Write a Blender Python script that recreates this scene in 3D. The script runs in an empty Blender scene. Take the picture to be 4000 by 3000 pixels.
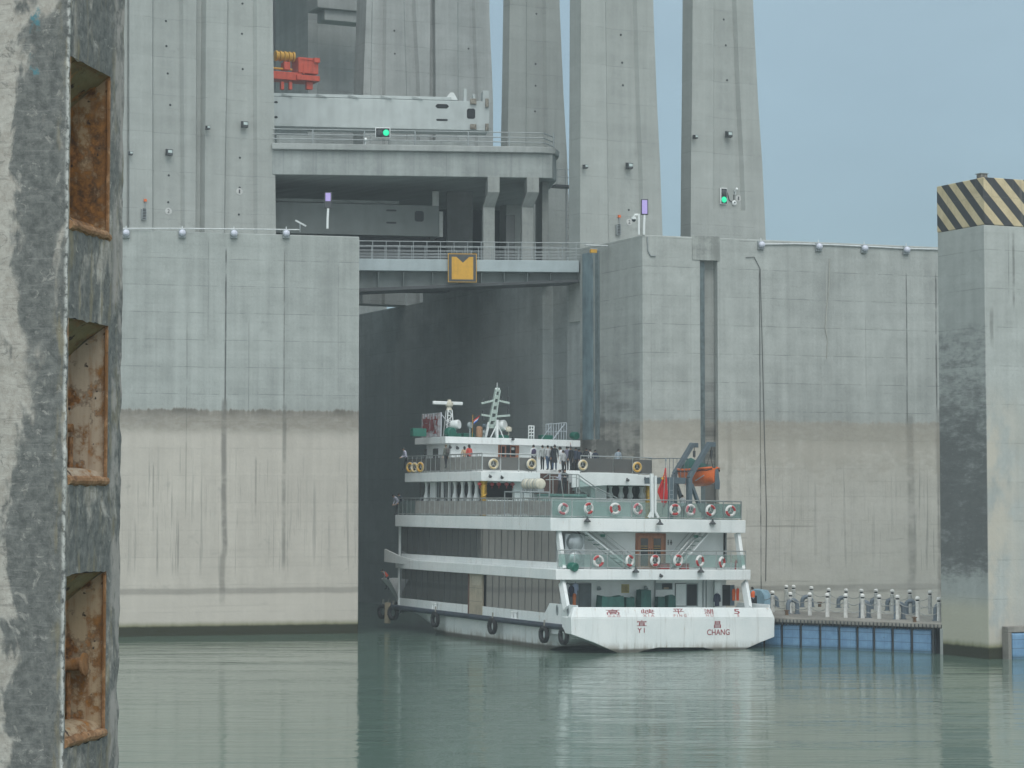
import bpy, bmesh, math, random
from math import sin, cos, tan, pi, radians, sqrt
from mathutils import Vector, Matrix, noise as mnoise
random.seed(7)
SC = bpy.context.scene
COL = SC.collection
# ------------------------------------------------------------------ camera
FPX, PITCH, CAMZ = 9000.0, math.atan(444/9000), 10.1
cd = bpy.data.cameras.new('camera'); cam = bpy.data.objects.new('camera', cd); COL.objects.link(cam)
cd.sensor_width = 36; cd.lens = 36*FPX/4000; cd.clip_start = .5; cd.clip_end = 4000
cam.location = (0, 0, CAMZ); cam.rotation_euler = (pi/2+PITCH, 0, 0)
SC.camera = cam
# ------------------------------------------------------------------ light
SUN_EL, SUN_AZ = 52, 166            # azimuth clockwise from +Y: behind the camera, to the right
w = bpy.data.worlds.new('World'); SC.world = w; w.use_nodes = True
nt = w.node_tree; nt.nodes.clear()
sky = nt.nodes.new('ShaderNodeTexSky'); sky.sky_type = 'NISHITA'; sky.sun_disc = False
sky.sun_elevation = radians(SUN_EL); sky.sun_rotation = radians(SUN_AZ)
sky.air_density = 1.0; sky.dust_density = .4; sky.ozone_density = 2.5; sky.altitude = 0
bg = nt.nodes.new('ShaderNodeBackground'); bg.inputs[1].default_value = .12
wo = nt.nodes.new('ShaderNodeOutputWorld')
# thin even cloud veil over the clear sky
sk_ = nt.nodes.new('ShaderNodeMix'); sk_.data_type = 'RGBA'; sk_.inputs[0].default_value = .8
tc_ = nt.nodes.new('ShaderNodeTexCoord'); sx_ = nt.nodes.new('ShaderNodeSeparateXYZ'); nt.links.new(tc_.outputs['Generated'], sx_.inputs[0])
mr_ = nt.nodes.new('ShaderNodeMapRange'); mr_.inputs[1].default_value = 0; mr_.inputs[2].default_value = .6; nt.links.new(sx_.outputs[2], mr_.inputs[0])
cm_ = nt.nodes.new('ShaderNodeMix'); cm_.data_type = 'RGBA'; nt.links.new(mr_.outputs[0], cm_.inputs[0])
cm_.inputs[6].default_value = (.68, 1.22, 1.50, 1); cm_.inputs[7].default_value = (4.0, 4.85, 4.95, 1)
# the veil glows towards the sun (behind the camera) and is faintly mottled
dt_ = nt.nodes.new('ShaderNodeVectorMath'); dt_.operation = 'DOT_PRODUCT'; nt.links.new(tc_.outputs['Generated'], dt_.inputs[0]); dt_.inputs[1].default_value = (sin(radians(SUN_AZ)), cos(radians(SUN_AZ)), .35)
m2_ = nt.nodes.new('ShaderNodeMapRange'); m2_.interpolation_type = 'SMOOTHSTEP'; m2_.inputs[1].default_value = -.88; m2_.inputs[2].default_value = .85; nt.links.new(dt_.outputs['Value'], m2_.inputs[0])
gl_ = nt.nodes.new('ShaderNodeMix'); gl_.data_type = 'RGBA'; nt.links.new(m2_.outputs[0], gl_.inputs[0]); nt.links.new(cm_.outputs[2], gl_.inputs[6]); gl_.inputs[7].default_value = (5.7, 6.2, 6.1, 1)
cn_ = nt.nodes.new('ShaderNodeTexNoise'); cn_.inputs['Scale'].default_value = 5; cn_.inputs['Detail'].default_value = 5
mp_ = nt.nodes.new('ShaderNodeMapping'); mp_.inputs['Scale'].default_value = (1, 1, 2.6); nt.links.new(tc_.outputs['Generated'], mp_.inputs[0]); nt.links.new(mp_.outputs[0], cn_.inputs['Vector'])
m3_ = nt.nodes.new('ShaderNodeMapRange'); m3_.inputs[1].default_value = .3; m3_.inputs[2].default_value = .7; m3_.inputs[3].default_value = .90; m3_.inputs[4].default_value = 1.12; nt.links.new(cn_.outputs[0], m3_.inputs[0])
vs_ = nt.nodes.new('ShaderNodeVectorMath'); vs_.operation = 'SCALE'; nt.links.new(gl_.outputs[2], vs_.inputs[0]); nt.links.new(m3_.outputs[0], vs_.inputs['Scale'])
nt.links.new(sky.outputs[0], sk_.inputs[6]); nt.links.new(vs_.outputs[0], sk_.inputs[7])
nt.links.new(sk_.outputs[2], bg.inputs[0]); nt.links.new(bg.outputs[0], wo.inputs[0])
ld = bpy.data.lights.new('sun', 'SUN'); ld.energy = 1.15; ld.angle = radians(45); ld.color = (1, .985, .93)
sun = bpy.data.objects.new('sun', ld); COL.objects.link(sun)
az = radians(SUN_AZ); el = radians(SUN_EL)
sd = Vector((sin(az)*cos(el), cos(az)*cos(el), sin(el)))
sun.rotation_euler = sd.to_track_quat('Z', 'Y').to_euler(); sun.location = (0, -20, 90)
SC.view_settings.view_transform = 'Standard'; SC.view_settings.look = 'None'
SC.view_settings.gamma = 1; SC.view_settings.exposure = 0.56
SC.cycles.max_bounces = 8; SC.cycles.transparent_max_bounces = 16
SC.cycles.volume_bounces = 0
# ------------------------------------------------------------------ picture <-> place
def ray(px, py):
    u, v = (px-2000)/FPX, (1500-py)/FPX
    return Vector((u, cos(PITCH)-v*sin(PITCH), sin(PITCH)+v*cos(PITCH)))
C0 = Vector((0, 0, CAMZ))
def at_depth(px, py, Y):
    r = ray(px, py); return C0+r*(Y/r.y)
def at_height(px, py, z):
    r = ray(px, py); return C0+r*((z-CAMZ)/r.z)
def at_plane(px, py, P, n):
    r = ray(px, py); return C0+r*((Vector(P)-C0).dot(n)/r.dot(n))
TH = radians(25.2)
E1 = Vector((cos(TH), sin(TH), 0)); E2 = Vector((-sin(TH), cos(TH), 0))
def frame(P, a, z=None):
    P = Vector(P)
    if z is not None: P = Vector((P.x, P.y, z))
    return Matrix.Translation(P) @ Matrix.Rotation(a, 4, 'Z')
def frame2(A, B, z=0):
    return frame((A.x, A.y, z), math.atan2(B.y-A.y, B.x-A.x)), Vector((B.x-A.x, B.y-A.y)).length
# ------------------------------------------------------------------ mesh builder
class MB:
    def __init__(s): s.v = []; s.f = []; s.m = []
    def add(s, vs, fs, m=0):
        o = len(s.v); s.v += [tuple(q) for q in vs]
        for f in fs: s.f.append([i+o for i in f]); s.m.append(m)
        return s
    def box(s, x0, x1, y0, y1, z0, z1, m=0):
        return s.add([(x, y, z) for z in (z0, z1) for y in (y0, y1) for x in (x0, x1)],
                     [(0, 2, 3, 1), (4, 5, 7, 6), (0, 1, 5, 4), (2, 6, 7, 3), (0, 4, 6, 2), (1, 3, 7, 5)], m)
    def obox(s, c, ax, hx, hy, hz, m=0):
        X, Y, Z = ax; c = Vector(c)
        return s.add([c+X*a*hx+Y*b*hy+Z*d*hz for d in (-1, 1) for b in (-1, 1) for a in (-1, 1)],
                     [(0, 2, 3, 1), (4, 5, 7, 6), (0, 1, 5, 4), (2, 6, 7, 3), (0, 4, 6, 2), (1, 3, 7, 5)], m)
    def bar(s, a, b, wd, dp, up=(0, 0, 1), m=0):
        a, b = Vector(a), Vector(b); z = (b-a); L = z.length; z.normalize(); u = Vector(up)
        x = u.cross(z)
        if x.length < 1e-4: x = Vector((0, 1, 0)).cross(z)
        x.normalize(); y = z.cross(x)
        return s.obox((a+b)/2, (x, y, z), wd/2, dp/2, L/2, m)
    def extrude(s, poly, vec, m=0):
        n = len(poly); vec = Vector(vec); P = [Vector(p) for p in poly]
        return s.add(P+[p+vec for p in P], [list(range(n))[::-1], list(range(n, 2*n))]+[(i, (i+1) % n, (i+1) % n+n, i+n) for i in range(n)], m)
    def loft(s, secs, m=0, caps=True, closed=True):
        n = len(secs[0]); fs = []; k = len(secs)
        for j in range(k-1):
            for i in range(n if closed else n-1):
                a = j*n+i; b = j*n+(i+1) % n; fs.append((a, b, b+n, a+n))
        if caps: fs += [list(range(n))[::-1], [(k-1)*n+i for i in range(n)]]
        return s.add([p for q in secs for p in q], fs, m)
    def tube(s, pts, r, seg=8, m=0, caps=True):
        pts = [Vector(p) for p in pts]; secs = []; x = None
        for i, p in enumerate(pts):
            t = (pts[min(i+1, len(pts)-1)]-pts[max(i-1, 0)]).normalized()
            if x is None:
                x = t.cross(Vector((0, 0, 1)))
                if x.length < 1e-3: x = Vector((1, 0, 0))
            x = (x-t*x.dot(t)).normalized(); y = t.cross(x)
            rr = r[i] if isinstance(r, (list, tuple)) else r
            secs.append([p+(x*cos(2*pi*k/seg)+y*sin(2*pi*k/seg))*rr for k in range(seg)])
        return s.loft(secs, m, caps)
    def lathe(s, prof, c=(0, 0, 0), seg=16, m=0, axis=None):
        c = Vector(c); Z = Vector(axis).normalized() if axis else Vector((0, 0, 1))
        X = Z.orthogonal().normalized() if axis else Vector((1, 0, 0)); Y = Z.cross(X)
        return s.loft([[c+Z*z+(X*cos(2*pi*k/seg)+Y*sin(2*pi*k/seg))*max(r, 1e-4) for k in range(seg)] for r, z in prof], m)
    def ball(s, c, r, sc=(1, 1, 1), seg=12, rings=8, m=0):
        c = Vector(c)
        return s.loft([[c+Vector((r*sc[0]*sin(pi*j/rings)*cos(2*pi*k/seg), r*sc[1]*sin(pi*j/rings)*sin(2*pi*k/seg), -r*sc[2]*cos(pi*j/rings)))
                        for k in range(seg)] for j in [.02]+list(range(1, rings))+[rings-.02]], m)
    def torus(s, c, R, r, X, Y, seg=28, sub=10, mf=None):
        c = Vector(c); X = Vector(X); Y = Vector(Y); Z = X.cross(Y); o = len(s.v)
        for i in range(seg):
            a = 2*pi*i/seg; d = X*cos(a)+Y*sin(a)
            for k in range(sub):
                b = 2*pi*k/sub; s.v.append(tuple(c+d*(R+r*cos(b))+Z*r*sin(b)))
        for i in range(seg):
            for k in range(sub):
                a = o+i*sub+k; b = o+i*sub+(k+1) % sub; e = o+((i+1) % seg)*sub
                s.f.append([a, e+k, e+(k+1) % sub, b]); s.m.append(mf(i/seg) if mf else 0)
        return s
    def mesh(s, name, mats, smooth=35):
        me = bpy.data.meshes.new(name); me.from_pydata(s.v, [], s.f); 
        for q in (mats if isinstance(mats, (list, tuple)) else [mats]): me.materials.append(q)
        me.polygons.foreach_set('material_index', s.m)
        bm = bmesh.new(); bm.from_mesh(me); bmesh.ops.recalc_face_normals(bm, faces=bm.faces); bm.to_mesh(me); bm.free()
        if smooth:
            me.polygons.foreach_set('use_smooth', [True]*len(me.polygons)); me.set_sharp_from_angle(angle=radians(smooth))
        me.update(); return me
    def build(s, name, mats, parent=None, M=None, bevel=0, smooth=35):
        o = bpy.data.objects.new(name, s.mesh(name, mats, smooth)); COL.objects.link(o)
        if parent: o.parent = parent
        if M is not None: o.matrix_basis = M
        if bevel:
            b = o.modifiers.new('edge', 'BEVEL'); b.width = bevel; b.segments = 2; b.limit_method = 'ANGLE'; b.angle_limit = radians(40)
        return o
def tag(o, label=None, cat=None, group=None, kind=None):
    if label: o['label'] = label
    if cat: o['category'] = cat
    if group: o['group'] = group
    if kind: o['kind'] = kind
    return o
def thing(name, M, label, cat, group=None):
    o = bpy.data.objects.new(name, None); COL.objects.link(o); o.matrix_basis = M; o.empty_display_size = .3
    return tag(o, label, cat, group)
def copy_tree(o, M=None, label=None, parent=None):
    c = o.copy(); COL.objects.link(c)
    if parent: c.parent = parent
    if M is not None: c.matrix_basis = M
    if label: c['label'] = label
    for ch in list(o.children): copy_tree(ch, parent=c)
    return c
# ------------------------------------------------------------------ node maths
class S:
    def __init__(s, g, k): s.g = g; s.k = k
    def __add__(a, b): return a.g.m('ADD', a, b)
    __radd__ = __add__
    def __sub__(a, b): return a.g.m('SUBTRACT', a, b)
    def __rsub__(a, b): return a.g.m('SUBTRACT', b, a)
    def __mul__(a, b): return a.g.m('MULTIPLY', a, b)
    __rmul__ = __mul__
    def __truediv__(a, b): return a.g.m('DIVIDE', a, b)
    def abs(a): return a.g.m('ABSOLUTE', a)
    def mod(a, b): return a.g.m('FLOORED_MODULO', a, b)
    def min(a, b): return a.g.m('MINIMUM', a, b)
    def max(a, b): return a.g.m('MAXIMUM', a, b)
    def floor(a): return a.g.m('FLOOR', a)
    def pow(a, b): return a.g.m('POWER', a, b)
    def sin(a): return a.g.m('SINE', a)
class G:
    def __init__(s, name):
        s.mat = bpy.data.materials.new(name); s.mat.use_nodes = True; s.t = s.mat.node_tree
        s.p = s.t.nodes['Principled BSDF']; s.out = s.t.nodes['Material Output']
        s._x = None
    def node(s, ty, **kw):
        n = s.t.nodes.new(ty)
        for k, v in kw.items(): setattr(n, k, v)
        return n
    def put(s, sock, v):
        if isinstance(v, S): s.t.links.new(v.k, sock)
        elif isinstance(v, (tuple, list)) and sock.type == 'RGBA': sock.default_value = (*v[:3], 1)
        else: sock.default_value = v
    def m(s, op, *a):
        n = s.node('ShaderNodeMath', operation=op)
        for i, v in enumerate(a): s.put(n.inputs[i], v)
        return S(s, n.outputs[0])
    def obj(s):
        n = s.node('ShaderNodeTexCoord'); q = s.node('ShaderNodeSeparateXYZ'); s.t.links.new(n.outputs['Object'], q.inputs[0])
        return [S(s, o) for o in q.outputs]
    def wpos(s):
        n = s.node('ShaderNodeNewGeometry'); q = s.node('ShaderNodeSeparateXYZ'); s.t.links.new(n.outputs['Position'], q.inputs[0])
        return [S(s, o) for o in q.outputs]
    def nor(s):
        n = s.node('ShaderNodeNewGeometry'); q = s.node('ShaderNodeSeparateXYZ'); s.t.links.new(n.outputs['True Normal'], q.inputs[0])
        return [S(s, o) for o in q.outputs]
    def vec(s, x, y, z):
        n = s.node('ShaderNodeCombineXYZ')
        for i, v in enumerate((x, y, z)): s.put(n.inputs[i], v)
        return S(s, n.outputs[0])
    def noise(s, v, sc=1, de=4, ro=.55, di=0):
        n = s.node('ShaderNodeTexNoise'); s.put(n.inputs['Vector'], v)
        n.inputs['Scale'].default_value = sc; n.inputs['Detail'].default_value = de; n.inputs['Roughness'].default_value = ro; n.inputs['Distortion'].default_value = di
        return S(s, n.outputs[0])
    def ss(s, x, a, b):
        n = s.node('ShaderNodeMapRange', interpolation_type='SMOOTHSTEP'); s.put(n.inputs[0], x)
        lo, hi = (a, b) if a < b else (b, a)
        n.inputs[1].default_value = lo; n.inputs[2].default_value = hi
        n.inputs[3].default_value = 0 if a < b else 1; n.inputs[4].default_value = 1 if a < b else 0
        return S(s, n.outputs[0])
    def mix(s, f, a, b, mode='MIX'):
        n = s.node('ShaderNodeMix', data_type='RGBA', blend_type=mode)
        s.put(n.inputs[0], f); s.put(n.inputs[6], a); s.put(n.inputs[7], b)
        return S(s, n.outputs[2])
    def col(s, c): s.put(s.p.inputs['Base Color'], c); return s
    def bump(s, h, st=.3, d=.05):
        n = s.node('ShaderNodeBump'); n.inputs['Strength'].default_value = st; n.inputs['Distance'].default_value = d
        s.put(n.inputs['Height'], h); s.t.links.new(n.outputs[0], s.p.inputs['Normal']); return s
    def set(s, **kw):
        for k, v in kw.items(): s.put(s.p.inputs[k.replace('_', ' ')], v)
        return s
def mul3(c, k): return tuple(x*k for x in c)
def plain(name, c, ro=.5, me=0, dirt=.12, sc=3., **kw):
    g = G(name); x, y, z = g.obj()
    n = g.noise(g.vec(x, y, z), sc, 3)
    st = g.noise(g.vec(x*2., y*2., z*.25), sc*.7, 3)
    f = g.ss(n*.5+st*.5, .35, .7)
    g.col(g.mix(f, c, mul3(c, 1-2.2*dirt))); g.set(Roughness=ro, Metallic=me, **kw); return g.mat
def concrete(name, c=(.33, .345, .325), course=2.0, coff=0., cs=.3, streak=.35, blot=.3, low=None, marks=(), wet=None, algae=False, panel=None, extra=None, bump=.35, fringe=.65):
    g = G(name); x, y, _ = g.obj(); wx, wy, z = g.wpos()
    h = x+y*.73
    v = g.vec(h, y*.3, z)
    big = g.noise(v, .12, 4, .6); mid = g.noise(v, .7, 5, .6); fine = g.noise(v, 5., 5, .65)
    st = g.noise(g.vec(h*1.6, y*.2, z*.05), 1., 5, .65); st2 = g.noise(g.vec(h*.45, y*.2, z*.03), 1., 4, .6)
    hz = g.noise(g.vec(h*.06, 0., z*1.3), 1., 4, .6)
    k = .5+(big-.5)*blot*1.6+(mid-.5)*blot*1.3+(fine-.5)*blot*.7+(st-.5)*streak*1.1+(st2-.5)*streak*.7+(hz-.5)*streak*.5
    colr = g.mix(g.ss(k, .2, .8), mul3(c, .70), tuple(min(q*1.22, .9) for q in c))
    if low:
        # pale silt-washed concrete below the usual high water, with a dark drip edge, streaks and thin level lines
        zt, cl = low; nz = g.noise(g.vec(h*3., y, 0.), 1., 4, .7); nb = g.noise(g.vec(h*.35, y, 0.), 1., 3, .6)
        edge = zt+(nz-.5)*.9+(nb-.5)*.9
        below = g.ss(edge-z, -.08, .10)
        sv = g.noise(g.vec(h*3.2, y*.4, z*.09), 1., 4, .6); gate = g.ss(z, 3.8, 5.5)*g.ss(z, zt-1.5, zt-5.)
        cl2 = g.mix(g.ss(k, .2, .8), mul3(cl, .84), mul3(cl, 1.12))
        sv2 = g.noise(g.vec(h*7., y, z*.16), 1., 4, .7); gt2 = g.ss(z+(nz-.5)*4., 5., 8.)*g.ss(z+(nz-.5)*5., 13., 10.5); runs = ((g.ss(sv, .55, .66)*g.ss(nb, .35, .55)).max(g.ss(sv, .64, .72)*.8)*gate).max(g.ss(sv2, .56, .66)*gt2*.75)
        cl2 = g.mix(runs*.5, cl2, (.15, .15, .14))
        hl = g.noise(g.vec(h*.05, y*.1, z*4.), 1., 4, .6)
        cl2 = g.mix(g.ss(hl, .56, .72)*g.ss(z, zt-1, zt-7)*.35, cl2, mul3(cl, .6))
        fr = g.ss(edge-z, .9, .15)*g.ss(edge-z, -.1, .12)*g.ss(nb+nz*.5, .55, .9)
        cl2 = g.mix(g.ss(z+(nb-.5)*.6, zt-2.3, zt-1.0)*(.25+fringe*.55), cl2, mul3(cl, .46))
        mt_ = g.noise(g.vec(h*1.3, y, z*2.5), 1., 6, .7); cl2 = g.mix(g.ss(z+(nb-.5)*.5, zt-1.9, zt-1.3)*g.ss(mt_, .38, .6)*(.15+fringe*.35), cl2, (.20, .175, .135)); cl2 = g.mix(fr*fringe, cl2, (.07, .066, .055))
        ln = g.ss((z-3.25+(nb-.5)*.25).abs(), .30, .12)
        cl2 = g.mix(ln*.42, cl2, (.16, .15, .135))
        cl2 = g.mix(g.ss(z, 3.0, 2.8)*.4, cl2, mul3(cl, 1.12))
        colr = g.mix(below, colr, cl2)
    low_k = (1-below*.65) if low else 1.
    if course:
        zz = (z+coff+(g.noise(g.vec(h*.25, 0., 0.), 1., 2)-.5)*.10).mod(course)
        ln = g.ss(zz, .075, .02)*g.ss(g.noise(g.vec(h*.5, 0., (z/course).floor()), 1., 3, .7), .40, .56)
        colr = g.mix((ln*cs*1.5*low_k).min(1.), colr, mul3(c, .33))
        bt = g.noise(g.vec((h/6.).floor()*3.7+.3, 0., ((z+coff)/course).floor()*1.7+.2), 1., 0)
        colr = g.mix(.5, colr, g.mix(g.ss(bt, .3, .7), mul3((1, 1, 1), .90), (1, 1, 1)), 'MULTIPLY')
    bd = g.ss(((z+.13).mod(.62)-.31).abs(), .035, .01)*g.ss(g.noise(g.vec(h*.35, 3., z*.8), 1., 4, .7), .5, .66); colr = g.mix(bd*.30*low_k, colr, mul3(c, .45))
    pt = g.noise(g.vec(h*.8, y, z*.8), 1., 6, .72, .5); colr = g.mix(g.ss(pt, .60, .72)*.28, colr, mul3(c, .42)); colr = g.mix(g.ss(pt, .36, .26)*.25, colr, tuple(min(q*1.5, .8) for q in c))
    if panel:
        hh = (h+panel[1]).mod(panel[0]); ln = g.ss((hh-panel[0]*.5).abs(), .06, .02)
        colr = g.mix(ln*panel[2], colr, mul3(c, .4))
    nn = g.noise(g.vec(h*.3, y, z*.5), 1., 4, .7)
    for (hx, wd, z0, z1, s_, cm) in marks:
        d = (x-hx+(g.noise(g.vec(z*.25, hx, 0.), 1., 2)-.5)*wd*1.2).abs()
        f = g.ss(d, wd, wd*.25)*g.ss(z, z0-.6, z0+.6)*g.ss(z, z1+.3, z1-.3)*g.ss(nn, .25, .55)
        colr = g.mix(f*s_, colr, cm)
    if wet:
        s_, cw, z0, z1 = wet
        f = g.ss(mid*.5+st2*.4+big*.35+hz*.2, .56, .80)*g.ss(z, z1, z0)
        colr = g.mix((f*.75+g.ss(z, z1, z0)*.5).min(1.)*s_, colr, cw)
    if extra: colr = extra(g, colr, x, y, z, h)
    if algae:
        na = g.noise(g.vec(h*1.5, y, 0.), 1., 4, .7)
        f = g.ss(z-(na-.5)*.35, 1.15, .65); colr = g.mix(f*.85, colr, (.16, .165, .07))
        f = g.ss(z-(na-.5)*.2, .80, .62); colr = g.mix(f, colr, (.035, .036, .02))
    g.col(colr); g.set(Roughness=.85, **{'Specular IOR Level': .25}); g.bump(fine*.6+mid*.8+st*.3, bump, .08)
    return g.mat
# ------------------------------------------------------------------ plain materials
GREY = (.33, .35, .335)
LOWC = (.515, .480, .430)
m_white = plain('white_paint', (.74, .77, .77), .38, dirt=.05, sc=1.2)
m_steelgrey = plain('grey_painted_steel', (.32, .37, .38), .45, dirt=.12)
m_darksteel = plain('dark_steel', (.05, .055, .06), .5)
m_davit = plain('slate_grey_paint', (.105, .14, .165), .45, dirt=.12)
m_rail = plain('stainless_steel', (.42, .44, .44), .3, .6, dirt=.08)
m_railgrey = plain('galvanised_steel', (.30, .33, .34), .45, .2)
m_black = plain('black_rubber', (.018, .018, .02), .7, dirt=.2)
m_red = plain('red_paint', (.42, .03, .03), .45)
m_flag = plain('red_cloth', (.55, .02, .02), .8)
m_yellow = plain('yellow_paint', (.62, .33, .025), .5, dirt=.08)
m_gold = plain('gold_leaf', (.62, .36, .04), .3, .5, dirt=.25, sc=6)
m_orange = plain('orange_gelcoat', (.78, .15, .02), .38, dirt=.1)
m_green = plain('green_paint', (.015, .14, .10), .5)
m_greencloth = plain('dark_green_tarpaulin', (.02, .10, .085), .75, dirt=.2)
m_wood = plain('brown_door_wood', (.36, .13, .06), .5, dirt=.18, sc=5)
m_gelcoat = plain('cream_fibreglass', (.66, .62, .51), .45, dirt=.12)
m_glassdark = plain('dark_window_glass', (.012, .016, .02), .06, dirt=.0)
m_lampglobe = plain('white_lamp_globe', (.62, .64, .74), .3)
m_conduit = plain('white_conduit', (.62, .65, .66), .4)
m_dark = plain('dark_interior', (.025, .028, .032), .9)  # near-black; in openings and interiors the shade is painted by this colour
def emit(name, c, st):
    g = G(name); g.col(mul3(c, .3)); g.put(g.p.inputs['Emission Color'], c); g.p.inputs['Emission Strength'].default_value = st; return g.mat
m_green_lamp = emit('green_signal_light', (.01, .85, .42), .62)
m_purple = emit('violet_led_panel', (.42, .34, .80), .45)
def glass_panel(name, tint, alpha, ro=.05):
    g = G(name); t = g.node('ShaderNodeBsdfTransparent'); t.inputs[0].default_value = (*tint, 1)
    mx = g.node('ShaderNodeMixShader'); mx.inputs[0].default_value = alpha
    g.col(mul3(tint, .45)); g.set(Roughness=ro)
    g.t.links.new(t.outputs[0], mx.inputs[1]); g.t.links.new(g.p.outputs[0], mx.inputs[2]); g.t.links.new(mx.outputs[0], g.out.inputs[0]); return g.mat
m_railglass = glass_panel('green_railing_glass', (.78, .88, .86), .18)
m_terraceglass = glass_panel('terrace_railing_glass', (.72, .84, .82), .30)
m_smokeglass = glass_panel('smoked_railing_glass', (.42, .42, .41), .55)
# ------------------------------------------------------------------ water
def water_mat():
    g = G('river_water'); x, y, z = g.wpos()
    big = g.noise(g.vec(x*.02, y*.012, 0.), 1., 3, .5)
    g.col(g.mix(g.ss(big, .3, .7), (.095, .152, .122), (.112, .168, .136)))
    a = g.noise(g.vec(x*.42, y*1.0, 0.), 1., 3, .55)
    b = g.noise(g.vec(x*1.1, y*3.2, 3.), 1., 3, .6)
    c = g.noise(g.vec(x*.05, y*.05, 7.), 1., 2, .5)
    # streaks of rougher and calmer water, stronger behind the ship's stern
    patch = g.noise(g.vec(x*.045, y*.30, 1.), 1., 3, .6)
    wk = g.ss(((x-10.)*(x-10.)*.012+(y-138.)*(y-138.)*.0011), 1., .1)
    amp = g.ss(patch, .40, .68)*.75+.42+wk*.9
    g.bump((a*1.3+b*.45)*amp+c*.6, .35, .085)
    g.set(Roughness=.06, IOR=1.333, **{'Specular IOR Level': .5}); return g.mat
mb = MB(); mb.add([(-330, -15, 0), (330, -15, 0), (330, 520, 0), (-330, 520, 0)], [(0, 1, 2, 3)])
tag(mb.build('water', water_mat(), smooth=0), kind='structure')
# ------------------------------------------------------------------ guide walls
def lx(px, py, M):
    d = (M.to_3x3() @ Vector((1, 0, 0))); n = (M.to_3x3() @ Vector((0, 1, 0))); P = M.translation
    return (at_plane(px, py, P, n)-P).dot(d)
def ploc(px, py, M, y=0):
    """local point of a frame on its plane y = const seen at a pixel"""
    n = M.to_3x3() @ Vector((0, 1, 0)); P = M @ Vector((0, y, 0))
    return M.inverted() @ at_plane(px, py, P, n)
def xloc(px, py, M, x=0):
    n = M.to_3x3() @ Vector((1, 0, 0)); P = M @ Vector((x, 0, 0))
    return M.inverted() @ at_plane(px, py, P, n)
ZT = 29.7
STAIN = (.10, .10, .09)
LA, LB = at_height(470, 2488, 0), at_height(1400, 2474, 0)
M_L, L_L = frame2(LA, LB)
e2l = M_L.to_3x3().inverted() @ E2
f = lambda p: lx(p, 1700, M_L)
mk = [(f(879), .09, 17, 28.4, .85, (.06, .06, .06)), (f(877), .30, 6, 17.3, .7, (.13, .125, .115)), (f(870), .34, 2.5, 6, .5, (.11, .105, .09)),
      (f(1108), .07, 17, 28.4, .7, STAIN), (f(1110), .22, 5, 17, .5, STAIN), (f(810), .05, 22, 29, .35, STAIN), (f(970), .05, 16.5, 23, .4, STAIN), (f(728), .06, 9, 23, .4, STAIN), (f(1320), .05, 18, 27.5, .3, STAIN), (f(1000), .10, 9, 13, .4, STAIN), (f(600), .08, 8, 12.5, .45, STAIN)]
m_wl = concrete('guide_wall_concrete', (.365, .388, .375), 2.0, .3, .35, .45, .28, low=(16.6, LOWC), marks=mk, algae=True)
mb = MB(); poly = [(-26, 0), (L_L, 0), (L_L+e2l.x*80, e2l.y*80), (-60, 70), (-26, 13)]
mb.extrude([(x, y, -6) for x, y in poly], (0, 0, ZT+6))
o = mb.build('guide_wall', m_wl, M=M_L, bevel=.08)
tag(o, 'tall grey concrete guide wall beside the ship bow, with a row of globe lamps and pale lower half', 'wall')
RC, RE = at_height(2510, 917, ZT), at_height(3670, 965, ZT)
M_R, L_R = frame2(Vector((RC.x, RC.y, 0)), Vector((RE.x, RE.y, 0)))
f = lambda p: lx(p, 1700, M_R)
e2r = M_R.to_3x3().inverted() @ E2
n1, n2 = f(2738), f(2806)
fs = lambda p: -e2r.x  # unused
mk = [(f(2970), .07, 1, 27.3, .85, (.05, .05, .05)), (f(3545), .07, 16, 27.5, .8, (.06, .06, .06)), (f(3557), .5, 1, 16.5, .45, STAIN), (f(3660), .10, 17, 27.5, .8, (.06, .06, .06)), (f(3668), .35, 1, 17, .5, STAIN),
      (f(3232), .05, 21, 27.5, .4, (.5, .5, .45)), (f(2545), .04, 17, 26, .3, STAIN), (f(2700), .04, 17, 26, .3, STAIN), (f(2850), .3, 6, 16, .3, STAIN), (f(3385), .06, 18, 24, .3, STAIN)]
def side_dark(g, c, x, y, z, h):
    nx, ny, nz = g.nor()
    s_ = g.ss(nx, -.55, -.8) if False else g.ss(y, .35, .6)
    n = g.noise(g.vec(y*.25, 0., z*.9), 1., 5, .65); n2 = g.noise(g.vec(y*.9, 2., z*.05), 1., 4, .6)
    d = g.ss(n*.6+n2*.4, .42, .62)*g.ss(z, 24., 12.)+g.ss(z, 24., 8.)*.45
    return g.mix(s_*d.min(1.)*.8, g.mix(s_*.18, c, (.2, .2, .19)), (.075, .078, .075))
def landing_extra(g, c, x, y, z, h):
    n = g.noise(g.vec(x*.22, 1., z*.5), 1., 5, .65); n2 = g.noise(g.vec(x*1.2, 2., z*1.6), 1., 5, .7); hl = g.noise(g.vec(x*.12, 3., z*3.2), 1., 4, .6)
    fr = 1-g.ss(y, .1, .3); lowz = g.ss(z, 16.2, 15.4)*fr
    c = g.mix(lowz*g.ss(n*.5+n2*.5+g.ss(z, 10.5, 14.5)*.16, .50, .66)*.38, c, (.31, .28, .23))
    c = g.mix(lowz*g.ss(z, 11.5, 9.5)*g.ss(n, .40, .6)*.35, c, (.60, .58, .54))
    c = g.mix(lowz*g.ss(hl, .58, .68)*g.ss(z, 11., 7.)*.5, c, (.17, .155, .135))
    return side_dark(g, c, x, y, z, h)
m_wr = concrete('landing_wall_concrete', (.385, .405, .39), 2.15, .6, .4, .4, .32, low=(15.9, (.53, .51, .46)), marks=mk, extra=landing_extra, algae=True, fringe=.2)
mb = MB()
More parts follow.
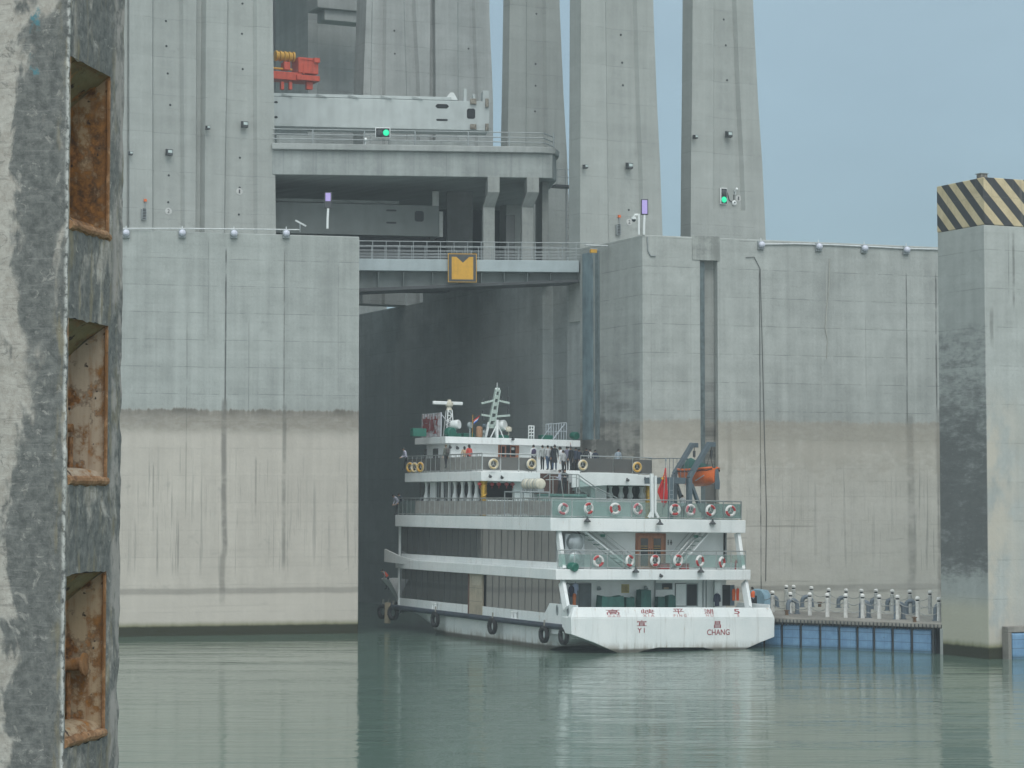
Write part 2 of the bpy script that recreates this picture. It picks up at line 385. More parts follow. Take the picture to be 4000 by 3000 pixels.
poly = [(0, 0), (n1, 0), (n1, .8), (n2, .8), (n2, 0), (L_R+14, 0), (L_R+14, 16), (e2r.x*10.4+3, e2r.y*10.4), (e2r.x*10.4, e2r.y*10.4)]
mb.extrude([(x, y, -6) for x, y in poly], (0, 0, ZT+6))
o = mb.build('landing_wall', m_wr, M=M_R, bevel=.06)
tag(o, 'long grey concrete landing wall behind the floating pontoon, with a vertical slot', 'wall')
m_cap = concrete('slot_cap_concrete', (.31, .325, .31), 0, streak=1.3, blot=.6)
a0, a1 = f(2706), f(2815)
MB().box(a0, a1, -.06, .0-.003, ZT-1.75, ZT+.12).build('slot_cap', m_cap, parent=o, bevel=.04)
MB().box(n1+.12, n1+.5, .35, .8-.003, .5, ZT-1.8).build('slot_rail', plain('slot_steel', (.13, .17, .18), .5, dirt=.25), parent=o)
# channel wall: inner right side of the ship lift entrance, running back from the landing wall
P = M_R @ Vector((e2r.x*10.4, e2r.y*10.4, 0))+E1*.35
M_C = frame(P, TH, 0)
g2 = lambda p, y=1700: xloc(p, y, M_C).y
j = lambda p: g2(p)*.73
mk = [(j(1472), .30, 0, 27, .75, (.02, .022, .025)), (j(1873), .14, 17, 28, .8, (.03, .03, .03)), (j(1873), .3, 8, 18, .5, (.03, .03, .03)), (j(1946), .07, 20, 27, .7, (.03, .03, .03)), (j(2196), .2, 1, 26, .6, (.03, .032, .035)), (j(1620), .3, 5, 26, .35, (.04, .045, .05)), (j(2050), .3, 5, 26, .3, (.06, .06, .06))]
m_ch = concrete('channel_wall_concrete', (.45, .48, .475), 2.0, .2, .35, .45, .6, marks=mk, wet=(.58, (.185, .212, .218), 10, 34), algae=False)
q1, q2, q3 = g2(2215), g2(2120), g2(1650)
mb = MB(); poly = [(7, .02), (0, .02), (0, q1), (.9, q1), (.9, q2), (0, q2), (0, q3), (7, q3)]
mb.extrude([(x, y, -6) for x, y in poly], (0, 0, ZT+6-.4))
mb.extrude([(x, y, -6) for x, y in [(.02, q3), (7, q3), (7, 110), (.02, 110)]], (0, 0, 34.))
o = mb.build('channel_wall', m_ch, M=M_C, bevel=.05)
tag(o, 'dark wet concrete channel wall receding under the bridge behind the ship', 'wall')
# steel gate guide on the landing wall's side face
M_S = frame((RC.x, RC.y, 0), TH, 0)
s0, s1, s2 = [xloc(p, 1300, M_S).y for p in (2350, 2322, 2280)]
m_guide = plain('blue_grey_guide_steel', (.20, .27, .30), .5, .1, dirt=.22, sc=1.)
t = thing('gate_guide', frame(M_S @ Vector((0, s0, 0)), TH, 0), 'tall blue-grey steel gate guide strip on the channel corner beside the bridge end', 'gate guide')
MB().box(-.12, -.002, s1-s0+.15, s2-s0, 14.6, 29.2).build('guide_plate', m_guide, t, bevel=.02)
MB().box(-.09, -.002, .3, s1-s0-.25, 14.6, 29.2).build('guide_rail', plain('guide_rail_steel', (.16, .2, .21), .55, dirt=.2), t, bevel=.02)
# far end of the lift basin; its shade is put into a darker concrete colour
m_far = concrete('shaded_far_concrete', (.15, .16, .165), 2.5, 0, .2, .4, .4)
# ------------------------------------------------------------------ towers
m_tw = concrete('tower_concrete', (.35, .37, .356), 3.0, .5, .25, .3, .18, panel=(2.4, 0., .03))
m_tw2 = concrete('shaded_tower_concrete', (.38, .40, .395), 2.4, .5, .3, .4, .25, panel=(2.6, .2, .05))
def tower(Y, edges, depth, label, mat, ybase=930, zbase=24, ztop=74, fill=None, holes=(), grp='concrete pylons of the ship lift', name='pylon'):
    P = at_depth(edges[0][0], ybase, Y); M = frame(P, TH, 0); sec = []
    def row(z, k):
        pts = []
        for i in range(len(edges)-1):
            d = edges[i][2]; nb_ = min([edges[j_][2] for j_ in (i-1, i+1) if 0 <= j_ < len(edges)-1]+[99]); ch = .22 if d > nb_ and (edges[i+1][0]-edges[i][0]) > 30 else 0.
            for q in (i, i+1):
                b = lx(edges[q][0], ybase, M); tp = lx(edges[q][1], 0, M)
                pts.append((b+(tp-b)*k+(ch if q == i else -ch), d, z))
        return pts+[(pts[-1][0], depth, z), (pts[0][0], depth, z)]
    zb = at_plane(edges[0][0], ybase, P, E2).z; zt = at_plane(edges[0][1], 0, P, E2).z
    for z, k in ((zbase, 0), (zb, 0), (zb+(zt-zb)*.33, .28), (zb+(zt-zb)*.6, .62), (zt, 1), (ztop, 1.25)): sec.append(row(z, k))
    mb = MB(); mb.loft(sec)
    if fill:
        i, yy = fill; xa, xb = lx(edges[i][0], ybase, M), lx(edges[i+1][0], ybase, M); z1 = ploc(edges[i][0], yy, M).z
        d = min(edges[i-1][2], edges[i+1][2])
        mb.box(xa-.03, xb+.03, d-.004, edges[i][2]+.3, zb-2, z1)
    o = mb.build(name, mat, M=M)
    if label: tag(o, label, 'pylon', grp)
    for (px, py) in holes:
        d = edges[1][2]
        for q in range(len(edges)-1):
            if edges[q][0] <= px <= edges[q+1][0]: d = edges[q][2]
        p = ploc(px, py, M, d); h = MB().lathe([(.0, -.02), (.085, -.02), (.085, .02), (.0, .02)], seg=10, axis=(0, -1, 0))
        h.build('drain_hole', m_dark, o, Matrix.Translation(p))
    return o, M
TL, M_TL = tower(177, [(482, 484, .25), (498, 500, .4), (506, 506, 0), (594, 594, .35), (722, 716, 0), (764, 768, .6), (800, 806, 0), (874, 888, .35), (1006, 1004, 0), (1078, 1066, 0)], 60,
    'massive grey concrete pylon with twin recessed panels rising above the globe-lamp wall', m_tw, 890, fill=None,
    holes=[(648, 82), (650, 180), (655, 287), (665, 410), (659, 685), (657, 790), (947, 14), (945, 132), (948, 270), (937, 616), (936, 733), (933, 838)])
TB, M_TB = tower(181, [(2266, 2270, 0), (2375, 2364, .30), (2517, 2488, 0), (2589, 2552, 0)], 2.0,
    'broad concrete pylon behind the violet display and dome camera', m_tw, 930, holes=[(2425, 136), (2430, 245), (2433, 333), (2456, 820)])
TC, M_TC = tower(188, [(2698, 2706, 0), (2784, 2788, .35), (2916, 2877, 0), (2992, 2942, 0)], 1.7,
    'rightmost concrete pylon carrying the upright green traffic light', m_tw, 930, fill=(1, 815), holes=[(2827, 76), (2835, 177), (2840, 313), (2844, 882)])
TA, M_TA = tower(201, [(1978, 1992, 0), (2052, 2054, .25), (2144, 2132, 0), (2226, 2186, 0)], 1.4,
    'narrow concrete pylon standing behind the curved right end of the upper platform', m_tw, 880, holes=[(2095, 54), (2092, 250), (2092, 335), (2090, 435)])
TD, M_TD = tower(212, [(1419, 1432, 0), (1446, 1452, .3), (1506, 1510, 0), (1586, 1576, .25), (1640, 1622, -.1), (1676, 1680, .7), (1702, 1700, 0), (1788, 1786, .25), (1868, 1856, 0), (1926, 1912, 0)], 2.5,
    'wide ribbed concrete pylon directly above the upper steel gate', m_tw2, 360, zbase=28, holes=[(1542, 210), (1540, 120), (1830, 190)])
TE, M_TE = tower(236, [(1203, 1203, 0), (1238, 1238, .5), (1420, 1420, .5), (1520, 1520, .5)], 10,
    'shaded concrete pylon in the gloom behind the red crane', m_tw2, 350, zbase=28)
# stepped top piece of that pylon
# rear of the lift hall, coloured dark for its shade
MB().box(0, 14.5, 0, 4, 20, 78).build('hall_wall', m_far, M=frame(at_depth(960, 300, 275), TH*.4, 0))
tag(bpy.data.objects['hall_wall'], 'inner hall wall far behind the red crane, coloured dark for its shade', 'wall')
p = at_depth(1225, 45, 232)
t = MB().box(0, 8, 0, 3, p.z, p.z+1.2).box(.9, 5, .4, 2.5, p.z-1.1, p.z).build('hall_beam', m_tw2, M=frame(at_depth(1240, 45, 230), TH, 0), bevel=.05)
tag(t, 'dark overhead beam crossing the lift hall above the red crane', 'beam')
t = MB().box(-4, 30, 30, 110, 74.2, 80.).box(-4.5, 30.5, 29.5, 110.5, 80.003, 81.).build('unseen_shade_hall', m_tw2, M=frame(at_depth(1000, 300, 190), TH, 0), bevel=.1)  # stands above the view, added to shade the lift hall below
tag(t, 'unseen concrete machine hall over the pylon tops, added to shade the ship chamber', 'building')
# ------------------------------------------------------------------ upper platform between the pylons
PZ = 38.2
PA, PB = at_height(1075, 560, PZ), at_height(2185, 576, PZ)
M_P, L_P = frame2(Vector((PA.x, PA.y, 0)), Vector((PB.x, PB.y, 0)))
m_plat = concrete('platform_concrete', (.30, .325, .32), 0, streak=.5, blot=.3, panel=(2.6, .4, .25))
t = thing('platform', M_P, 'grey concrete platform deck spanning between the pylons below the upper gate', 'platform')
zb = ploc(1600, 686, M_P).z
prof = [(-.25, 0), (L_P-1.6, 0), (L_P-.5, .5), (L_P, 2.2), (L_P, 8), (-.25, 8)]
mb = MB(); mb.extrude([(x, y+.35 if y == 0 else y, zb) for x, y in prof], (0, 0, PZ-.45-zb)); mb.build('deck_beam', m_plat, t, bevel=.05)
mb = MB(); mb.extrude([(x+(.25 if x > 0 else 0), y if y < 8 else 8.1, PZ-.46) for x, y in prof], (0, 0, .5)); mb.build('parapet', concrete('parapet_concrete', (.33, .35, .345), 0, streak=.4, blot=.3), t, bevel=.06)
MB().box(-9, L_P-.2, 8.004, 23, zb, zb+.8).build('rear_deck', m_plat, t)
rl = MB()
zr = PZ+.04
for px in (1222, 1424, 1622, 1830, 1990, 2164): x = lx(px, 550, M_P); rl.tube([(x, .25, zr), (x, .25, zr+1.18)], .06, 6)
for zz in (1.15, .75, .38): rl.tube([(-.2, .25, zr+zz), (L_P-1.3, .25, zr+zz)], .045, 6); rl.tube([(L_P-1.3, .25, zr+zz), (L_P-.1, 2.6, zr+zz)], .045, 6)
rl.build('railing', m_railgrey, t)
for a, b, hh in ((1080, 1225, .75), (1520, 1830, .45)): MB().box(lx(a, 550, M_P), lx(b, 550, M_P), .9, 1.5, PZ+.05, PZ+.05+hh).build('kerb_block', m_plat, t, bevel=.04)
# columns with corbels under the platform
m_colm = concrete('column_concrete', (.27, .285, .275), 0, streak=.5, blot=.35)
def corbel_column(pa, pb, ca, cb, label):
    Y0 = .6; M = M_P
    xa, xb = lx(pa, 720, M), lx(pb, 720, M); xc, xd = lx(ca, 900, M), lx(cb, 900, M); z1 = ploc(pa, 752, M).z; z2 = ploc(pa, 805, M).z
    o = thing('column', M @ Matrix.Translation((xc, Y0, 0)), label, 'column', 'columns under the platform')
    mb = MB(); mb.box(0, xd-xc, .15, 1.6, 27.7, z2); mb.loft([[(0, .15, z2), (xd-xc, .15, z2), (xd-xc, 1.6, z2), (0, 1.6, z2)], [(xa-xc, -.75, z1), (xb-xc, -.75, z1), (xb-xc, 1.6, z1), (xa-xc, 1.6, z1)]])
    mb.build('shaft', m_colm, o, bevel=.03)
    MB().box(xa-xc, xb-xc, -.76, 1.6, z1+.002, zb-.004).build('corbel', m_colm, o, bevel=.03)
corbel_column(1905, 1951, 1891, 1936, 'square concrete column with corbel under the platform, in front of the lower gate end')
corbel_column(2058, 2105, 2043, 2088, 'square concrete column with corbel under the curved platform end')
# flank wall under the platform, right
xa = lx(2130, 900, M_P); t = MB().box(xa, L_P-.6, 2.4, 7.6, 27.7, zb-.01).build('flank_wall', m_colm, M=M_P, bevel=.05)
tag(t, 'concrete flank wall below the right end of the upper platform', 'wall')
t = MB().box(-8, L_P+.1, 21.5, 23, 28.4, zb-.01).build('chamber_wall', m_dark, M=M_P)  # near-black colour paints the shade under the platform
tag(t, 'back wall of the ship chamber beneath the platform, coloured near-black for its shade', 'wall')
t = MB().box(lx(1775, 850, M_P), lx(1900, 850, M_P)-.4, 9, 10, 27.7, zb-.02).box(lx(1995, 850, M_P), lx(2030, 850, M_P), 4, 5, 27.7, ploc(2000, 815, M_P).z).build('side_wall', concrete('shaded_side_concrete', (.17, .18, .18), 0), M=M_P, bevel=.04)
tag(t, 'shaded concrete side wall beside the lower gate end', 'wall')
# ------------------------------------------------------------------ steel gates
def gate(name, pxl, pyl, pxr, pyr, z, zbot, matc, label, ext, hatch, slots, ribs):
    A, B = at_height(pxl, pyl, z), at_height(pxr, pyr, z); M, L = frame2(Vector((A.x, A.y, 0)), Vector((B.x, B.y, 0)))
    t = thing(name, M, label, 'gate', 'steel gates of the ship lift')
    MB().box(-ext, L, 0, 2.6, zbot, z-.55).build('gate_body', matc, t, bevel=.04)
    mb = MB().box(-ext, lx(hatch[0]-60, pyl, M), .12, 2.4, z-.55+.06, z-.22)
    mb.box(-ext, lx(hatch[0]-60, pyl, M), .3, 2.2, z-.552, z-.48)
    for r_ in ribs:
        x = lx(r_, pyl, M); mb.bar((x, -.02, z-.25), (x+.9, -.12, z-.52), .16, .05)
    mb.build('top_flange', matc, t, bevel=.02)
    x0, x1 = lx(hatch[0], hatch[1], M), lx(hatch[2], hatch[3], M); za, zc = ploc(hatch[0], hatch[1], M).z, ploc(hatch[2], hatch[3], M).z
    mb = MB(); r_ = .12
    pl = [(x0+r_, zc), (x1-r_, zc), (x1, zc+r_), (x1, za-r_), (x1-r_, za), (x0+r_, za), (x0, za-r_), (x0, zc+r_)]
    mb.extrude([(x, -.03, q) for x, q in pl], (0, .3, 0)); mb.build('hatch', m_dark, t)
    for (a, b, c_, d) in slots:
        p0, p1 = ploc(a, b, M), ploc(c_, d, M); hh = (p0.z-p1.z)/2; cz = (p0.z+p1.z)/2
        MB().add([(p0.x, -.02, cz), (p0.x+hh, -.02, cz+hh), (p1.x-hh, -.02, cz+hh), (p1.x, -.02, cz), (p1.x-hh, -.02, cz-hh), (p0.x+hh, -.02, cz-hh)]+[(p0.x, .2, cz), (p0.x+hh, .2, cz+hh), (p1.x-hh, .2, cz+hh), (p1.x, .2, cz), (p1.x-hh, .2, cz-hh), (p0.x+hh, .2, cz-hh)],
            [(0, 1, 2, 3, 4, 5)]+[(i, (i+1) % 6, (i+1) % 6+6, i+6) for i in range(6)]).build('slot', m_dark, t)
    return t, M, L
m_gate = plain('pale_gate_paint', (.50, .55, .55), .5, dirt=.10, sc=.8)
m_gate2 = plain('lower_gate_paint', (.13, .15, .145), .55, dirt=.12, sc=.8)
zg = 44.9
gA = at_height(1075, 352, zg); 
m_hinge = plain('worn_hinge_steel', (.33, .30, .25), .7, dirt=.35, sc=6)
ug, M_G, L_G = gate('upper_gate', 1075, 352, 1912, 372, zg, zg-3.1, m_gate, 'pale grey steel box girder gate resting above the platform railing', 12, (1824, 424, 1856, 464), [(1700, 406, 1754, 424), (1703, 464, 1750, 473), (1070, 395, 1086, 403), (1070, 453, 1086, 462)], (1100, 1236, 1360, 1488, 1610))
mb = MB()
for (a, b, c_, d) in ((1836, 386, 1860, 408), (1895, 386, 1908, 420), (1836, 486, 1860, 506), (1895, 484, 1908, 512)):
    p0, p1 = ploc(a, b, M_G), ploc(c_, d, M_G); MB().box(p0.x, p1.x, -.25, -.003, p1.z, p0.z).build('hinge', m_hinge, ug, bevel=.03)
p0, p1 = ploc(1738, 358, M_G), ploc(1790, 384, M_G)
MB().extrude([(p0.x, .3, p1.z-.1), (p0.x+.5, .3, p0.z), (p0.x+.8, .3, p0.z), (p1.x, .3, p1.z-.1)], (0, .8, 0)).build('bracket', m_white, ug, bevel=.03)
p0, p1 = ploc(1812, 345, M_G), ploc(1824, 384, M_G); mb = MB().box(p0.x, p1.x, .2, .6, p1.z-.3, p0.z)
p0, p1 = ploc(1850, 360, M_G), ploc(1912, 388, M_G); mb.box(p1.x-.55, p1.x, .2, 1.8, p1.z-.3, p0.z+.2).box(p0.x, p0.x+.2, .4, 1.6, p1.z-.3, p0.z-.1)
mb.build('end_lug', m_gate, ug, bevel=.03)
zl = 34.6
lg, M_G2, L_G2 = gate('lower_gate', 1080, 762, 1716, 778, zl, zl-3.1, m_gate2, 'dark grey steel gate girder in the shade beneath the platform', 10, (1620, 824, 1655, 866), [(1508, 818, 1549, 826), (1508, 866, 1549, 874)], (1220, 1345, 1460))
p0 = ploc(1690, 745, M_G2); p1 = ploc(1720, 925, M_G2)
MB().box(p0.x, p1.x-.1, .1, .4, p1.z+1.6, p0.z).box(p1.x-.28, p1.x+.25, .1, .4, p1.z, p1.z+2.1).build('end_lug', plain('pale_lug', (.36, .38, .37), .5), lg, bevel=.03)
MB().box(lx(1100, 930, M_G2)-6, lx(1685, 930, M_G2), .8, 2., zl-4.3, zl-3.1-.004).build('seal_frame', m_dark, lg)
# support beam below lower gate (dark)
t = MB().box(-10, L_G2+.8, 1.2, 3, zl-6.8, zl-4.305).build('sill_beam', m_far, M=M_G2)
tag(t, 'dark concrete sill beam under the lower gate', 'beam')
# ------------------------------------------------------------------ red gantry crane on the upper gate
M_K = frame(at_depth(1075, 340, 206), TH, 0)
pk = lambda px, py, y=0: ploc(px, py, M_K, y)
m_crane = plain('orange_red_paint', (.62, .085, .045), .5, dirt=.12)
ck = thing('gantry_crane', M_K, 'orange-red gantry crane with yellow rope sheaves half hidden behind the left pylon', 'crane')
def kbox(mb, a, b, c_, d, y0, y1): p0, p1 = pk(a, b, y0), pk(c_, d, y0); return mb.box(p0.x, p1.x, y0, y1, p1.z, p0.z)
mb = MB(); kbox(mb, 1020, 272, 1180, 316, 0, 1.6); kbox(mb, 1166, 222, 1244, 290, -.1, 1.8); kbox(mb, 1160, 290, 1250, 318, -.2, 2.); mb.build('girder', m_crane, ck, bevel=.04)
for a, c_ in ((1098, 1110), (1130, 1142), (1198, 1222)): mb = MB(); kbox(mb, a, 318, c_, 350, .2, .6); mb.build('leg', m_crane, ck, bevel=.02)
mb = MB(); kbox(mb, 1110, 240, 1134, 272, .3, 1.2); mb.build('pedestal', m_crane, ck, bevel=.02)
mb = MB(); p0, p1 = pk(1080, 262), pk(1150, 262); mb.tube([(p0.x-1, .6, p0.z), (p1.x, .6, p0.z)], .1, 8); mb.build('axle', m_yellow, ck)
mb = MB(); z0 = pk(1118, 215).z
for i in range(9):
    x = pk(1085+i*8.4, 215).x; r_ = .48 if i % 2 == 0 else .40
    mb.lathe([(0, 0), (r_, 0), (r_, .16), (0, .16)], (x, .7, z0), 18, axis=(1, 0, 0))
mb.build('rope_sheave', m_yellow, ck)
for q5 in ((1175, 232, 1240, 236, -.16, -.1), (1185, 250, 1190, 290, -.16, -.1), (1228, 225, 1250, 245, -.3, 0)): mb = MB(); kbox(mb, *q5); mb.build('bracket', m_crane, ck)
# ------------------------------------------------------------------ bridge across the channel
BZ = 28.7
BA, BB = at_height(1401, 1010, BZ), at_height(2262, 1018, BZ)
M_B, L_B = frame2(Vector((BA.x, BA.y, 0)), Vector((BB.x, BB.y, 0)))
br = thing('bridge', M_B, 'pale steel service bridge with railings across the channel mouth, carrying a yellow sign', 'bridge')
m_bridge = plain('pale_bridge_paint', (.36, .42, .44), .5, dirt=.10, sc=.7); m_bridge2 = plain('bridge_web_paint', (.17, .20, .20), .55, dirt=.15, sc=.7)
z1 = ploc(1600, 1058, M_B).z
MB().box(-5, L_B, 0, 3.2, z1, BZ).build('deck_girder', m_bridge, br, bevel=.03)
za, zc = ploc(1401, 1128, M_B, .9).z, ploc(2262, 1095, M_B, .9).z
k5 = (zc-za)/L_B
mb = MB(); mb.loft([[(-5, .9, za-5*k5), (-5, 2.4, za-5*k5), (-5, 2.4, z1-.003), (-5, .9, z1-.003)], [(L_B, .9, zc), (L_B, 2.4, zc), (L_B, 2.4, z1-.003), (L_B, .9, z1-.003)]]); mb.build('web', m_bridge2, br)
mb = MB(); mb.loft([[(-5, .25, za-5*k5-.33), (-5, 3., za-5*k5-.33), (-5, 3., za-5*k5-.003), (-5, .25, za-5*k5-.003)], [(L_B, .25, zc-.2), (L_B, 3., zc-.2), (L_B, 3., zc-.003), (L_B, .25, zc-.003)]]); mb.build('bottom_flange', m_darksteel, br, bevel=.02)
for px in (1478, 1576, 1690, 1790, 1880, 1970, 2060, 2150):
    x = lx(px, 1090, M_B); zz = za+k5*x
    MB().extrude([(x, .9, zz), (x, .3, zz), (x, .12, z1-.004), (x, .9, z1-.004)], (.05, 0, 0)).build('stiffener', m_bridge2, br)
for y in (.15, 3.0):
    rl = MB(); zr = BZ
    n = 18; h_ = 1.4 if y < 1 else 1.35
    for i in range(-3, n+1):
        x = lx(1456+i*53, 960, M_B) 
        if x < L_B+.5: rl.tube([(x, y, zr), (x, y, zr+h_)], .03, 6)
    for zz in (h_, h_*.68, h_*.5, h_*.33, h_*.16): rl.tube([(-4.5, y, zr+zz), (L_B+1.2, y, zr+zz)], .022 if zz < h_ else .035, 6)
    rl.build('railing', m_railgrey, br)
# yellow clearance sign
p0, p1 = ploc(1750, 990, M_B, -.25), ploc(1862, 1103, M_B, -.25)
W_, H_ = p1.x-p0.x, p0.z-p1.z
sg = thing('navigation_sign', M_B @ Matrix.Translation((p0.x, -.25, p1.z)), 'square yellow and dark navigation sign with a notched top hanging on the bridge', 'sign')
MB().box(0, W_, 0, .08, 0, H_).build('frame', m_yellow, sg, bevel=.01)
MB().box(.045*W_/2, W_-.045*W_/2, -.012, -.002, .045*H_/2, H_-.045*H_/2).build('board', plain('sign_dark_grey', (.055, .06, .062), .5), sg)
q = lambda x, z: (x*W_, -.018, z*H_)
MB().extrude([q(.13, .10), q(.88, .10), q(.88, .885), q(.74, .885), q(.52, .68), q(.29, .885), q(.13, .885)], (0, .005, 0)).build('symbol', m_yellow, sg)
[MB().box(x, x+.05, .05, .1, H_, H_+.25).build('hanger', m_railgrey, sg) for x in (W_*.3, W_*.5, W_*.8)]
# ------------------------------------------------------------------ ladder between pylons
p = at_depth(2212, 990, 196); M = frame(p, TH, 0); za, zc = p.z-3, at_depth(2212, 730, 196).z
t = thing('access_ladder', M, 'slim pale steel ladder in the gap between two pylons at the platform end', 'ladder')
mb = MB(); mb.tube([(0, 0, za), (0, 0, zc)], .05, 6).tube([(.5, 0, za), (.5, 0, zc)], .05, 6); mb.build('rail', m_railgrey, t)
[MB().tube([(0, 0, za+.35*i), (.5, 0, za+.35*i)], .04, 5).build('rung', m_railgrey, t) for i in range(int((zc-za)/.35))]
p = at_depth(2180, 720, 194); M = frame(p, TH, 0)
t = thing('landing_stage', M, 'small dark steel landing with railing at the right end of the platform', 'landing')
MB().box(-.2, 1.6, 0, 1.4, p.z-.15, p.z).build('grating', m_darksteel, t)
mb = MB()
for x in (-.1, .7, 1.5): mb.tube([(x, 0, p.z), (x, 0, p.z+1.3)], .035, 6)
for zz in (.65, 1.3): mb.tube([(-.1, 0, p.z+zz), (1.5, 0, p.z+zz)], .035, 6)
mb.build('railing', m_railgrey, t)
# ------------------------------------------------------------------ lettering
def text_part(s, name, x0, x1, z0, z1, mat, parent, M=Matrix.Identity(4), bold=0.0):
    """letters fitted into a box of the local x-z plane, facing -y"""
    c = bpy.data.curves.new('lettering', 'FONT'); c.body = s; c.extrude = .006; c.offset = bold
    o = bpy.data.objects.new('lettering', c); COL.objects.link(o); bpy.context.view_layer.update()
    dg = bpy.context.evaluated_depsgraph_get(); me = bpy.data.meshes.new_from_object(o.evaluated_get(dg))
    bpy.data.objects.remove(o); bpy.data.curves.remove(c)
    xs = [v.co.x for v in me.vertices]; ys = [v.co.y for v in me.vertices]
    ax, bx, ay, by = min(xs), max(xs), min(ys), max(ys)
    for v in me.vertices:
        v.co = ((v.co.x-ax)/(bx-ax)*(x1-x0)+x0, -v.co.z, (v.co.y-ay)/(by-ay)*(z1-z0)+z0)
    me.materials.clear(); me.materials.append(mat); me.update()
    o = bpy.data.objects.new(name, me); COL.objects.link(o); o.parent = parent; o.matrix_basis = M; return o
# ------------------------------------------------------------------ near pillar with rusty mooring recesses
def near_mat():
    g = G('weathered_pillar_concrete'); x, y, z = g.obj(); u = x+y
    v = g.vec(u, 0., z)
    big = g.noise(g.vec(u*1.5, 0., z*.75), 1., 4, .62, .8); mid = g.noise(g.vec(u*2.2, 1., z*1.5), 1., 6, .68, .4); fine = g.noise(g.vec(u*9, 0., z*9), 1., 6, .7)
    sc = g.noise(g.vec(u*1.6+z*.5, 3., z*9.-u*3.), 1., 5, .7, .5); fl = g.noise(g.vec(u*5., 6., z*5.), 1., 6, .75, 1.2)
    sv = g.noise(g.vec(u*14., 2., z*.7), 1., 5, .7); sh = g.noise(g.vec(u*.8, 2., z*16.), 1., 5, .65)
    c = g.mix(g.ss(fine*.6+mid*.4, .35, .68), (.30, .28, .25), (.47, .455, .42))
    left = g.ss(x, -.06, -.2)
    # dark grey water and mould wash: near the corner, stronger low down and in big blotches
    drk = g.ss(x, -.85, -.30)*left*.42+(1-left)*.20
    pale = g.ss(x+(big-.5)*.5+(mid-.5)*.25, -.50, -.80)*left
    d = g.ss(big*1.15+mid*.5+drk*.40+sv*.10-pale*.26-g.ss(z, 13.6, 15.)*.10*left, .73, .90)
    c = g.mix(d*.92, c, g.mix(g.ss(fine, .3, .7), (.075, .083, .085), (.17, .178, .172)))
    c = g.mix(g.ss(sc, .60, .70)*left*.40, c, (.12, .12, .115))
    c = g.mix(g.ss(sv, .58, .70)*(1-left)*.5, c, g.mix(fine, (.09, .09, .08), (.30, .27, .18)))
    c = g.mix(g.ss(sh, .62, .70)*.3, c, (.11, .11, .11))
    c = g.mix(g.ss(fl, .57, .66)*.45, c, (.47, .455, .42)); c = g.mix(g.ss(fl, .42, .34)*.5, c, (.07, .075, .075))
    hs = g.noise(g.vec(u*2.5, 4., z*26.), 1., 4, .7, .8); c = g.mix(g.ss(hs, .56, .66)*.25*left, c, (.34, .34, .33)); c = g.mix(g.ss(hs, .44, .35)*.3, c, (.09, .095, .095))
    oc = g.noise(g.vec(u*6., 9., z*1.2), 1., 4, .65); c = g.mix((1-left)*g.ss(oc, .50, .66)*.5, c, (.26, .22, .13)); c = g.mix((1-left)*g.ss(y, 1.36, 1.5)*g.ss(mid, .42, .56)*.8, c, (.36, .34, .32))
    # chipped pale arris
    ar = g.ss((u).abs(), .05+0., .0)
    c = g.mix(ar*g.ss(fine, .40, .55)*.8, c, (.56, .57, .55))
    # old blue survey paint
    bl = g.ss(x, -.47, -.44)*g.ss(x, -.33, -.36)*g.ss(z, 14.70, 14.75)*g.ss(z, 15.5, 15.45)*g.ss(mid*.5+fine*.5, .50, .57)
    c = g.mix(bl*.85, c, (.07, .20, .24))
    g.col(c); g.set(Roughness=.9, **{'Specular IOR Level': .2}); g.bump(fine*.5+mid*.9+sc*.3+sv*.3, .55, .03); return g.mat
def rust_mat(name, paint, amount):
    g = G(name); x, y, z = g.obj(); h = x*1.+y*.3
    n1 = g.noise(g.vec(h*2.2, y, z*1.3), 1., 5, .6, .3); n2 = g.noise(g.vec(h*8, y*8, z*8), 1., 6, .7); st = g.noise(g.vec(h*9., y*3, z*.6), 1., 5, .65)
    spots = g.noise(g.vec(h*5., y*5, z*5.), 1., 3, .5)
    c = g.mix(g.ss(st, .35, .7), paint, mul3(paint, .78))
    c = g.mix(g.ss(st*.6+n1*.5, .62-amount*.1, .74-amount*.1)*.8, c, (.26, .13, .055))
    r = g.ss(n1*.62+n2*.38, .60-amount*.16, .70-amount*.16)
    c = g.mix(r, c, g.mix(g.ss(n2, .35, .65), (.055, .032, .018), (.25, .115, .032)))
    c = g.mix(g.ss(spots, .66, .69), c, (.035, .022, .018))
    ringn = g.noise(g.vec(h*3.4, y*3., z*3.4+5.), 1., 4, .62); rg = g.ss((ringn-.60).abs(), .028, .008); c = g.mix(g.ss(ringn, .585, .66), c, g.mix(g.ss(n2, .4, .6), (.09, .045, .02), (.27, .125, .04))); c = g.mix(rg*.35, c, (.06, .035, .022))
    c = g.mix(g.ss(n2*.5+st*.5, .54, .64)*.55, c, (.36, .17, .05))
    edge = g.ss(x, -.13, -.02)
    c = g.mix(edge*g.ss(n2, .35, .6)*.8, c, (.17, .08, .03))
    g.col(c); g.set(Roughness=.8); g.bump(n1+n2*.6-r*.4, .5, .02); return g.mat
NR = radians(-10)
P = at_depth(255, 1944, 25); M_N = frame(P, NR, 0)
np_ = thing('mooring_pillar', M_N, 'weathered close-up concrete pillar with three rusty steel mooring recesses at left edge', 'pillar')
zs = lambda py: CAMZ+(1944-py)*25/9000
niches = [(zs(3960), zs(3270)), (zs(2918), zs(2244)), (zs(1895), zs(1238)), (zs(888), zs(205)), (zs(-150), zs(-820))]
YN0, YN1, DN = .05, 1.30, .47
mb = MB()
sl = [-4, -3, -2.2]+[-1.7+.06*i for i in range(28)]; sl = [s for s in sl if s < -.03]+[-.03, 0, .025, YN0]
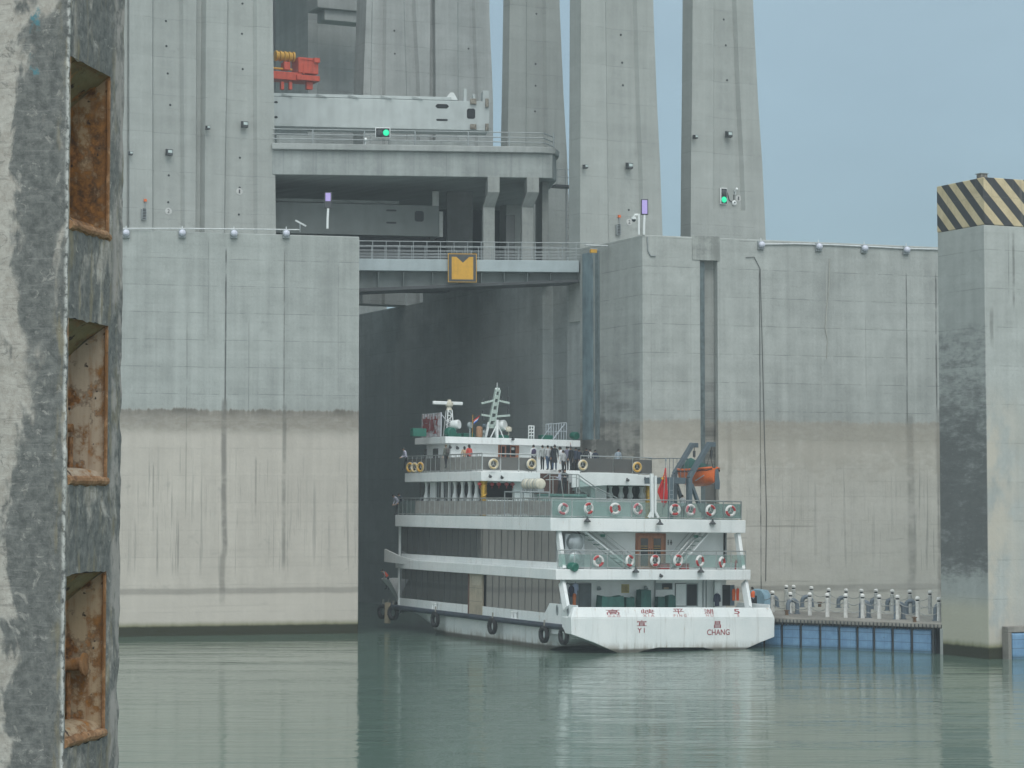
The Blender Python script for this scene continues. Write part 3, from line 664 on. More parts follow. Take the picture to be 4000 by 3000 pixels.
yr = [YN0+(YN1-YN0)*i/18 for i in range(1, 19)]+[1.36, 1.45, 1.55, 1.64, 1.70, 1.77]
sl = sl+yr+[1.83, 2.2, 4.0]
def sp(s):
    if s <= 0: return Vector((s, 0, 0)), Vector((0, -1, 0))
    if s <= 1.77: return Vector((0, s, 0)), Vector((1, 0, 0))
    return Vector((-(s-1.77), 1.77, 0)), Vector((0, 1, 0))
zl_ = [-4, 0, 3, 5]+[6+.05*i for i in range(int((16.4-6)/.05))]+[17, 18, 20, 22]
for a, b in niches: zl_ += [a, b]
zl_ = sorted(set(round(q, 3) for q in zl_))
zz_ = []
for q in zl_:
    if zz_ and q-zz_[-1] < .012:
        if any(abs(q-t_) < .002 for n_ in niches for t_ in n_): zz_[-1] = q
        continue
    zz_.append(q)
idx = {}; 
for j_, z in enumerate(zz_):
    for i, s in enumerate(sl):
        p, n = sp(s); p = p+Vector((0, 0, z))
        if 5.5 < z < 16.6:
            rim = any(abs(z-t_) < .03 for n_ in niches for t_ in n_)
            d = mnoise.fractal(p*2.2, 1, 2, 4)*.012
            cr = max(0, 1-abs(s)/.07); ch = abs(mnoise.noise(Vector((0, s*3, z*5.))))*.055+abs(mnoise.noise(Vector((7, s*8, z*21.))))*.03
            e2 = max(0, 1-abs(s-1.77)/.10)
            p = p+n*d-Vector((1, -1, 0))*cr*ch*.55-Vector((.8, 1, 0))*e2*abs(mnoise.fractal(Vector((3, 2, z*1.7)), 1, 2, 3))*.03
            if rim and .02 < s < 1.36: p.z += mnoise.noise(Vector((s*6, z, 1)))*.03
        idx[i, j_] = len(mb.v); mb.v.append(tuple(p))
for j_ in range(len(zz_)-1):
    zc = (zz_[j_]+zz_[j_+1])/2; hole = any(a < zc < b for a, b in niches)
    for i in range(len(sl)-1):
        sc_ = (sl[i]+sl[i+1])/2
        if hole and YN0 < sc_ < YN1: continue
        mb.f.append([idx[i, j_], idx[i+1, j_], idx[i+1, j_+1], idx[i, j_+1]]); mb.m.append(0)
n0 = len(sl)
mb.f.append([idx[i, len(zz_)-1] for i in range(n0)]); mb.m.append(0)
me_o = mb.build('pillar_shaft', near_mat(), np_, smooth=60)
rusts = [rust_mat('rusted_recess_plate', (.36, .265, .165), .95), rust_mat('worn_recess_plate', (.42, .345, .265), .30), rust_mat('peeling_recess_plate', (.39, .30, .20), .50)]
m_edge_r = rust_mat('rusted_lip', (.36, .21, .11), .65)
m_moss = rust_mat('mossy_rust', (.20, .165, .085), .45)
for k, (a, b) in enumerate(niches):
    hh = b-a
    rc = bpy.data.objects.new('mooring_recess', None); COL.objects.link(rc); rc.parent = np_; rc.matrix_basis = Matrix.Translation((0, YN0, a))
    W_ = YN1-YN0; dp = -DN
    mb = MB()   # steel lining: back, both jambs, sloping ceiling and sill
    nn = 10
    def strip(pts, y0, y1): 
        mb.add([(x, y0, z) for x, z in pts]+[(x, y1, z) for x, z in pts], [(i, i+1, i+1+len(pts), i+len(pts)) for i in range(len(pts)-1)])
    ceil = [(-.0, hh-.0), (-.05, hh-.02), (-.15, hh-.09), (-.30, hh-.20), (dp, hh-.34)]
    sill = [(dp, .20), (-.28, .20), (-.13, .17), (-.03, .08), (.012, -.02)]
    strip([ceil[-1]]+sill[:-1]+[(0, 0)], 0, W_)
    cb = MB(); cp = [(.0, hh)]+ceil[1:]; n8 = 8
    for q in range(n8):
        for (xa, za), (xb, zb__) in zip(cp, cp[1:]):
            y0_, y1_ = W_*q/n8, W_*(q+1)/n8; jz = lambda x, y: mnoise.noise(Vector((x*5, y*5, k)))*.03*(1 if x < -.01 else .3)
            cb.add([(xa, y0_, za+jz(xa, y0_)), (xa, y1_, za+jz(xa, y1_)), (xb, y1_, zb__+jz(xb, y1_)), (xb, y0_, zb__+jz(xb, y0_))], [(0, 1, 2, 3)])
    cb.build('ceiling_plate', m_moss, rc, smooth=60)
    mb.add([(0, W_, hh)]+[(x, W_, z) for x, z in ceil[1:]]+[(x, W_, z) for x, z in sill[:-1]]+[(0, W_, 0)], [list(range(len(ceil)+len(sill)))])
    mb.add([(0, 0, hh)]+[(x, 0, z) for x, z in ceil[1:]]+[(x, 0, z) for x, z in sill[:-1]]+[(0, 0, 0)], [list(range(len(ceil)+len(sill)))])
    mat = rusts[{3: 0, 2: 1, 1: 2}.get(k, 0)]
    mb.build('lining', mat, rc, smooth=40)
    lp = MB(); pts = [(-.015+.012*mnoise.noise(Vector((i, k, 0))), W_*i/12, .05+.025*mnoise.noise(Vector((i*.7, k, 3)))) for i in range(13)]
    lp.tube(pts, [.055+.028*mnoise.noise(Vector((i*.9, k, 9))) for i in range(13)], 10); lp.build('sill_lip', m_edge_r, rc)
    ep = MB(); ep.tube([(-.012, W_-.02, .1), (-.012, W_-.02, hh-.05)], .022, 6); ep.build('edge_strip', m_edge_r, rc)
    if k in (1, 2):
        bp = MB(); zc = hh*(.44 if k == 1 else .36)
        pr5, pl5 = (.075, .24) if k == 1 else (.05, .07); bp.lathe([(.0, 0), (pr5, 0), (pr5, pl5), (.0, pl5)], (dp+.02, W_-.10, zc), 12, axis=(1, 0, 0)); bp.lathe([(0, 0), (.13, 0), (.13, .03), (0, .03)], (dp+.24, W_-.10, zc), 14, axis=(1, 0, 0)) if k == 1 else None
        bp.build('mooring_pin', m_edge_r, rc)
        lb = MB(); lb.tube([(dp+.05, W_-.05, .2), (dp+.05, W_-.05, zc-.1)], .03, 8); lb.build('mooring_bar', m_edge_r, rc)
# ------------------------------------------------------------------ right pillar with hazard band
P = at_height(3862, 2575, 0); M_Q = frame(P, TH, 0)
ztp = ploc(3862, 693, M_Q).z; zbd = ploc(3862, 878, M_Q).z
def pil_extra(g, c, x, y, z, h):
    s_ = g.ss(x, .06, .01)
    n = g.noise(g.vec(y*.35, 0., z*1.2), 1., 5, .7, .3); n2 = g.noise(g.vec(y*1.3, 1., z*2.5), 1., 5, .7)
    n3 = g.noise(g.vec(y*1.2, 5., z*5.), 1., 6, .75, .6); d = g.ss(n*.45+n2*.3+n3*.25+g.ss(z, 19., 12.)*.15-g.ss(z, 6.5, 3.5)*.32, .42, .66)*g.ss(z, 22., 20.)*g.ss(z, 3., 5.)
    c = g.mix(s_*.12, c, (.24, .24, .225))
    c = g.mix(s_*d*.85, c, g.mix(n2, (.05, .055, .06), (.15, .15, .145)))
    fz = g.ss(y, .02, .0)*g.ss(x, 4., .5); nb5 = g.noise(g.vec(x*.5, 8., z*.35), 1., 4, .6); c = g.mix(fz*g.ss(z, 18., 14.)*g.ss(nb5, .36, .56)*.7, c, (.53, .48, .40)); fk = g.noise(g.vec(y*4., 7., z*7.), 1., 5, .75); c = g.mix(s_*d*g.ss(fk, .60, .68)*.6, c, (.42, .42, .41))
    low = g.ss(z, 4.2, 2.8); return g.mix(low*.75*s_, c, (.50, .475, .37))
PL = 5.0
f = lambda p, q=1500: xloc(p, q, M_Q).y*.73
mk = [(f(3736), .14, 22.3, 27, .6, STAIN), (f(3756), .06, 23, 27, .45, STAIN), (f(3824), .22, 20, 22, .5, STAIN)]
m_pr = concrete('pillar_concrete', (.41, .43, .415), 2.45, 1.2, .3, .3, .25, marks=mk, extra=pil_extra, algae=True, bump=.35)
pr = thing('hazard_pillar', M_Q, 'stained concrete pillar with black and yellow hazard stripes at its top', 'pillar')
MB().extrude([(0, 0, -6), (22, 0, -6), (22, PL, -6), (0, PL, -6)], (0, 0, 6+zbd)).build('shaft', m_pr, pr, bevel=.06)
def hazard():
    g = G('hazard_stripes'); x, y, z = g.obj(); u = x-y
    n = g.noise(g.vec(u*.8, 0., z*.8), 1., 5, .7); sv = g.noise(g.vec(u*2., 0., z*.12), 1., 4, .7)
    t = (u+z*1.02+.95).mod(1.52); k = g.ss((t-.38).abs(), .40, .385)
    c = g.mix(k, g.mix(g.ss(n, .3, .7), (.46, .37, .22), (.60, .50, .32)), (.035, .037, .042))
    c = g.mix(g.ss(sv, .55, .72)*.5, c, mul3((.2, .19, .17), .9)); c = g.mix(g.ss((z-(zbd+1.8)).abs(), .03, .01)*.25, c, (.15, .14, .12))
    g.col(c); g.set(Roughness=.75); g.bump(n, .2, .03); return g.mat
MB().extrude([(-.02, -.02, zbd+.003), (22.02, -.02, zbd+.003), (22.02, PL+.02, zbd+.003), (-.02, PL+.02, zbd+.003)], (0, 0, ztp-zbd)).build('hazard_band', hazard(), pr, bevel=.05)
p0 = ploc(3838, 695, M_Q, 1.2)
t = thing('top_box', M_Q @ Matrix.Translation((p0.x-.1, 1.2, ztp)), 'small rusty grey box standing on top of the striped pillar', 'box')
MB().box(0, .5, 0, .5, 0, .42).build('housing', plain('stained_box_paint', (.24, .23, .21), .6, dirt=.4, sc=5), t, bevel=.02)
MB().box(-.07, .57, -.07, .57, .422, .47).build('lid', m_steelgrey, t, bevel=.01)
# ------------------------------------------------------------------ globe lamps with conduit on both walls
def globe_lamp(M, label):
    t = thing('globe_lamp', M, label, 'lamp', 'white globe lamps under the wall tops')
    mb = MB(); mb.ball((0, -.28, 0), .25, seg=18, rings=12); mb.build('globe', m_lampglobe, t)
    mb = MB(); mb.box(-.26, .26, -.2, -.002, -.36, .30); mb.build('mounting_plate', m_railgrey, t, bevel=.02)
    mb = MB(); mb.tube([(0, -.1, .28), (0, -.1, .52)], .04, 6); mb.build('cable_stub', m_conduit, t)
    return t
for (px, py), lb in zip([(492, 911), (711, 911), (913, 913), (1117, 913)], ['white globe lamp beside the close-up pillar edge, under the white conduit', 'white globe lamp second along the conduit from the close-up pillar', 'white globe lamp below the groove between the twin recessed panels', 'white globe lamp at the conduit end, nearest the violet display by the ship']):
    p = ploc(px, py, M_L); globe_lamp(M_L @ Matrix.Translation((p.x, 0, p.z)), lb)
for (px, py), lb in zip([(2970, 957), (3195, 964), (3373, 971), (3537, 977)], ['white globe lamp at the start of the conduit, above the dark hanging cable', 'white globe lamp second from the dark hanging cable, above the landing wall crack', 'white globe lamp third from the dark hanging cable along the conduit', 'white globe lamp closest to the black and yellow striped pillar']):
    p = ploc(px, py, M_R); globe_lamp(M_R @ Matrix.Translation((p.x, 0, p.z)), lb)
def conduit(M, pts, r, label, off=-.09):
    q = [ploc(a, b, M) for a, b in pts]; P = M @ Vector((q[0].x, off, q[0].z))
    mb = MB(); mb.tube([M @ Vector((v.x, off, v.z))-P for v in q], r, 6)
    return tag(mb.build('conduit', m_conduit, M=Matrix.Translation(P)), label, 'pipe')
conduit(M_L, [(440, 893), (700, 893), (900, 895), (1172, 898)], .05, 'white conduit pipe along the top of the left-hand globe-lamp wall')
conduit(M_R, [(2960, 955), (3100, 953), (3250, 957), (3400, 964), (3550, 972), (3690, 975)], .06, 'white conduit pipe along the landing wall top toward the striped pillar')
q = [ploc(a, b, M_R) for a, b in [(2912, 1006), (2945, 1004), (2968, 1050), (2975, 1300), (2985, 1700), (2993, 2000), (2990, 2270)]]
P = M_R @ Vector((q[0].x, -.06, q[0].z)); mb = MB(); mb.tube([M_R @ Vector((v.x, -.06, v.z))-P for v in q], .03, 6)
tag(mb.build('hanging_cable', plain('faded_cable', (.13, .135, .13), .7), M=Matrix.Translation(P)), 'dark cable hanging down the landing wall from a bracket', 'cable')
q = [ploc(a, b, M_R) for a, b in [(3240, 1010), (3237, 1120), (3222, 1280), (3232, 1330), (3228, 1400)]]
P = M_R @ Vector((q[0].x, -.04, q[0].z)); mb = MB(); mb.tube([M_R @ Vector((v.x, -.04, v.z))-P for v in q], .03, 6)
tag(mb.build('hanging_rope', plain('pale_rope', (.46, .46, .42), .9), M=Matrix.Translation(P)), 'pale wavy rope hanging on the landing wall', 'rope')
q = [ploc(a, b, M_R) for a, b in [(2527, 925), (2530, 980), (2540, 1000), (2560, 1000)]]
P = M_R @ Vector((q[0].x, -.07, q[0].z)); mb = MB(); mb.tube([M_R @ Vector((v.x, -.07, v.z))-P for v in q], .05, 6)
tag(mb.build('cable_pipe', m_railgrey, M=Matrix.Translation(P)), 'thin bent cable pipe below the dome camera post', 'pipe')
# ------------------------------------------------------------------ floodlights, vents, number plates on the pylons
m_floodglass = plain('floodlight_glass', (.50, .58, .56), .15, .3)
def floodlight(M, px, py, d, label, s=.27):
    p = ploc(px, py, M, d); t = thing('floodlight', M @ Matrix.Translation((p.x, d, p.z)), label, 'floodlight', 'box floodlights on the pylons')
    MB().loft([[(-s, -.22, -s), (s, -.22, -s), (s, -.22, s), (-s, -.22, s)], [(-s*.8, -.62, -s*.9), (s*.8, -.62, -s*.9), (s*.8, -.62, s*.7), (-s*.8, -.62, s*.7)]]).build('housing', m_darksteel, t, bevel=.015)
    MB().box(-s*.62, s*.62, -.635, -.622, -s*.3, s*.5).build('lens', m_floodglass, t)
    MB().box(-.05, .05, -.22, -.002, -.08, .08).build('bracket', m_railgrey, t)
floodlight(M_TL, 656, 597, .35, 'box floodlight on the panel above plate 2, close-up pillar side')
floodlight(M_TL, 950, 488, .35, 'box floodlight on the panel above plate 1')
floodlight(M_TL, 505, 601, 0, 'small side-on floodlight beside the close-up pillar edge', .16)
floodlight(M_TL, 806, 501, 0, 'small side-on floodlight at the groove between the twin panels', .16)
floodlight(M_TB, 2450, 650, .30, 'box floodlight on the broad pylon above the violet display')
floodlight(M_TB, 2278, 653, 0, 'small side-on floodlight on the edge of the broad pylon', .17)
floodlight(M_TC, 2838, 527, .35, 'box floodlight above the upright green traffic light')
floodlight(M_TC, 2707, 537, 0, 'small side-on floodlight on the edge of the rightmost pylon', .17)
m_plate = plain('pale_plate', (.52, .53, .52), .5); m_ink = plain('dark_lettering', (.06, .06, .065), .6)
def plate(M, px, py, d, s, label):
    p = ploc(px, py, M, d); t = thing('number_plate', M @ Matrix.Translation((p.x, d, p.z)), label, 'plate', 'round number plates on the pylons')
    MB().lathe([(0, .003), (.27, .003), (.27, .03), (0, .03)], seg=24, axis=(0, -1, 0)).build('disc', m_plate, t)
    text_part(s, 'numeral', -.06 if s == '1' else -.09, .06 if s == '1' else .09, -.15, .15, m_ink, t, Matrix.Translation((0, -.036, 0)))
plate(M_TL, 658, 825, .35, '2', 'round pale plate reading 2 on the pylon next to the close-up pillar')
plate(M_TL, 935, 748, .35, '1', 'round pale plate reading 1 below a drain hole over the globe-lamp wall')
plate(M_TB, 2458, 867, .30, '2', 'round pale plate reading 2 beside the dome camera post')
plate(M_TC, 2884, 775, .35, '1', 'round pale plate reading 1 beside the upright traffic light')
def vent(M, px, py, d, label):
    p = ploc(px, py, M, d); t = thing('louvre_box', M @ Matrix.Translation((p.x, d, p.z)), label, 'vent', 'louvre boxes at the pylon feet')
    MB().box(-.19, .19, -.25, -.002, -.42, .42).build('housing', m_railgrey, t, bevel=.02)
    mb = MB(); [mb.box(-.13, .13, -.27, -.252, -.36+.12*i, -.29+.12*i) for i in range(7)]; mb.build('louvre', m_dark, t)
    mb = MB(); mb.tube([(.12, -.1, .42), (.12, -.1, 1.0)], .03, 6); mb.build('mast', m_railgrey, t)
    MB().box(.02, .22, -.18, -.02, 1.0, 1.2).build('beacon', m_orange, t)
vent(M_TL, 560, 838, .0, 'small dark louvre box with orange beacon at the foot of the panel 2 pylon')
vent(M_TB, 2412, 899, .30, 'small dark louvre box left of plate 2 and the dome camera')
# ------------------------------------------------------------------ traffic lights
def traffic_light(M, horizontal, label):
    t = thing('traffic_light', M, label, 'traffic light', 'green signal lights')
    a, b = (.60, .42) if horizontal else (.32, .68)
    MB().box(-a, a, -.22, -.02, -b, b).build('housing', m_white, t, bevel=.05)
    MB().box(-a+.06, a-.06, -.24, -.222, -b+.06, b-.06).build('face', m_dark, t)
    for s_, m_, nm in ((-1, m_darksteel, 'unlit_lens'), (1, m_green_lamp, 'lit_lens')):
        c = (s_*.26, -.243, 0) if horizontal else (0, -.243, -s_*.30)
        MB().lathe([(0, 0), (.25, 0), (.20, .05), (0, .08)], c, 20, axis=(0, -1, 0)).build(nm, m_, t)
    return t
p = ploc(1495, 520, M_P, .1); traffic_light(M_P @ Matrix.Translation((p.x, .1, p.z)), True, 'horizontal traffic light showing green on the platform railing')
p = ploc(2823, 767, M_TC, .35); t = traffic_light(M_TC @ Matrix.Translation((p.x, .35, p.z)), False, 'upright traffic light showing green on the rightmost pylon')
mb = MB(); mb.tube([(.32, -.1, .5), (.48, -.05, .1), (.60, -.05, -.3), (.85, -.05, -.42), (1.05, -.05, -.25), (1.05, -.05, .2)], .035, 6); mb.build('cable', m_black, t)
def camera_thing(M, label, dome):
    t = thing('security_camera', M, label, 'camera', 'security cameras')
    mb = MB()
    if dome:
        mb.lathe([(0, .17), (.18, .14), (.19, -.02), (.17, -.05), (0, -.05)], seg=16); mb.build('housing', m_white, t)
        MB().ball((0, 0, -.08), .155, seg=14, rings=8).build('dome', m_glassdark, t)
        mb = MB(); mb.tube([(0, 0, .16), (.05, 0, .28), (.3, 0, .28)], .04, 6); mb.build('bracket', m_white, t)
    else:
        mb.obox((0, -.05, .30), (Vector((1, 0, 0)), Vector((0, .9, -.43)), Vector((0, .43, .9))), .09, .2, .09); mb.build('housing', m_white, t, bevel=.02)
        MB().tube([(0, 0, -.1), (0, 0, .25)], .035, 6).build('bracket', m_white, t)
    return t
p = ploc(1428, 541, M_P, .25); camera_thing(M_P @ Matrix.Translation((p.x, .25, PZ+.1)), 'small white security camera on the platform railing next to the horizontal traffic light', False)
p = ploc(2869, 752, M_TC, .35); camera_thing(M_TC @ Matrix.Translation((p.x, .15, p.z-.1)), 'small white security camera beside the upright traffic light', False)
p = ploc(2866, 793, M_TC, .35); t = thing('speaker', M_TC @ Matrix.Translation((p.x, .35, p.z)), 'small round white loudspeaker under the pylon camera and plate 1', 'speaker')
MB().lathe([(0, .003), (.2, .003), (.22, .12), (.12, .2), (0, .14)], seg=18, axis=(0, -1, 0)).build('horn', m_white, t); MB().lathe([(0, 0), (.09, 0), (0, .03)], (0, -.17, 0), 14, axis=(0, -1, 0)).build('driver', m_darksteel, t)
# ------------------------------------------------------------------ violet displays on posts
def display(P, hp, wd, ht, label, a):
    t = thing('display_post', frame(P, a), label, 'display', 'violet displays on white posts')
    MB().tube([(0, 0, 0), (.01, 0, hp*.5), (.05, 0, hp)], .085, 10).build('post', m_white, t)
    MB().box(-wd/2+.05, wd/2+.05, -.1, .12, hp, hp+ht).build('housing', m_darksteel, t, bevel=.03)
    return t
p = at_height(1279, 893, ZT); Y = p.y; k = Y/9000
t = display(p, 80*k, 30*k, 63*k, 'violet display on a white post on top of the globe-lamp wall', TH*.3)
g = G('violet_led_matrix'); x, y, z = g.obj(); n = g.noise(g.vec((x*14).floor(), 0., (z*14).floor()), 3., 2)
g.col((.05, .04, .1)); g.put(g.p.inputs['Emission Color'], g.mix(g.ss(n, .4, .6), (.40, .30, .85), (.66, .60, .95))); g.p.inputs['Emission Strength'].default_value = .5; m_led = g.mat
MB().box(.05-11*k, .05+9*k, -.115, -.102, 80*k+28*k, 80*k+60*k).build('screen', m_led, t)
p = at_height(2510, 915, ZT); p = p+Vector((.12, .3, 0)); k = p.y/9000
t = display(p, 78*k, 28*k, 62*k, 'violet display on a white post beside the dome camera', TH*.3)
MB().box(.05-11*k, .05+10*k, -.115, -.102, 78*k+4*k, 78*k+58*k).build('screen', m_led, t)
q = p+Vector((-.38, -.05, 0)); t = thing('camera_post', frame(q, 0), 'white post carrying a dome security camera at the channel corner', 'post')
MB().tube([(0, 0, 0), (0, 0, 82*k)], .08, 10).build('post', m_white, t); MB().tube([(0, 0, 80*k), (-.32, 0, 80*k)], .05, 8).build('arm', m_white, t)
camera_thing(frame(q+Vector((-.38, -.05, 62*k)), 0), 'white dome security camera hanging from its post beside the violet display', True)
# small lamps on arms
for (px, py, z, dx, lb) in ((1172, 885, ZT, -.35, 'slim pale lamp arm on the globe-lamp wall near the display post'), (2330, 975, 28.72, 0, 'slim pale lamp arm at the bridge end on the channel side')):
    p = at_height(px, py, z+.35); t = thing('lamp_arm', frame(p, .3), lb, 'lamp')
    if px < 2000: MB().bar((-.35, 0, .45), (.45, 0, .05), .07, .12).build('lamp_head', m_conduit, t); MB().tube([(0, 0, -.4), (0, 0, .25)], .04, 6).build('post', m_railgrey, t)
    else: MB().box(-.9, .9, -.1, .2, .28, .36).build('lamp_head', m_conduit, t, bevel=.02); MB().tube([(-.5, 0, -.35), (-.5, 0, .28)], .03, 6).build('post', m_railgrey, t)
p = at_height(2318, 988, 28.75); t = thing('equipment_box', frame(p, .3), 'small yellow equipment box on the wall ledge at the bridge end', 'box')
MB().box(-.25, .25, -.15, .2, 0, .28).build('body', m_yellow, t, bevel=.02); MB().box(-.28, .28, -.18, .23, .283, .31).build('lid', m_conduit, t)
# ------------------------------------------------------------------ floating pontoon
FA, FB = at_height(3049, 2528, 0), at_height(3636, 2553, 0)
M_F, L_F = frame2(FA, FB)
m_deck = concrete('pontoon_deck', (.27, .255, .23), 0, streak=.3, blot=.6); 
def float_mat():
    g = G('blue_float_plastic'); x, y, z = g.obj()
    n = g.noise(g.vec(x, y, z), 1.6, 4, .6); n2 = g.noise(g.vec(x*5, y*5, z*5), 1., 3)
    c = g.mix(g.ss(n, .3, .7), (.105, .215, .36), (.15, .285, .44))
    ln = g.ss(((z+.15).mod(.55)-.27).abs(), .035, .012).max(g.ss((x.mod(.62)-.31).abs(), .02, .008)*.5); c = g.mix(ln*.6, c, (.02, .05, .09))
    c = g.mix(g.ss(n2, .66, .74)*.6, c, (.02, .03, .04)); c = g.mix(g.ss(z, .35, .05)*.6, c, (.03, .075, .09)); g.col(c); g.set(Roughness=.4); return g.mat
m_float = float_mat()
po = thing('pontoon', M_F, 'floating landing pontoon on blue floats behind the ship stern, carrying posts and pipe arches', 'pontoon')
ZD = 2.0
xe = ploc(3694, 2440, M_F).x
MB().extrude([(-6, -.25, ZD-.32), (xe, -.25, ZD-.32), (xe+1.5, 8.5, ZD-.32), (-6, 8.5, ZD-.32)], (0, 0, .32)).build('deck', m_deck, po, bevel=.05)
seps = [3052, 3126, 3202, 3276, 3347, 3412, 3485, 3560]
xs = [ploc(p, 2490, M_F).x for p in seps]; st = (xs[-1]-xs[0])/7; xl = [xs[0]-st*k for k in (2, 1)]+xs+[ploc(3641, 2490, M_F).x]
def float_box(mb, x0, x1, z0, z1, y0, y1):
    r = .16; mb.loft([[(x, y0, z0), (x, y0, z1-r), (x, y0+r*.3, z1-r*.3), (x, y0+r, z1), (x, y1, z1), (x, y1, z0)] for x in (x0, x1)])
for i in range(len(xl)-1):
    mb = MB(); g_ = .10; float_box(mb, xl[i]+g_, xl[i+1]-g_, -.6, ZD-.45, 0, 2.2); mb.build('float', m_float, po, bevel=.05)
mb = MB()
for x in xl: mb.box(x-.07, x+.07, .12, .3, -.5, ZD-.34)
mb.box(-6, xl[-1]+1.0, .7, 2.0, -.3, ZD-.4); mb.build('frame', m_darksteel, po)
mb = MB()
for i in range(70): x = -4+i*.27; mb.box(x, x+.05, -.31, -.255, ZD-.38-.12*random.random(), ZD-.1)
mb.build('edge_fringe', m_darksteel, po)
t = MB().box(ploc(3680, 2500, M_F).x-.0, xe+.35, -.35, .6, -2, ZD-.34).build('guide_column', m_colm, M=M_F, bevel=.04)
tag(t, 'short concrete guide column between the pontoon end and the striped pillar', 'column')
# posts with chains
m_post = plain('chipped_white_paint', (.80, .80, .77), .5, dirt=.16, sc=5)
m_chain = plain('galvanised_chain', (.42, .43, .42), .5, .3)
def post_at(px, pb, pt, label, front):
    p = at_height(px, pb, ZD); k = p.y/9000; h = (pb-pt)*k
    t = thing('chain_post', frame(p, M_F.to_euler().z), label, 'post', 'white chain posts along the pontoon')
    MB().lathe([(0, 0), (.14, 0), (.14, h-.42), (.15, h-.40), (.15, h-.34), (.10, h-.32), (.10, h-.20), (.16, h-.18), (.16, h-.08), (.09, h), (0, h+.01)], seg=14).build('shaft', m_post, t)
    MB().lathe([(0, 0), (.11, 0), (.11, .1), (0, .1)], (0, 0, h-.31), 12).build('lamp_ring', m_dark, t)
    return t, p, h
c5 = lambda x, y: (2900+x/2.011, 2200+y/2.011)
fr = [(98, 207, 345), (236, 217, 385), (378, 228, 398), (530, 231, 410), (668, 236, 423), (812, 240, 428), (945, 242, 432), (1075, 247, 437), (1220, 250, 442), (1377, 262, 450), (1545, 268, 456)]
bk = [(345, 172, 330), (402, 172, 336), (542, 182, 345), (678, 195, 352), (815, 200, 362), (935, 203, 368), (1050, 203, 372), (1178, 207, 380), (1317, 209, 390), (1474, 216, 398)]
od = ['first', 'second', 'third', 'fourth', 'fifth', 'sixth', 'seventh', 'eighth', 'ninth', 'tenth', 'eleventh']
rows = []
for row, nm in ((fr, 'water-edge'), (bk, 'wall-side')):
    pr_ = None; lst = []
    for i, (x, a, b) in enumerate(row):
        (px, pb), (_, pt) = c5(x, b), c5(x, a)
        lst.append(post_at(px, pb, pt, f'white chain post, {od[i]} from the ship stern in the {nm} row of the pontoon', nm == 'water-edge'))
    rows.append(lst)
    for i in range(len(lst)-1):
        (t0, p0, h0), (t1, p1, h1) = lst[i], lst[i+1]
        for k_, sg_ in ((.72, .30), (.38, .26)):
            a = Vector((p0.x, p0.y, ZD+h0*k_)); b = Vector((p1.x, p1.y, ZD+h1*k_)); mi = t0.matrix_basis.inverted()
            mb = MB(); n = 12; pts = []
            for q in range(n+1): s_ = q/n; v = a.lerp(b, s_); v.z -= sg_*4*s_*(1-s_); pts.append(mi @ v)
            mb.tube(pts, .022 if row is bk else .027, 5); mb.build('chain', m_chain, t0)
m_pipe = plain('slate_blue_pipe_paint', (.17, .21, .25), .45, dirt=.12)
def arch(px, py, wpx, lpx, label, ang=0.):
    """an inverted U of thick pipe: apex pixel, outer width and right leg bottom"""
    p = at_height(px, lpx, ZD); k = p.y/9000; R = wpx*k/2-.14; h = (lpx-py)*k-.14
    t = tag(None or bpy.data.objects.new('pipe_arch', None), label, 'pipe', 'slate-blue pipe arches on the pontoon'); COL.objects.link(t); t.matrix_basis = frame(p, ang)
    pts = [(-R, 0, .004)]+[(R*cos(pi-a*pi/14), 0, h-R+R*sin(a*pi/14)) for a in range(15)]+[(R, 0, .004)]
    MB().tube(pts, .155, 14).build('bent_pipe', m_pipe, t)
    MB().lathe([(0, .001), (.24, .001), (.24, .05), (0, .05)], (-R, 0, 0), 14).lathe([(0, .001), (.24, .001), (.24, .05), (0, .05)], (R, 0, 0), 14).build('foot_flange', m_pipe, t)
ar = [(130, 265, 85, 350, 'beside the orange-vested person'), (237, 248, 98, 345, 'second from the ship stern'), (395, 275, 105, 398, 'beside the third water-edge post'), (508, 248, 105, 345, 'below the third wall-side post'), (785, 256, 92, 350, 'between the fourth and fifth wall-side posts'),
      (962, 290, 90, 428, 'behind the seventh water-edge post'), (1040, 268, 80, 360, 'below the seventh wall-side post'), (1165, 272, 82, 372, 'below the eighth wall-side post'), (1235, 302, 92, 440, 'behind the ninth water-edge post'), (1320, 282, 92, 402, 'under the ninth wall-side post'), (1555, 310, 110, 452, 'closest to the striped pillar')]
for i, (x, a, wd, b, lb) in enumerate(ar):
    (px, py), (_, pb) = c5(x, a), c5(x, b); arch(px, py, wd/2.011, pb, 'slate-blue inverted pipe arch on the pontoon '+lb, [.1, -.2, .15, 0, .1, -.1, .1, 0, .12, -.1, .1][i])
m_rustb = rust_mat('rusty_bollard_steel', (.16, .12, .09), .5)
for (x, a, b, lb) in ((348, 368, 408, 'between the ship stern and the water edge'), (607, 305, 343, 'in the middle of the pontoon'), (1352, 422, 463, 'at the water edge near the striped pillar')):
    (px, pb), (_, pt) = c5(x, b), c5(x, a); p = at_height(px, pb, ZD); k = p.y/9000; h = (pb-pt)*k
    t = thing('bollard', frame(p, 0), 'stubby rusty mooring bollard '+lb, 'bollard', 'rusty mooring bollards')
    MB().lathe([(0, 0), (.13, 0), (.12, h-.07), (.19, h-.05), (.19, h), (0, h+.02)], seg=14).build('drum', m_rustb, t)
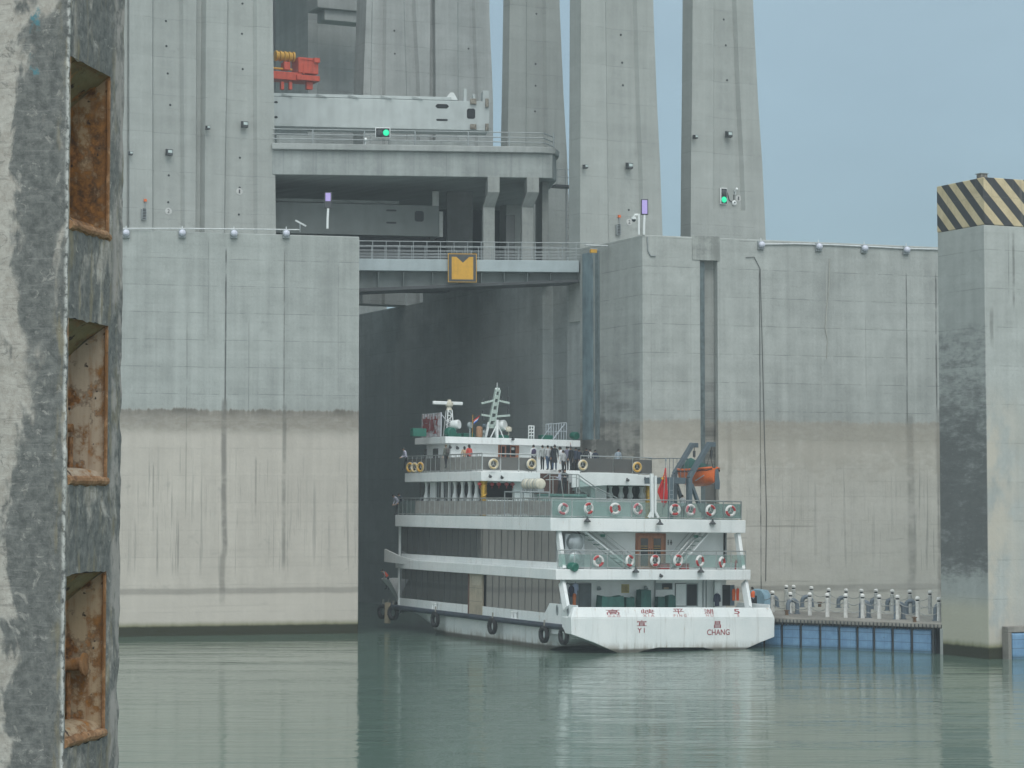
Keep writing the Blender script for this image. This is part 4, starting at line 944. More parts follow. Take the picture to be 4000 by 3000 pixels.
# second pontoon at the right edge
P = M_Q @ Vector((ploc(3950, 2560, M_Q, -.75).x, -.75, 0)); M = frame(P, TH, 0)
t = thing('pontoon', M, 'end of a second blue float pontoon at the foot of the striped pillar', 'pontoon')
mb = MB(); float_box(mb, .12, 5.5, -.6, 1.62, 0, .6); mb.build('float', m_float, t, bevel=.05)
MB().box(-.15, 5.6, .1, .7, 1.66, 2.02).box(-.15, .1, .05, .7, -.5, 1.655).build('deck', m_deck, t, bevel=.03)
# ------------------------------------------------------------------ river cruise ship
SM = Matrix.Translation((10.88, 152.5, 0)) @ Matrix.Rotation(TH, 4, 'Z') @ Matrix.Rotation(radians(.9), 4, 'Y')
A_ = lambda px, py, y: ploc(px, py, SM, y)
P_ = lambda px, py, x: xloc(px, py, SM, x)
ship = thing('cruise_ship', SM, 'white multi-deck river passenger ship seen from its stern, entering the lift channel', 'ship')
def white_hull():
    g = G('ship_white_paint'); x, y, z = g.obj(); h = x+y
    n = g.noise(g.vec(x*.5, y*.5, z*.5), 1., 4, .6); st = g.noise(g.vec(x*3., y*3., z*.22), 1., 5, .65); sp = g.noise(g.vec(x*7., y*7., z*5.), 1., 3, .6)
    c = g.mix(g.ss(n, .3, .7), (.69, .73, .735), (.78, .80, .80))
    c = g.mix(g.ss(st, .52, .72)*.34, c, (.42, .43, .42)); sm_ = g.ss(((y*1.).mod(2.4)-1.2).abs(), .03, .01).max(g.ss(((x*1.).mod(2.5)-1.25).abs(), .03, .01)*.8); c = g.mix(sm_*.25, c, (.38, .38, .36))
    c = g.mix(g.ss(st*.5+sp*.5, .59, .68)*.5, c, (.45, .30, .17))
    f = g.ss(z, .75, .1); c = g.mix(f*g.ss(n*.5+st*.5, .38, .58)*.7, c, (.16, .13, .08)); c = g.mix(g.ss(z, .28, .10)*.9, c, (.06, .055, .04))
    g.col(c); g.set(Roughness=.42); g.bump(g.noise(g.vec(x*.9, y*.9, z*.9), 1., 2), .12, .04); return g.mat
m_hull = white_hull()
m_shipglass = None
def ship_glass():
    g = G('tinted_side_glass'); x, y, z = g.obj(); g.col((.26, .275, .28)); g.set(Roughness=.05, Metallic=.78)
    g.bump(g.noise(g.vec(x*.5, y*.55, z*.28), 1., 2), .10, .12); return g.mat
m_shipglass = ship_glass()
m_mullion = plain('dark_mullion', (.075, .078, .08), .5)
m_deckgreen = plain('green_deck_paint', (.13, .26, .235), .6, dirt=.25)
m_fender = plain('blue_black_rubbing_rail', (.045, .06, .085), .55, dirt=.25)
B = 7.45
# stern block
kn, top = 2.32, 3.02
pl = [A_(p, q, 0) for p, q in [(2231, 2414), (2232, 2478), (2320, 2510), (2412, 2551), (2480, 2554), (2520, 2541), (2570, 2530), (2750, 2530), (2790, 2540), (2815, 2550), (2890, 2546), (2960, 2514), (3025, 2488), (3026, 2414)]]
sec0 = [(p.x, 0, p.z) for p in pl]; sec1 = [(p.x*.985, 1.6, p.z+.02) for p in pl]
mb = MB(); mb.loft([sec0, sec1])
tu0, tu1 = A_(2500, 2540, .9), A_(2805, 2540, .9); MB().box(tu0.x, tu1.x, 1.0, 1.58, -.6, .42).build('tunnel_shade_block', m_dark, ship)  # dark block paints the shade inside the transom's tunnel
tl, tr = A_(2242, 2372, .25), A_(3009, 2374, .25)
x0, x1, zk0, zk1 = pl[0].x, pl[-1].x, pl[0].z, pl[-1].z
mb.add([(x0, -.003, zk0+.003), (x1, -.003, zk1+.003), (tr.x, .25, tr.z), (tl.x, .25, tl.z), (x0, .55, zk0+.003), (x1, .55, zk1+.003), (tr.x, .45, tr.z), (tl.x, .45, tl.z)], [(0, 1, 2, 3), (3, 2, 6, 7), (7, 6, 5, 4), (0, 3, 7, 4), (1, 5, 6, 2), (0, 4, 5, 1)])
mb.build('transom', m_hull, ship, bevel=.03)
# names on the transom
m_name = plain('dark_red_lettering', (.32, .025, .04), .5); m_faint = plain('faded_pink_lettering', (.52, .22, .22), .6)
lean = math.atan2(.25, tl.z-zk0)
def name_on(s, a, b, c_, d, y=0., tilt=False, bold=.004):
    p0, p1 = A_(a, d, y), A_(c_, b, y)
    if tilt:
        u = ((p0.x+p1.x)/2-x0)/(x1-x0); zk = zk0+(zk1-zk0)*u; H = (tl.z-zk0)*(1-u)+(tr.z-zk1)*u; Lf = sqrt(H*H+.253**2)
        M = Matrix.Translation((0, -.018, zk)) @ Matrix.Rotation(math.atan2(.253, H)*-1, 4, 'X')
        text_part(s, 'lettering', p0.x, p1.x, (2414-d)/42*Lf, (2414-b)/42*Lf, m_name if bold == 0 else m_faint, ship, M, 0)
    else: text_part(s, 'lettering', p0.x, p1.x, p0.z, p1.z, m_name, ship, Matrix.Translation((0, -.012, 0)), bold)
for s, a, b, c_, d in (('高', 2371, 2380, 2424, 2401), ('峡', 2509, 2379, 2560, 2398), ('平', 2633, 2377, 2675, 2397), ('湖', 2754, 2378, 2790, 2398), ('5', 2871, 2378, 2893, 2397),
                       ('G A O', 2375, 2403, 2424, 2410), ('X I A', 2513, 2400, 2557, 2409), ('P I N G', 2633, 2399, 2683, 2409), ('H U', 2760, 2399, 2788, 2408), ('5', 2881, 2399, 2889, 2408)):
    name_on(s, a, b, c_, d, 0, True, 0 if d < 2402 and b < 2399 else .006)
for s, a, b, c_, d in (('宜', 2488, 2423, 2526, 2445), ('昌', 2789, 2426, 2816, 2453), ('Y I', 2490, 2453, 2518, 2472), ('CHANG', 2762, 2458, 2850, 2481)): name_on(s, a, b, c_, d, -.005)
# hull body
def hsec(y, wd, zd, wb, zb, wk=None):
    wk = wk or wd
    return [(-wd, y, zd), (-wk, y, zd-.7), (-wb, y, max(zb, -.7)), (0, y, max(zb, -.7)-.05), (wb, y, max(zb, -.7)), (wk, y, zd-.7), (wd, y, zd)]
mb = MB(); mb.loft([hsec(1.62, 6.95, 1.5, 6.4, .75), hsec(3.2, 6.95, 1.5, 6.6, .30), hsec(5, 7.0, 1.5, 6.9, -.1), hsec(9, 7.05, 1.5, 7.0, -.6), hsec(22, 7.05, 1.5, 6.95, -.7), hsec(25.5, 7.05, 1.5, 6.0, -.6, 6.8), hsec(28.5, 7.0, 1.5, 4.3, -.3, 6.0), hsec(31.5, 6.6, 1.5, 2.2, .0, 4.6), hsec(34, 5.4, 1.5, .5, .3, 2.8)])
mb.build('hull', m_hull, ship, smooth=50)
MB().extrude([(-7.35, .6, 1.503), (7.35, .6, 1.503), (7.35, 31.5, 1.503), (6.2, 34.2, 1.503), (3.5, 36.0, 1.503), (-3.5, 36.0, 1.503), (-6.2, 34.2, 1.503), (-7.35, 31.5, 1.503)], (0, 0, .16)).build('main_deck', m_deckgreen, ship, bevel=.02)
for sx in (-1, 1):
    MB().tube([(sx*7.36, .9, 1.52), (sx*7.42, 3, 1.52), (sx*7.42, 20, 1.55), (sx*7.42, 31.4, 1.60), (sx*6.6, 33.8, 1.7), (sx*3.6, 36.1, 1.8)], .19, 8).build('rubbing_rail', m_fender, ship)
    # raised quarter bulwark with two fairleads
    q0 = [(.3, 1.0), (.3, 3.02), (4.3, 3.0), (5.1, 2.25), (5.6, 1.67), (5.4, 1.0)]
    xb = sx*7.30
    MB().extrude([(xb, y, z) for y, z in q0], (-sx*.10, 0, 0)).build('quarter_bulwark', m_hull, ship, bevel=.015)
    for yy in (1.5, 3.1): 
        MB().torus((xb+sx*.01, yy, 2.62), .22, .06, (0, .62, 0), (0, 0, 1.35), 20, 6).build('fairlead', m_steelgrey, ship)
        MB().extrude([(xb+sx*.008, yy+.13*cos(a*pi/8), 2.62+.27*sin(a*pi/8)) for a in range(16)], (sx*.012, 0, 0)).build('fairlead_hole', m_dark, ship)
# bow bulwark
def bul(sx):
    pl = [(7.05, 31.6), (7.0, 32.6), (6.8, 33.6), (6.1, 34.6), (4.9, 35.5), (3., 36.2), (0, 36.6)]
    lo = [(6.7, 31.6), (6.4, 32.4), (6.0, 33.1), (5.2, 33.9), (4.1, 34.6), (2.5, 35.2), (0, 35.5)]
    return pl, lo
mb = MB(); pl, lo = bul(1)
for sx in (-1, 1):
    rows_ = []
    for t_ in (0, .25, .5, .75, 1):
        e = t_**1.6; zz = 1.1+t_*2.6
        rows_.append([(sx*(l[0]+(p[0]+.75-l[0])*e), l[1]+(p[1]-l[1])*e, zz) for p, l in zip(pl, lo)])
    inn = [[(x-sx*.10, y-.1, z+.003*0) for x, y, z in r_] for r_ in rows_]
    mb.loft(rows_+inn[::-1]+[rows_[0]], caps=False, closed=False)
mb.build('bow_bulwark', m_hull, ship, smooth=50)
MB().box(-6.2, 6.2, 31.7, 31.8, 1.67, 2.6).build('bow_locker', m_deckgreen, ship, bevel=.02)
# superstructure slabs (deck edges)
def slab(name, pts, z0, z1, bev=.03, mat=None):
    return MB().extrude([(x, y, z0) for x, y in pts], (0, 0, z1-z0)).build(name, mat or m_hull, ship, bevel=bev)
b2 = [(-B, 3.1), (-5.2, 2.85), (0, 2.7), (5.2, 2.85), (B, 3.1), (B, 29), (7.0, 32.), (5.0, 33.2), (-5.0, 33.2), (-7.0, 32.), (-B, 29)]
slab('second_deck', b2, 4.58, 5.27)
for sx in (-1, 1):
    mb = MB(); mb.loft([[(sx*7.44, 27, 4.9), (sx*7.44, 27, 5.272), (sx*7.30, 27, 5.272), (sx*7.30, 27, 4.9)], [(sx*7.45, 30, 4.95), (sx*7.45, 30, 5.5), (sx*7.3, 30, 5.5), (sx*7.3, 30, 4.95)], [(sx*7.5, 33.1, 5.02), (sx*7.5, 33.1, 6.0), (sx*7.35, 33.1, 6.0), (sx*7.35, 33.1, 5.02)]])
    mb.build('deck_bulwark', m_hull, ship)
a3 = [(-B-.05, 3.9), (-5.2, 3.6), (0, 3.45), (5.2, 3.6), (B+.05, 3.9), (B+.05, 31.0), (-B-.05, 31.0)]
slab('third_deck', a3, 7.78, 8.66)
MB().box(-7.2, 7.2, 4.4, 30.6, 8.664, 8.70).build('terrace_floor', m_deckgreen, ship)
c4 = [(-7.05, 16.1), (-3.0, 15.75), (-2.55, 15.75), (-2.55, 18.2), (.55, 18.2), (.55, 15.7), (3.5, 15.85), (6.8, 16.2), (7.1, 16.4), (7.1, 30.3), (-7.05, 30.3)]
slab('fourth_deck', c4, 11.18, 11.86)
d5 = [(-5.6, 25.9), (0, 25.6), (5.8, 25.9), (5.8, 31.9), (-5.6, 31.9)]
slab('roof', d5, 14.12, 14.62)
MB().box(-5.2, 5.4, 26.4, 31.5, 14.624, 14.66).build('roof_deck', m_deckgreen, ship)
# lower house: white sills, glazed sides
for (z0, z1, yA, yB, nm) in ((1.66, 2.30, 4.6, 31.2, 'lower_sill'), (5.273, 5.70, 3.9, 31.0, 'upper_sill')):
    mb = MB()
    for sx in (-1, 1): mb.box(min(sx*6.93, sx*6.80), max(sx*6.93, sx*6.80), yA, yB, z0, z1)
    mb.box(-6.8, 6.8, yB-.12, yB, z0, z1); mb.build(nm, m_hull, ship, bevel=.01)
random.seed(11)
def panes(z0, z1, y0, y1, n, skip=()):
    for sx in (-1, 1):
        xx = sx*6.9
        for i in range(n):
            a = y0+(y1-y0)*i/n; b = y0+(y1-y0)*(i+1)/n
            if any(s0 < (a+b)/2 < s1 for s0, s1 in skip) and sx < 0: continue
            if sx > 0 and b < 6.1: continue
            tw = random.uniform(-.004, .004); tz = random.uniform(-.003, .003)
            mb = MB(); mb.add([(xx-tw-tz, a+.012, z0), (xx+tw-tz, b-.012, z0), (xx+tw+tz, b-.012, z1), (xx-tw+tz, a+.012, z1)]+[(xx-sx*.03-tw, a+.025, z0), (xx-sx*.03+tw, b-.025, z0), (xx-sx*.03+tw, b-.025, z1), (xx-sx*.03-tw, a+.025, z1)],
                [(0, 1, 2, 3), (7, 6, 5, 4), (0, 4, 5, 1), (1, 5, 6, 2), (2, 6, 7, 3), (3, 7, 4, 0)], 0)
            mb.box(xx-.035, xx+.022*sx if sx > 0 else xx+.035, b-.014, b+.014, z0, z1, 1) if sx > 0 else mb.box(xx-.022, xx+.035, b-.014, b+.014, z0, z1, 1)
            mb.build('window', [m_shipglass, m_mullion], ship, smooth=0)
d0, d1 = P_(1886, 2400, -6.9).y, P_(1836, 2400, -6.9).y
panes(2.303, 4.577, 3.6, 31.2, 26, [(d0-.1, d1+.1)])
panes(5.703, 7.777, 4.3, 31.0, 25)
# tan side door
dr = bpy.data.objects.new('side_door', None); COL.objects.link(dr); dr.parent = ship
m_tan = plain('tan_door_panel', (.44, .38, .29), .55, dirt=.15, sc=1.5)
MB().box(-6.98, -6.84, d0, d1, 1.67, 4.57).build('door_leaf', m_tan, dr, bevel=.01)
MB().box(-7.0, -6.982, d0+.15, d1-.45, 3.75, 4.4).build('door_window', plain('pale_tan', (.50, .45, .36), .5), dr)
MB().box(-7.02, -6.84, d1, d1+.16, 1.67, 4.57).build('door_frame', plain('brown_frame', (.14, .07, .05), .5), dr)
mb = MB(); [mb.box(-6.99, -6.981, d0, d1, z, z+.02) for z in (2.6, 3.55)]; mb.build('panel_joint', m_mullion, dr)
# interior floors/cores so the glass is not see-through and decks are closed
MB().box(-6.6, 6.6, 6.4, 31., 1.67, 4.575).build('lower_saloon', m_dark, ship)
MB().box(-6.6, 6.6, 7.2, 30.8, 5.275, 7.775).build('upper_saloon', m_dark, ship)
# slanting stern posts and corner columns
for (a, b, c_, d, yt, yb) in ((2181, 2070, 2199, 2236, 4.3, 3.5), (2880, 2083, 2899, 2240, 4.3, 3.5), (2195, 2275, 2213, 2372, 3.6, 1.6), (2908, 2275, 2925, 2372, 3.6, 1.6)):
    p0, p1 = A_(a, b, yt), A_(c_, d, yb)
    MB().bar((p0.x, p0.y, min(p0.z, 7.775 if p0.z > 6 else 4.577)), (p1.x, p1.y, max(p1.z-.1, 5.275 if p0.z > 6 else 1.67)), .26, .5, (0, 1, 0)).build('stern_post', m_hull, ship, bevel=.03)
for z0, z1 in ((1.67, 4.575), (5.276, 7.77)):
    MB().bar((-6.95, 31.3, z0), (-6.95, 31.35, z1), .14, .18, (0, 1, 0)).build('bow_post', m_hull, ship)
# aft walls of the two lower decks
YW1, YW2 = 5.2, 5.7
MB().box(-6.6, 6.75, YW1, YW1+.3, 1.67, 4.576).build('aft_wall', m_white, ship)
MB().box(-6.8, 6.8, YW2, YW2+.3, 5.276, 7.776).build('aft_wall', m_white, ship)
def rect(name, a, b, c_, d, y, th, mat, parent=ship, bevel=0):
    p0, p1 = A_(a, b, y), A_(c_, d, y); return MB().box(p0.x, p1.x, y-th, y-.003, p1.z, p0.z).build(name, mat, parent, bevel=bevel)
# lower aft wall fittings
rect('recess_shade_panel', 2212, 2278, 2308, 2372, YW1, .05, plain('recess_shade', (.16, .18, .19), .6))  # flat panel on the wall, its dim colour is the recess's painted shade
rect('recess_door', 2264, 2278, 2306, 2372, YW1-.06, .04, plain('dim_door', (.12, .14, .15), .6))
rect('notice', 2427, 2282, 2457, 2316, YW1, .02, plain('yellow_notice', (.50, .42, .17), .6))
def notice_lines():
    mb = MB()
    p0, p1 = A_(2430, 2287, YW1), A_(2454, 2312, YW1)
    for i in range(6): z = p1.z+(p0.z-p1.z)*(i+.5)/6; mb.box(p0.x, p1.x-.05*(i % 3), YW1-.028, YW1-.022, z-.02, z+.02)
    mb.build('notice_lines', plain('brown_ink', (.26, .2, .1), .6), ship)
notice_lines()
rect('window_frame', 2562, 2277, 2627, 2304, YW1, .03, m_steelgrey); rect('aft_window', 2586, 2279, 2624, 2301, YW1-.02, .03, m_dark); rect('window_shelf', 2592, 2294, 2612, 2301, YW1-.04, .03, plain('shelf_tan', (.3, .22, .14), .6))
dk = rect('doorway', 2681, 2281, 2722, 2366, YW1, .02, m_dark)
mb = MB(); p0, p1 = A_(2678, 2278, YW1), A_(2725, 2368, YW1)
for x in (p0.x, p1.x-.08): mb.box(x, x+.08, YW1-.06, YW1-.003, p1.z, p0.z)
mb.box(p0.x+.083, p1.x-.083, YW1-.06, YW1-.003, p0.z-.08, p0.z); mb.build('door_frame', m_steelgrey, ship)
rect('open_door', 2639, 2281, 2677, 2366, YW1, .07, m_white, bevel=.015)
rect('door_rim', 2636, 2278, 2680, 2368, YW1, .03, m_darksteel)
for (a, b) in ((2560, 2275), (2748, 2275), (2760, 2275), (2790, 2275)):
    p = A_(a, b, YW1-.1); MB().tube([(p.x, YW1-.08, 1.67), (p.x, YW1-.08, 4.57)], .04, 6).build('pipe', m_railgrey, ship)
rect('dark_doorway', 2822, 2285, 2852, 2366, YW1, .02, m_dark); rect('blue_door', 2852, 2285, 2868, 2366, YW1, .03, plain('blue_grey_door', (.13, .2, .27), .5))
rect('bulkhead', 2790, 2276, 2812, 2366, YW1-.6, .1, m_white)
for (a, b) in ((2335, 2292), (2518, 2290)):
    p = A_(a, b, YW1); MB().lathe([(0, 0), (.1, 0), (.16, .2), (0, .25)], (p.x, YW1-.12, p.z), 12, axis=(0, -.5, -1)).build('wall_lamp', m_steelgrey, ship)
# tank, stairs, doors on the second deck
tk = bpy.data.objects.new('water_tank', None); COL.objects.link(tk); tk.parent = ship
m_tank = plain('brushed_tank_steel', (.50, .54, .56), .35, .5, dirt=.12)
yT = 4.7; p0, p1 = A_(2207, 2083, yT), A_(2284, 2236, yT)
MB().box(p0.x, p1.x, yT, 5.65, 5.28, p0.z).build('tank_shell', m_tank, tk, bevel=.06)
hz_ = (p0.z-5.28)/2; cx_ = (p0.x+p1.x)/2; rr_ = min(hz_, (p1.x-p0.x)/2)*.84
for i in (0, 1):
    MB().loft([[(cx_+rr_*s_*cos(a*pi/12), yT-d_, 5.28+hz_*(i+.5)+rr_*s_*sin(a*pi/12)) for a in range(24)] for s_, d_ in ((1, .003), (.96, .10), (.80, .20), (.5, .28), (.15, .31), (.02, .312))]).build('tank_dome', m_tank, tk, smooth=60)
    [MB().box(p0.x+.05, p1.x-.05, yT-.03, yT-.003, zq_, zq_+.04).build('tank_seam', m_tank, tk) for zq_ in (5.28+hz_*i+.06, 5.28+hz_*(i+1)-.09)]
def stair(name, a, b, c_, d, y0, y1, mat_str):
    """stair between two pixels on the plane y0; treads between y0 and y1"""
    p0, p1 = A_(a, b, y0), A_(c_, d, y0); t = bpy.data.objects.new(name, None); COL.objects.link(t); t.parent = ship
    for y in (y0, y1): MB().bar((p0.x, y, p0.z), (p1.x, y, p1.z), .46 if False else .07, .42, (0, 1, 0)).build('stringer', mat_str, t)
    n = 9; mb = MB()
    for i in range(n): s_ = (i+.5)/n; x = p0.x+(p1.x-p0.x)*s_; z = p0.z+(p1.z-p0.z)*s_; mb.box(x-.14, x+.14, y0+.07, y1-.07, z-.02, z+.02)
    mb.build('tread', m_green, t)
    mb = MB(); dx = (p1.x-p0.x)*.06
    for off in (.95, .55): mb.tube([(p0.x, y0, p0.z+off), (p1.x, y0, p1.z+off)], .028, 6); mb.tube([(p0.x, y1, p0.z+off), (p1.x, y1, p1.z+off)], .028, 6)
    for s_ in (.1, .5, .9): x = p0.x+(p1.x-p0.x)*s_; z = p0.z+(p1.z-p0.z)*s_; mb.tube([(x, y0, z), (x, y0, z+.95)], .025, 6)
    mb.build('handrail', m_rail, t); p = p0.lerp(p1, .42)
    MB().box(p.x-.18, p.x+.18, y0-.05, y0-.036, p.z+.62, p.z+.80).build('exit_sign', m_green, t)
stair('aft_stair', 2268, 2066, 2470, 2225, 4.3, 5.2, m_white)
stair('aft_stair', 2772, 2072, 2640, 2225, 4.3, 5.2, m_white)
dd = bpy.data.objects.new('double_door', None); COL.objects.link(dd); dd.parent = ship
rect('door_frame', 2482, 2082, 2598, 2222, YW2, .08, m_wood, dd, .01)
for a, b in ((2492, 2540), (2542, 2590)):
    rect('door_leaf', a, 2092, b, 2220, YW2-.08, .05, plain('orange_brown_door', (.46, .19, .095), .45, dirt=.12, sc=4), dd, .012)
for a, b in ((2503, 2530), (2553, 2580)):
    rect('door_glass', a, 2103, b, 2210, YW2-.13, .03, m_glassdark, dd)
    mb = MB(); 
    for q, th_ in ((2132, .05), (2141, .03)): p0, p1 = A_(a, q, YW2-.17), A_(b, q+2, YW2-.17); mb.box(p0.x, p1.x, YW2-.172, YW2-.164, p1.z, p0.z)
    mb.build('glass_stripe', m_gold, dd)
for a in (2537, 2546): p = A_(a, 2155, YW2-.2); MB().tube([(p.x, YW2-.2, p.z-.2), (p.x, YW2-.2, p.z+.2)], .025, 6).build('handle', m_darksteel, dd)
rs = bpy.data.objects.new('restroom_sign', None); COL.objects.link(rs); rs.parent = ship
for i, a in enumerate((2610, 2621)):
    p = A_(a, 2118, YW2); mb = MB(); y = YW2-.02
    mb.lathe([(0, 0), (.045, 0), (.045, .012), (0, .012)], (p.x, y+.012, p.z+.12), 12, axis=(0, -1, 0))
    mb.extrude([(p.x-.05, y, p.z+.06), (p.x+.05, y, p.z+.06), (p.x+(.05 if i == 0 else .1), y, p.z-.08), (p.x-(.05 if i == 0 else .1), y, p.z-.08)], (0, .012, 0)); mb.box(p.x-.04, p.x-.01, y, y+.012, p.z-.2, p.z-.083).box(p.x+.01, p.x+.04, y, y+.012, p.z-.2, p.z-.083)
    mb.build('figure', m_ink, rs)
# railings -------------------------------------------------------------
def rail(name, pts, z, h, step, glass=None, gz=(.12, .85), mid=(), r=.03, boards=None, baluster=0):
    t = bpy.data.objects.new(name, None); COL.objects.link(t); t.parent = ship; mb = MB(); gl = MB(); bal = MB()
    V = [Vector((x, y, 0)) for x, y in pts]
    mb.tube([(v.x, v.y, z+h) for v in V], .042, 8)
    for m_ in mid: mb.tube([(v.x, v.y, z+m_) for v in V], .022, 6)
    for a, b in zip(V, V[1:]):
        L = (b-a).length; n = max(1, round(L/step))
        for i in range(n+1):
            p = a.lerp(b, i/n); mb.tube([(p.x, p.y, z), (p.x, p.y, z+h)], r, 6)
            if i < n and glass:
                q = a.lerp(b, (i+1)/n); dd_ = (q-p).normalized(); p2 = p+dd_*.05; q2 = q-dd_*.05; nn = Vector((-dd_.y, dd_.x, 0))*.012
                gl.add([(p2-nn)+Vector((0, 0, z+gz[0])), (q2-nn)+Vector((0, 0, z+gz[0])), (q2-nn)+Vector((0, 0, z+gz[1])), (p2-nn)+Vector((0, 0, z+gz[1])), (p2+nn)+Vector((0, 0, z+gz[0])), (q2+nn)+Vector((0, 0, z+gz[0])), (q2+nn)+Vector((0, 0, z+gz[1])), (p2+nn)+Vector((0, 0, z+gz[1]))],
                       [(0, 1, 2, 3), (7, 6, 5, 4), (0, 4, 5, 1), (1, 5, 6, 2), (2, 6, 7, 3), (3, 7, 4, 0)])
        if baluster:
            k = int(L/baluster)
            for i in range(k): p = a.lerp(b, (i+.5)/k); bal.tube([(p.x, p.y, z+.02), (p.x, p.y, z+h)], .014, 4)
    mb.build('rail_frame', m_rail, t)
    if glass: gl.build('glass_panel', glass, t, smooth=0)
    if baluster: bal.build('baluster', m_darksteel, t)
    return t
m_board = plain('grey_perforated_panel', (.30, .29, .275), .6, dirt=.14)
rail('second_deck_railing', [(-7.2, 3.35), (0, 3.0), (7.2, 3.35)], 5.28, 1.25, 1.2, m_railglass, (.15, .98), (1.0, .13))
rail('third_deck_railing', [(-7.3, 4.15), (0, 3.75), (7.3, 4.15)], 8.67, 1.28, 1.45, m_terraceglass, (.12, 1.1), (.1,))
rail('third_deck_railing', [(7.3, 4.25), (7.3, 9.0)], 8.67, 1.28, 1.2, m_terraceglass, (.12, 1.1))
rail('third_deck_railing', [(-7.3, 4.25), (-7.3, 15.4)], 8.67, 1.28, .85, m_board, (.14, 1.08), (.1,), baluster=.28)
rail('third_deck_railing', [(-7.3, 15.4), (-7.3, 27.5)], 8.67, 1.28, .95, m_board, (.14, 1.08), (.1,), baluster=.28)
rail('third_deck_railing', [(-7.3, 27.5), (-7.3, 30.8)], 8.67, 1.28, .9, m_railglass, (.14, 1.08), (.1,), baluster=.28)
yz4 = 11.87
MB().box(-6.8, 6.8, 18.25, 30.2, 11.863, 12.12).build('top_deck_floor', m_white, ship, bevel=.02)
rail('fourth_deck_railing', [(-6.9, 16.3), (-2.75, 15.95)], yz4, 1.28, 1.4, m_smokeglass, (.12, 1.05), (.1,))
rail('fourth_deck_railing', [(.75, 15.9), (3.5, 16.), (6.95, 16.5)], yz4, 1.28, 1.9, m_smokeglass, (.1, 1.12), (.08,))
rail('fourth_deck_railing', [(-6.9, 16.35), (-6.9, 23.8)], yz4, 1.28, .9, m_board, (.14, 1.08), (.1,), baluster=.3)
rail('fourth_deck_railing', [(-6.9, 23.8), (-6.9, 30.1)], yz4, 1.28, .95, m_smokeglass, (.14, 1.08), (.1,), baluster=.3)
rail('fourth_deck_railing', [(6.95, 16.5), (6.95, 30.1)], yz4, 1.28, 1.4, m_smokeglass, (.14, 1.08), (.1,))
# house on the third deck
YH = 16.9
h3 = MB()
o1, o2 = A_(1902, 1885, YH), A_(2006, 1953, YH); o3, o4 = A_(2370, 1896, YH), A_(2540, 1955, YH)
zt3 = 11.176
xw0, xw1, xw2, xw3 = -6.15, o1.x, o2.x, A_(2040, 1900, YH).x
h3.box(o2.x, -2.0, YH, YH+.25, 8.67, zt3); h3.box(-2.0+.002, o3.x, YH+1.2, YH+1.45, 8.67, zt3)
h3.box(xw1-.5+.3, o2.x-.003, YH, YH+.25, o1.z, zt3); h3.box(xw1-.2, o2.x-.003, YH, YH+.25, 8.67, o2.z)
h3.box(o3.x-1.3, o3.x, YH, YH+.25, 8.67, zt3); h3.box(o3.x+.003, 6.9, YH, YH+.25, o3.z, zt3); h3.box(o3.x+.003, 6.9, YH, YH+.25, 8.67, o4.z); h3.box(o4.x, 6.9, YH+.03, YH+.22, o4.z+.003, o3.z-.003)
h3.build('lounge_wall', m_white, ship, bevel=.015)
MB().box(-5.6, 6.6, YH+2.4, 29.6, 8.67, zt3-.004).build('lounge', m_dark, ship)
# curved white fascia on the starboard half below the fourth deck edge
pts = [A_(px, 1, 15.9).x for px in (2236, 2300, 2370, 2450, 2520, 2556)]; tops = [1852, 1846, 1846, 1850, 1856, 1859]; bots = [1905, 1900, 1896, 1896, 1897, 1899]
mb = MB(); sec = []
for px, a, b in zip((2236, 2300, 2370, 2450, 2520, 2556), tops, bots):
    p, q = A_(px, a, 15.62), A_(px, b, 15.62); sec.append([(p.x, 15.62, q.z), (p.x, 15.62, p.z), (p.x, 15.80, p.z), (p.x, 15.80, q.z)])
mb.loft(sec); mb.build('fascia', m_white, ship, bevel=.02)
# balusters: vase columns
def vase(x, y, z0, z1, mat, k=1.):
    h = z1-z0; pr_ = [(.13, 0), (.13, .04), (.10, .06), (.16, .16), (.20, .28), (.17, .42), (.11, .58), (.10, .80), (.13, .92), (.15, .95), (.15, 1.)]
    MB().lathe([(0, z0)]+[(r_*k, z0+h*t_) for r_, t_ in pr_]+[(0, z1)], (x, y, 0), 14).build('vase_column', mat, ship, smooth=50)
xv = -6.35
for px in (1667, 1779, 1808, 1836, 1862): vase(xv, P_(px, 1920, xv).y, 9.3, zt3-.003, m_white, 1.3)
for px in (2390, 2432, 2468, 2512): vase(A_(px, 1920, YH+.35).x, YH+.6, o4.z, o3.z-.05, m_white, 1.2)
mb = MB()
y0_, y1_ = P_(1875, 1920, xv).y, 29.6
mb.box(xv-.1, xv+.1, y0_, y1_, 8.67, 9.297)
for a, b in ((1682, 1703), (1725, 1732), (1752, 1758)): ya, yb = P_(b, 1920, xv).y, P_(a, 1920, xv).y; mb.box(xv-.06, xv+.06, ya, yb, 9.3, zt3-.004)
mb.build('lounge_side', m_white, ship)
for a, b in ((1642, 1658), (1704, 1724), (1733, 1751), (1759, 1772)): ya, yb = P_(b, 1920, xv+.15).y, P_(a, 1920, xv+.15).y; MB().box(xv+.10, xv+.16, ya, yb, 9.3, zt3-.004).build('lounge_window', m_shipglass, ship)
for px, yy in ((1889, 16.55), (2533, 16.5)):
    x = A_(px, 1950, yy).x; mb = MB(); mb.lathe([(0, 8.67), (.26, 8.67), (.26, 8.95), (.20, 9.0), (.23, 9.6), (.19, 10.2), (.22, 10.7), (.2, 11.0), (.28, 11.1), (.28, zt3-.002), (0, zt3-.002)], (x, yy, 0), 14)
    mb.tube([(x+.21*cos(a*.7), yy+.21*sin(a*.7), 9.0+a*.075) for a in range(28)], .05, 6); mb.build('gilded_column', m_gold, ship, smooth=50)
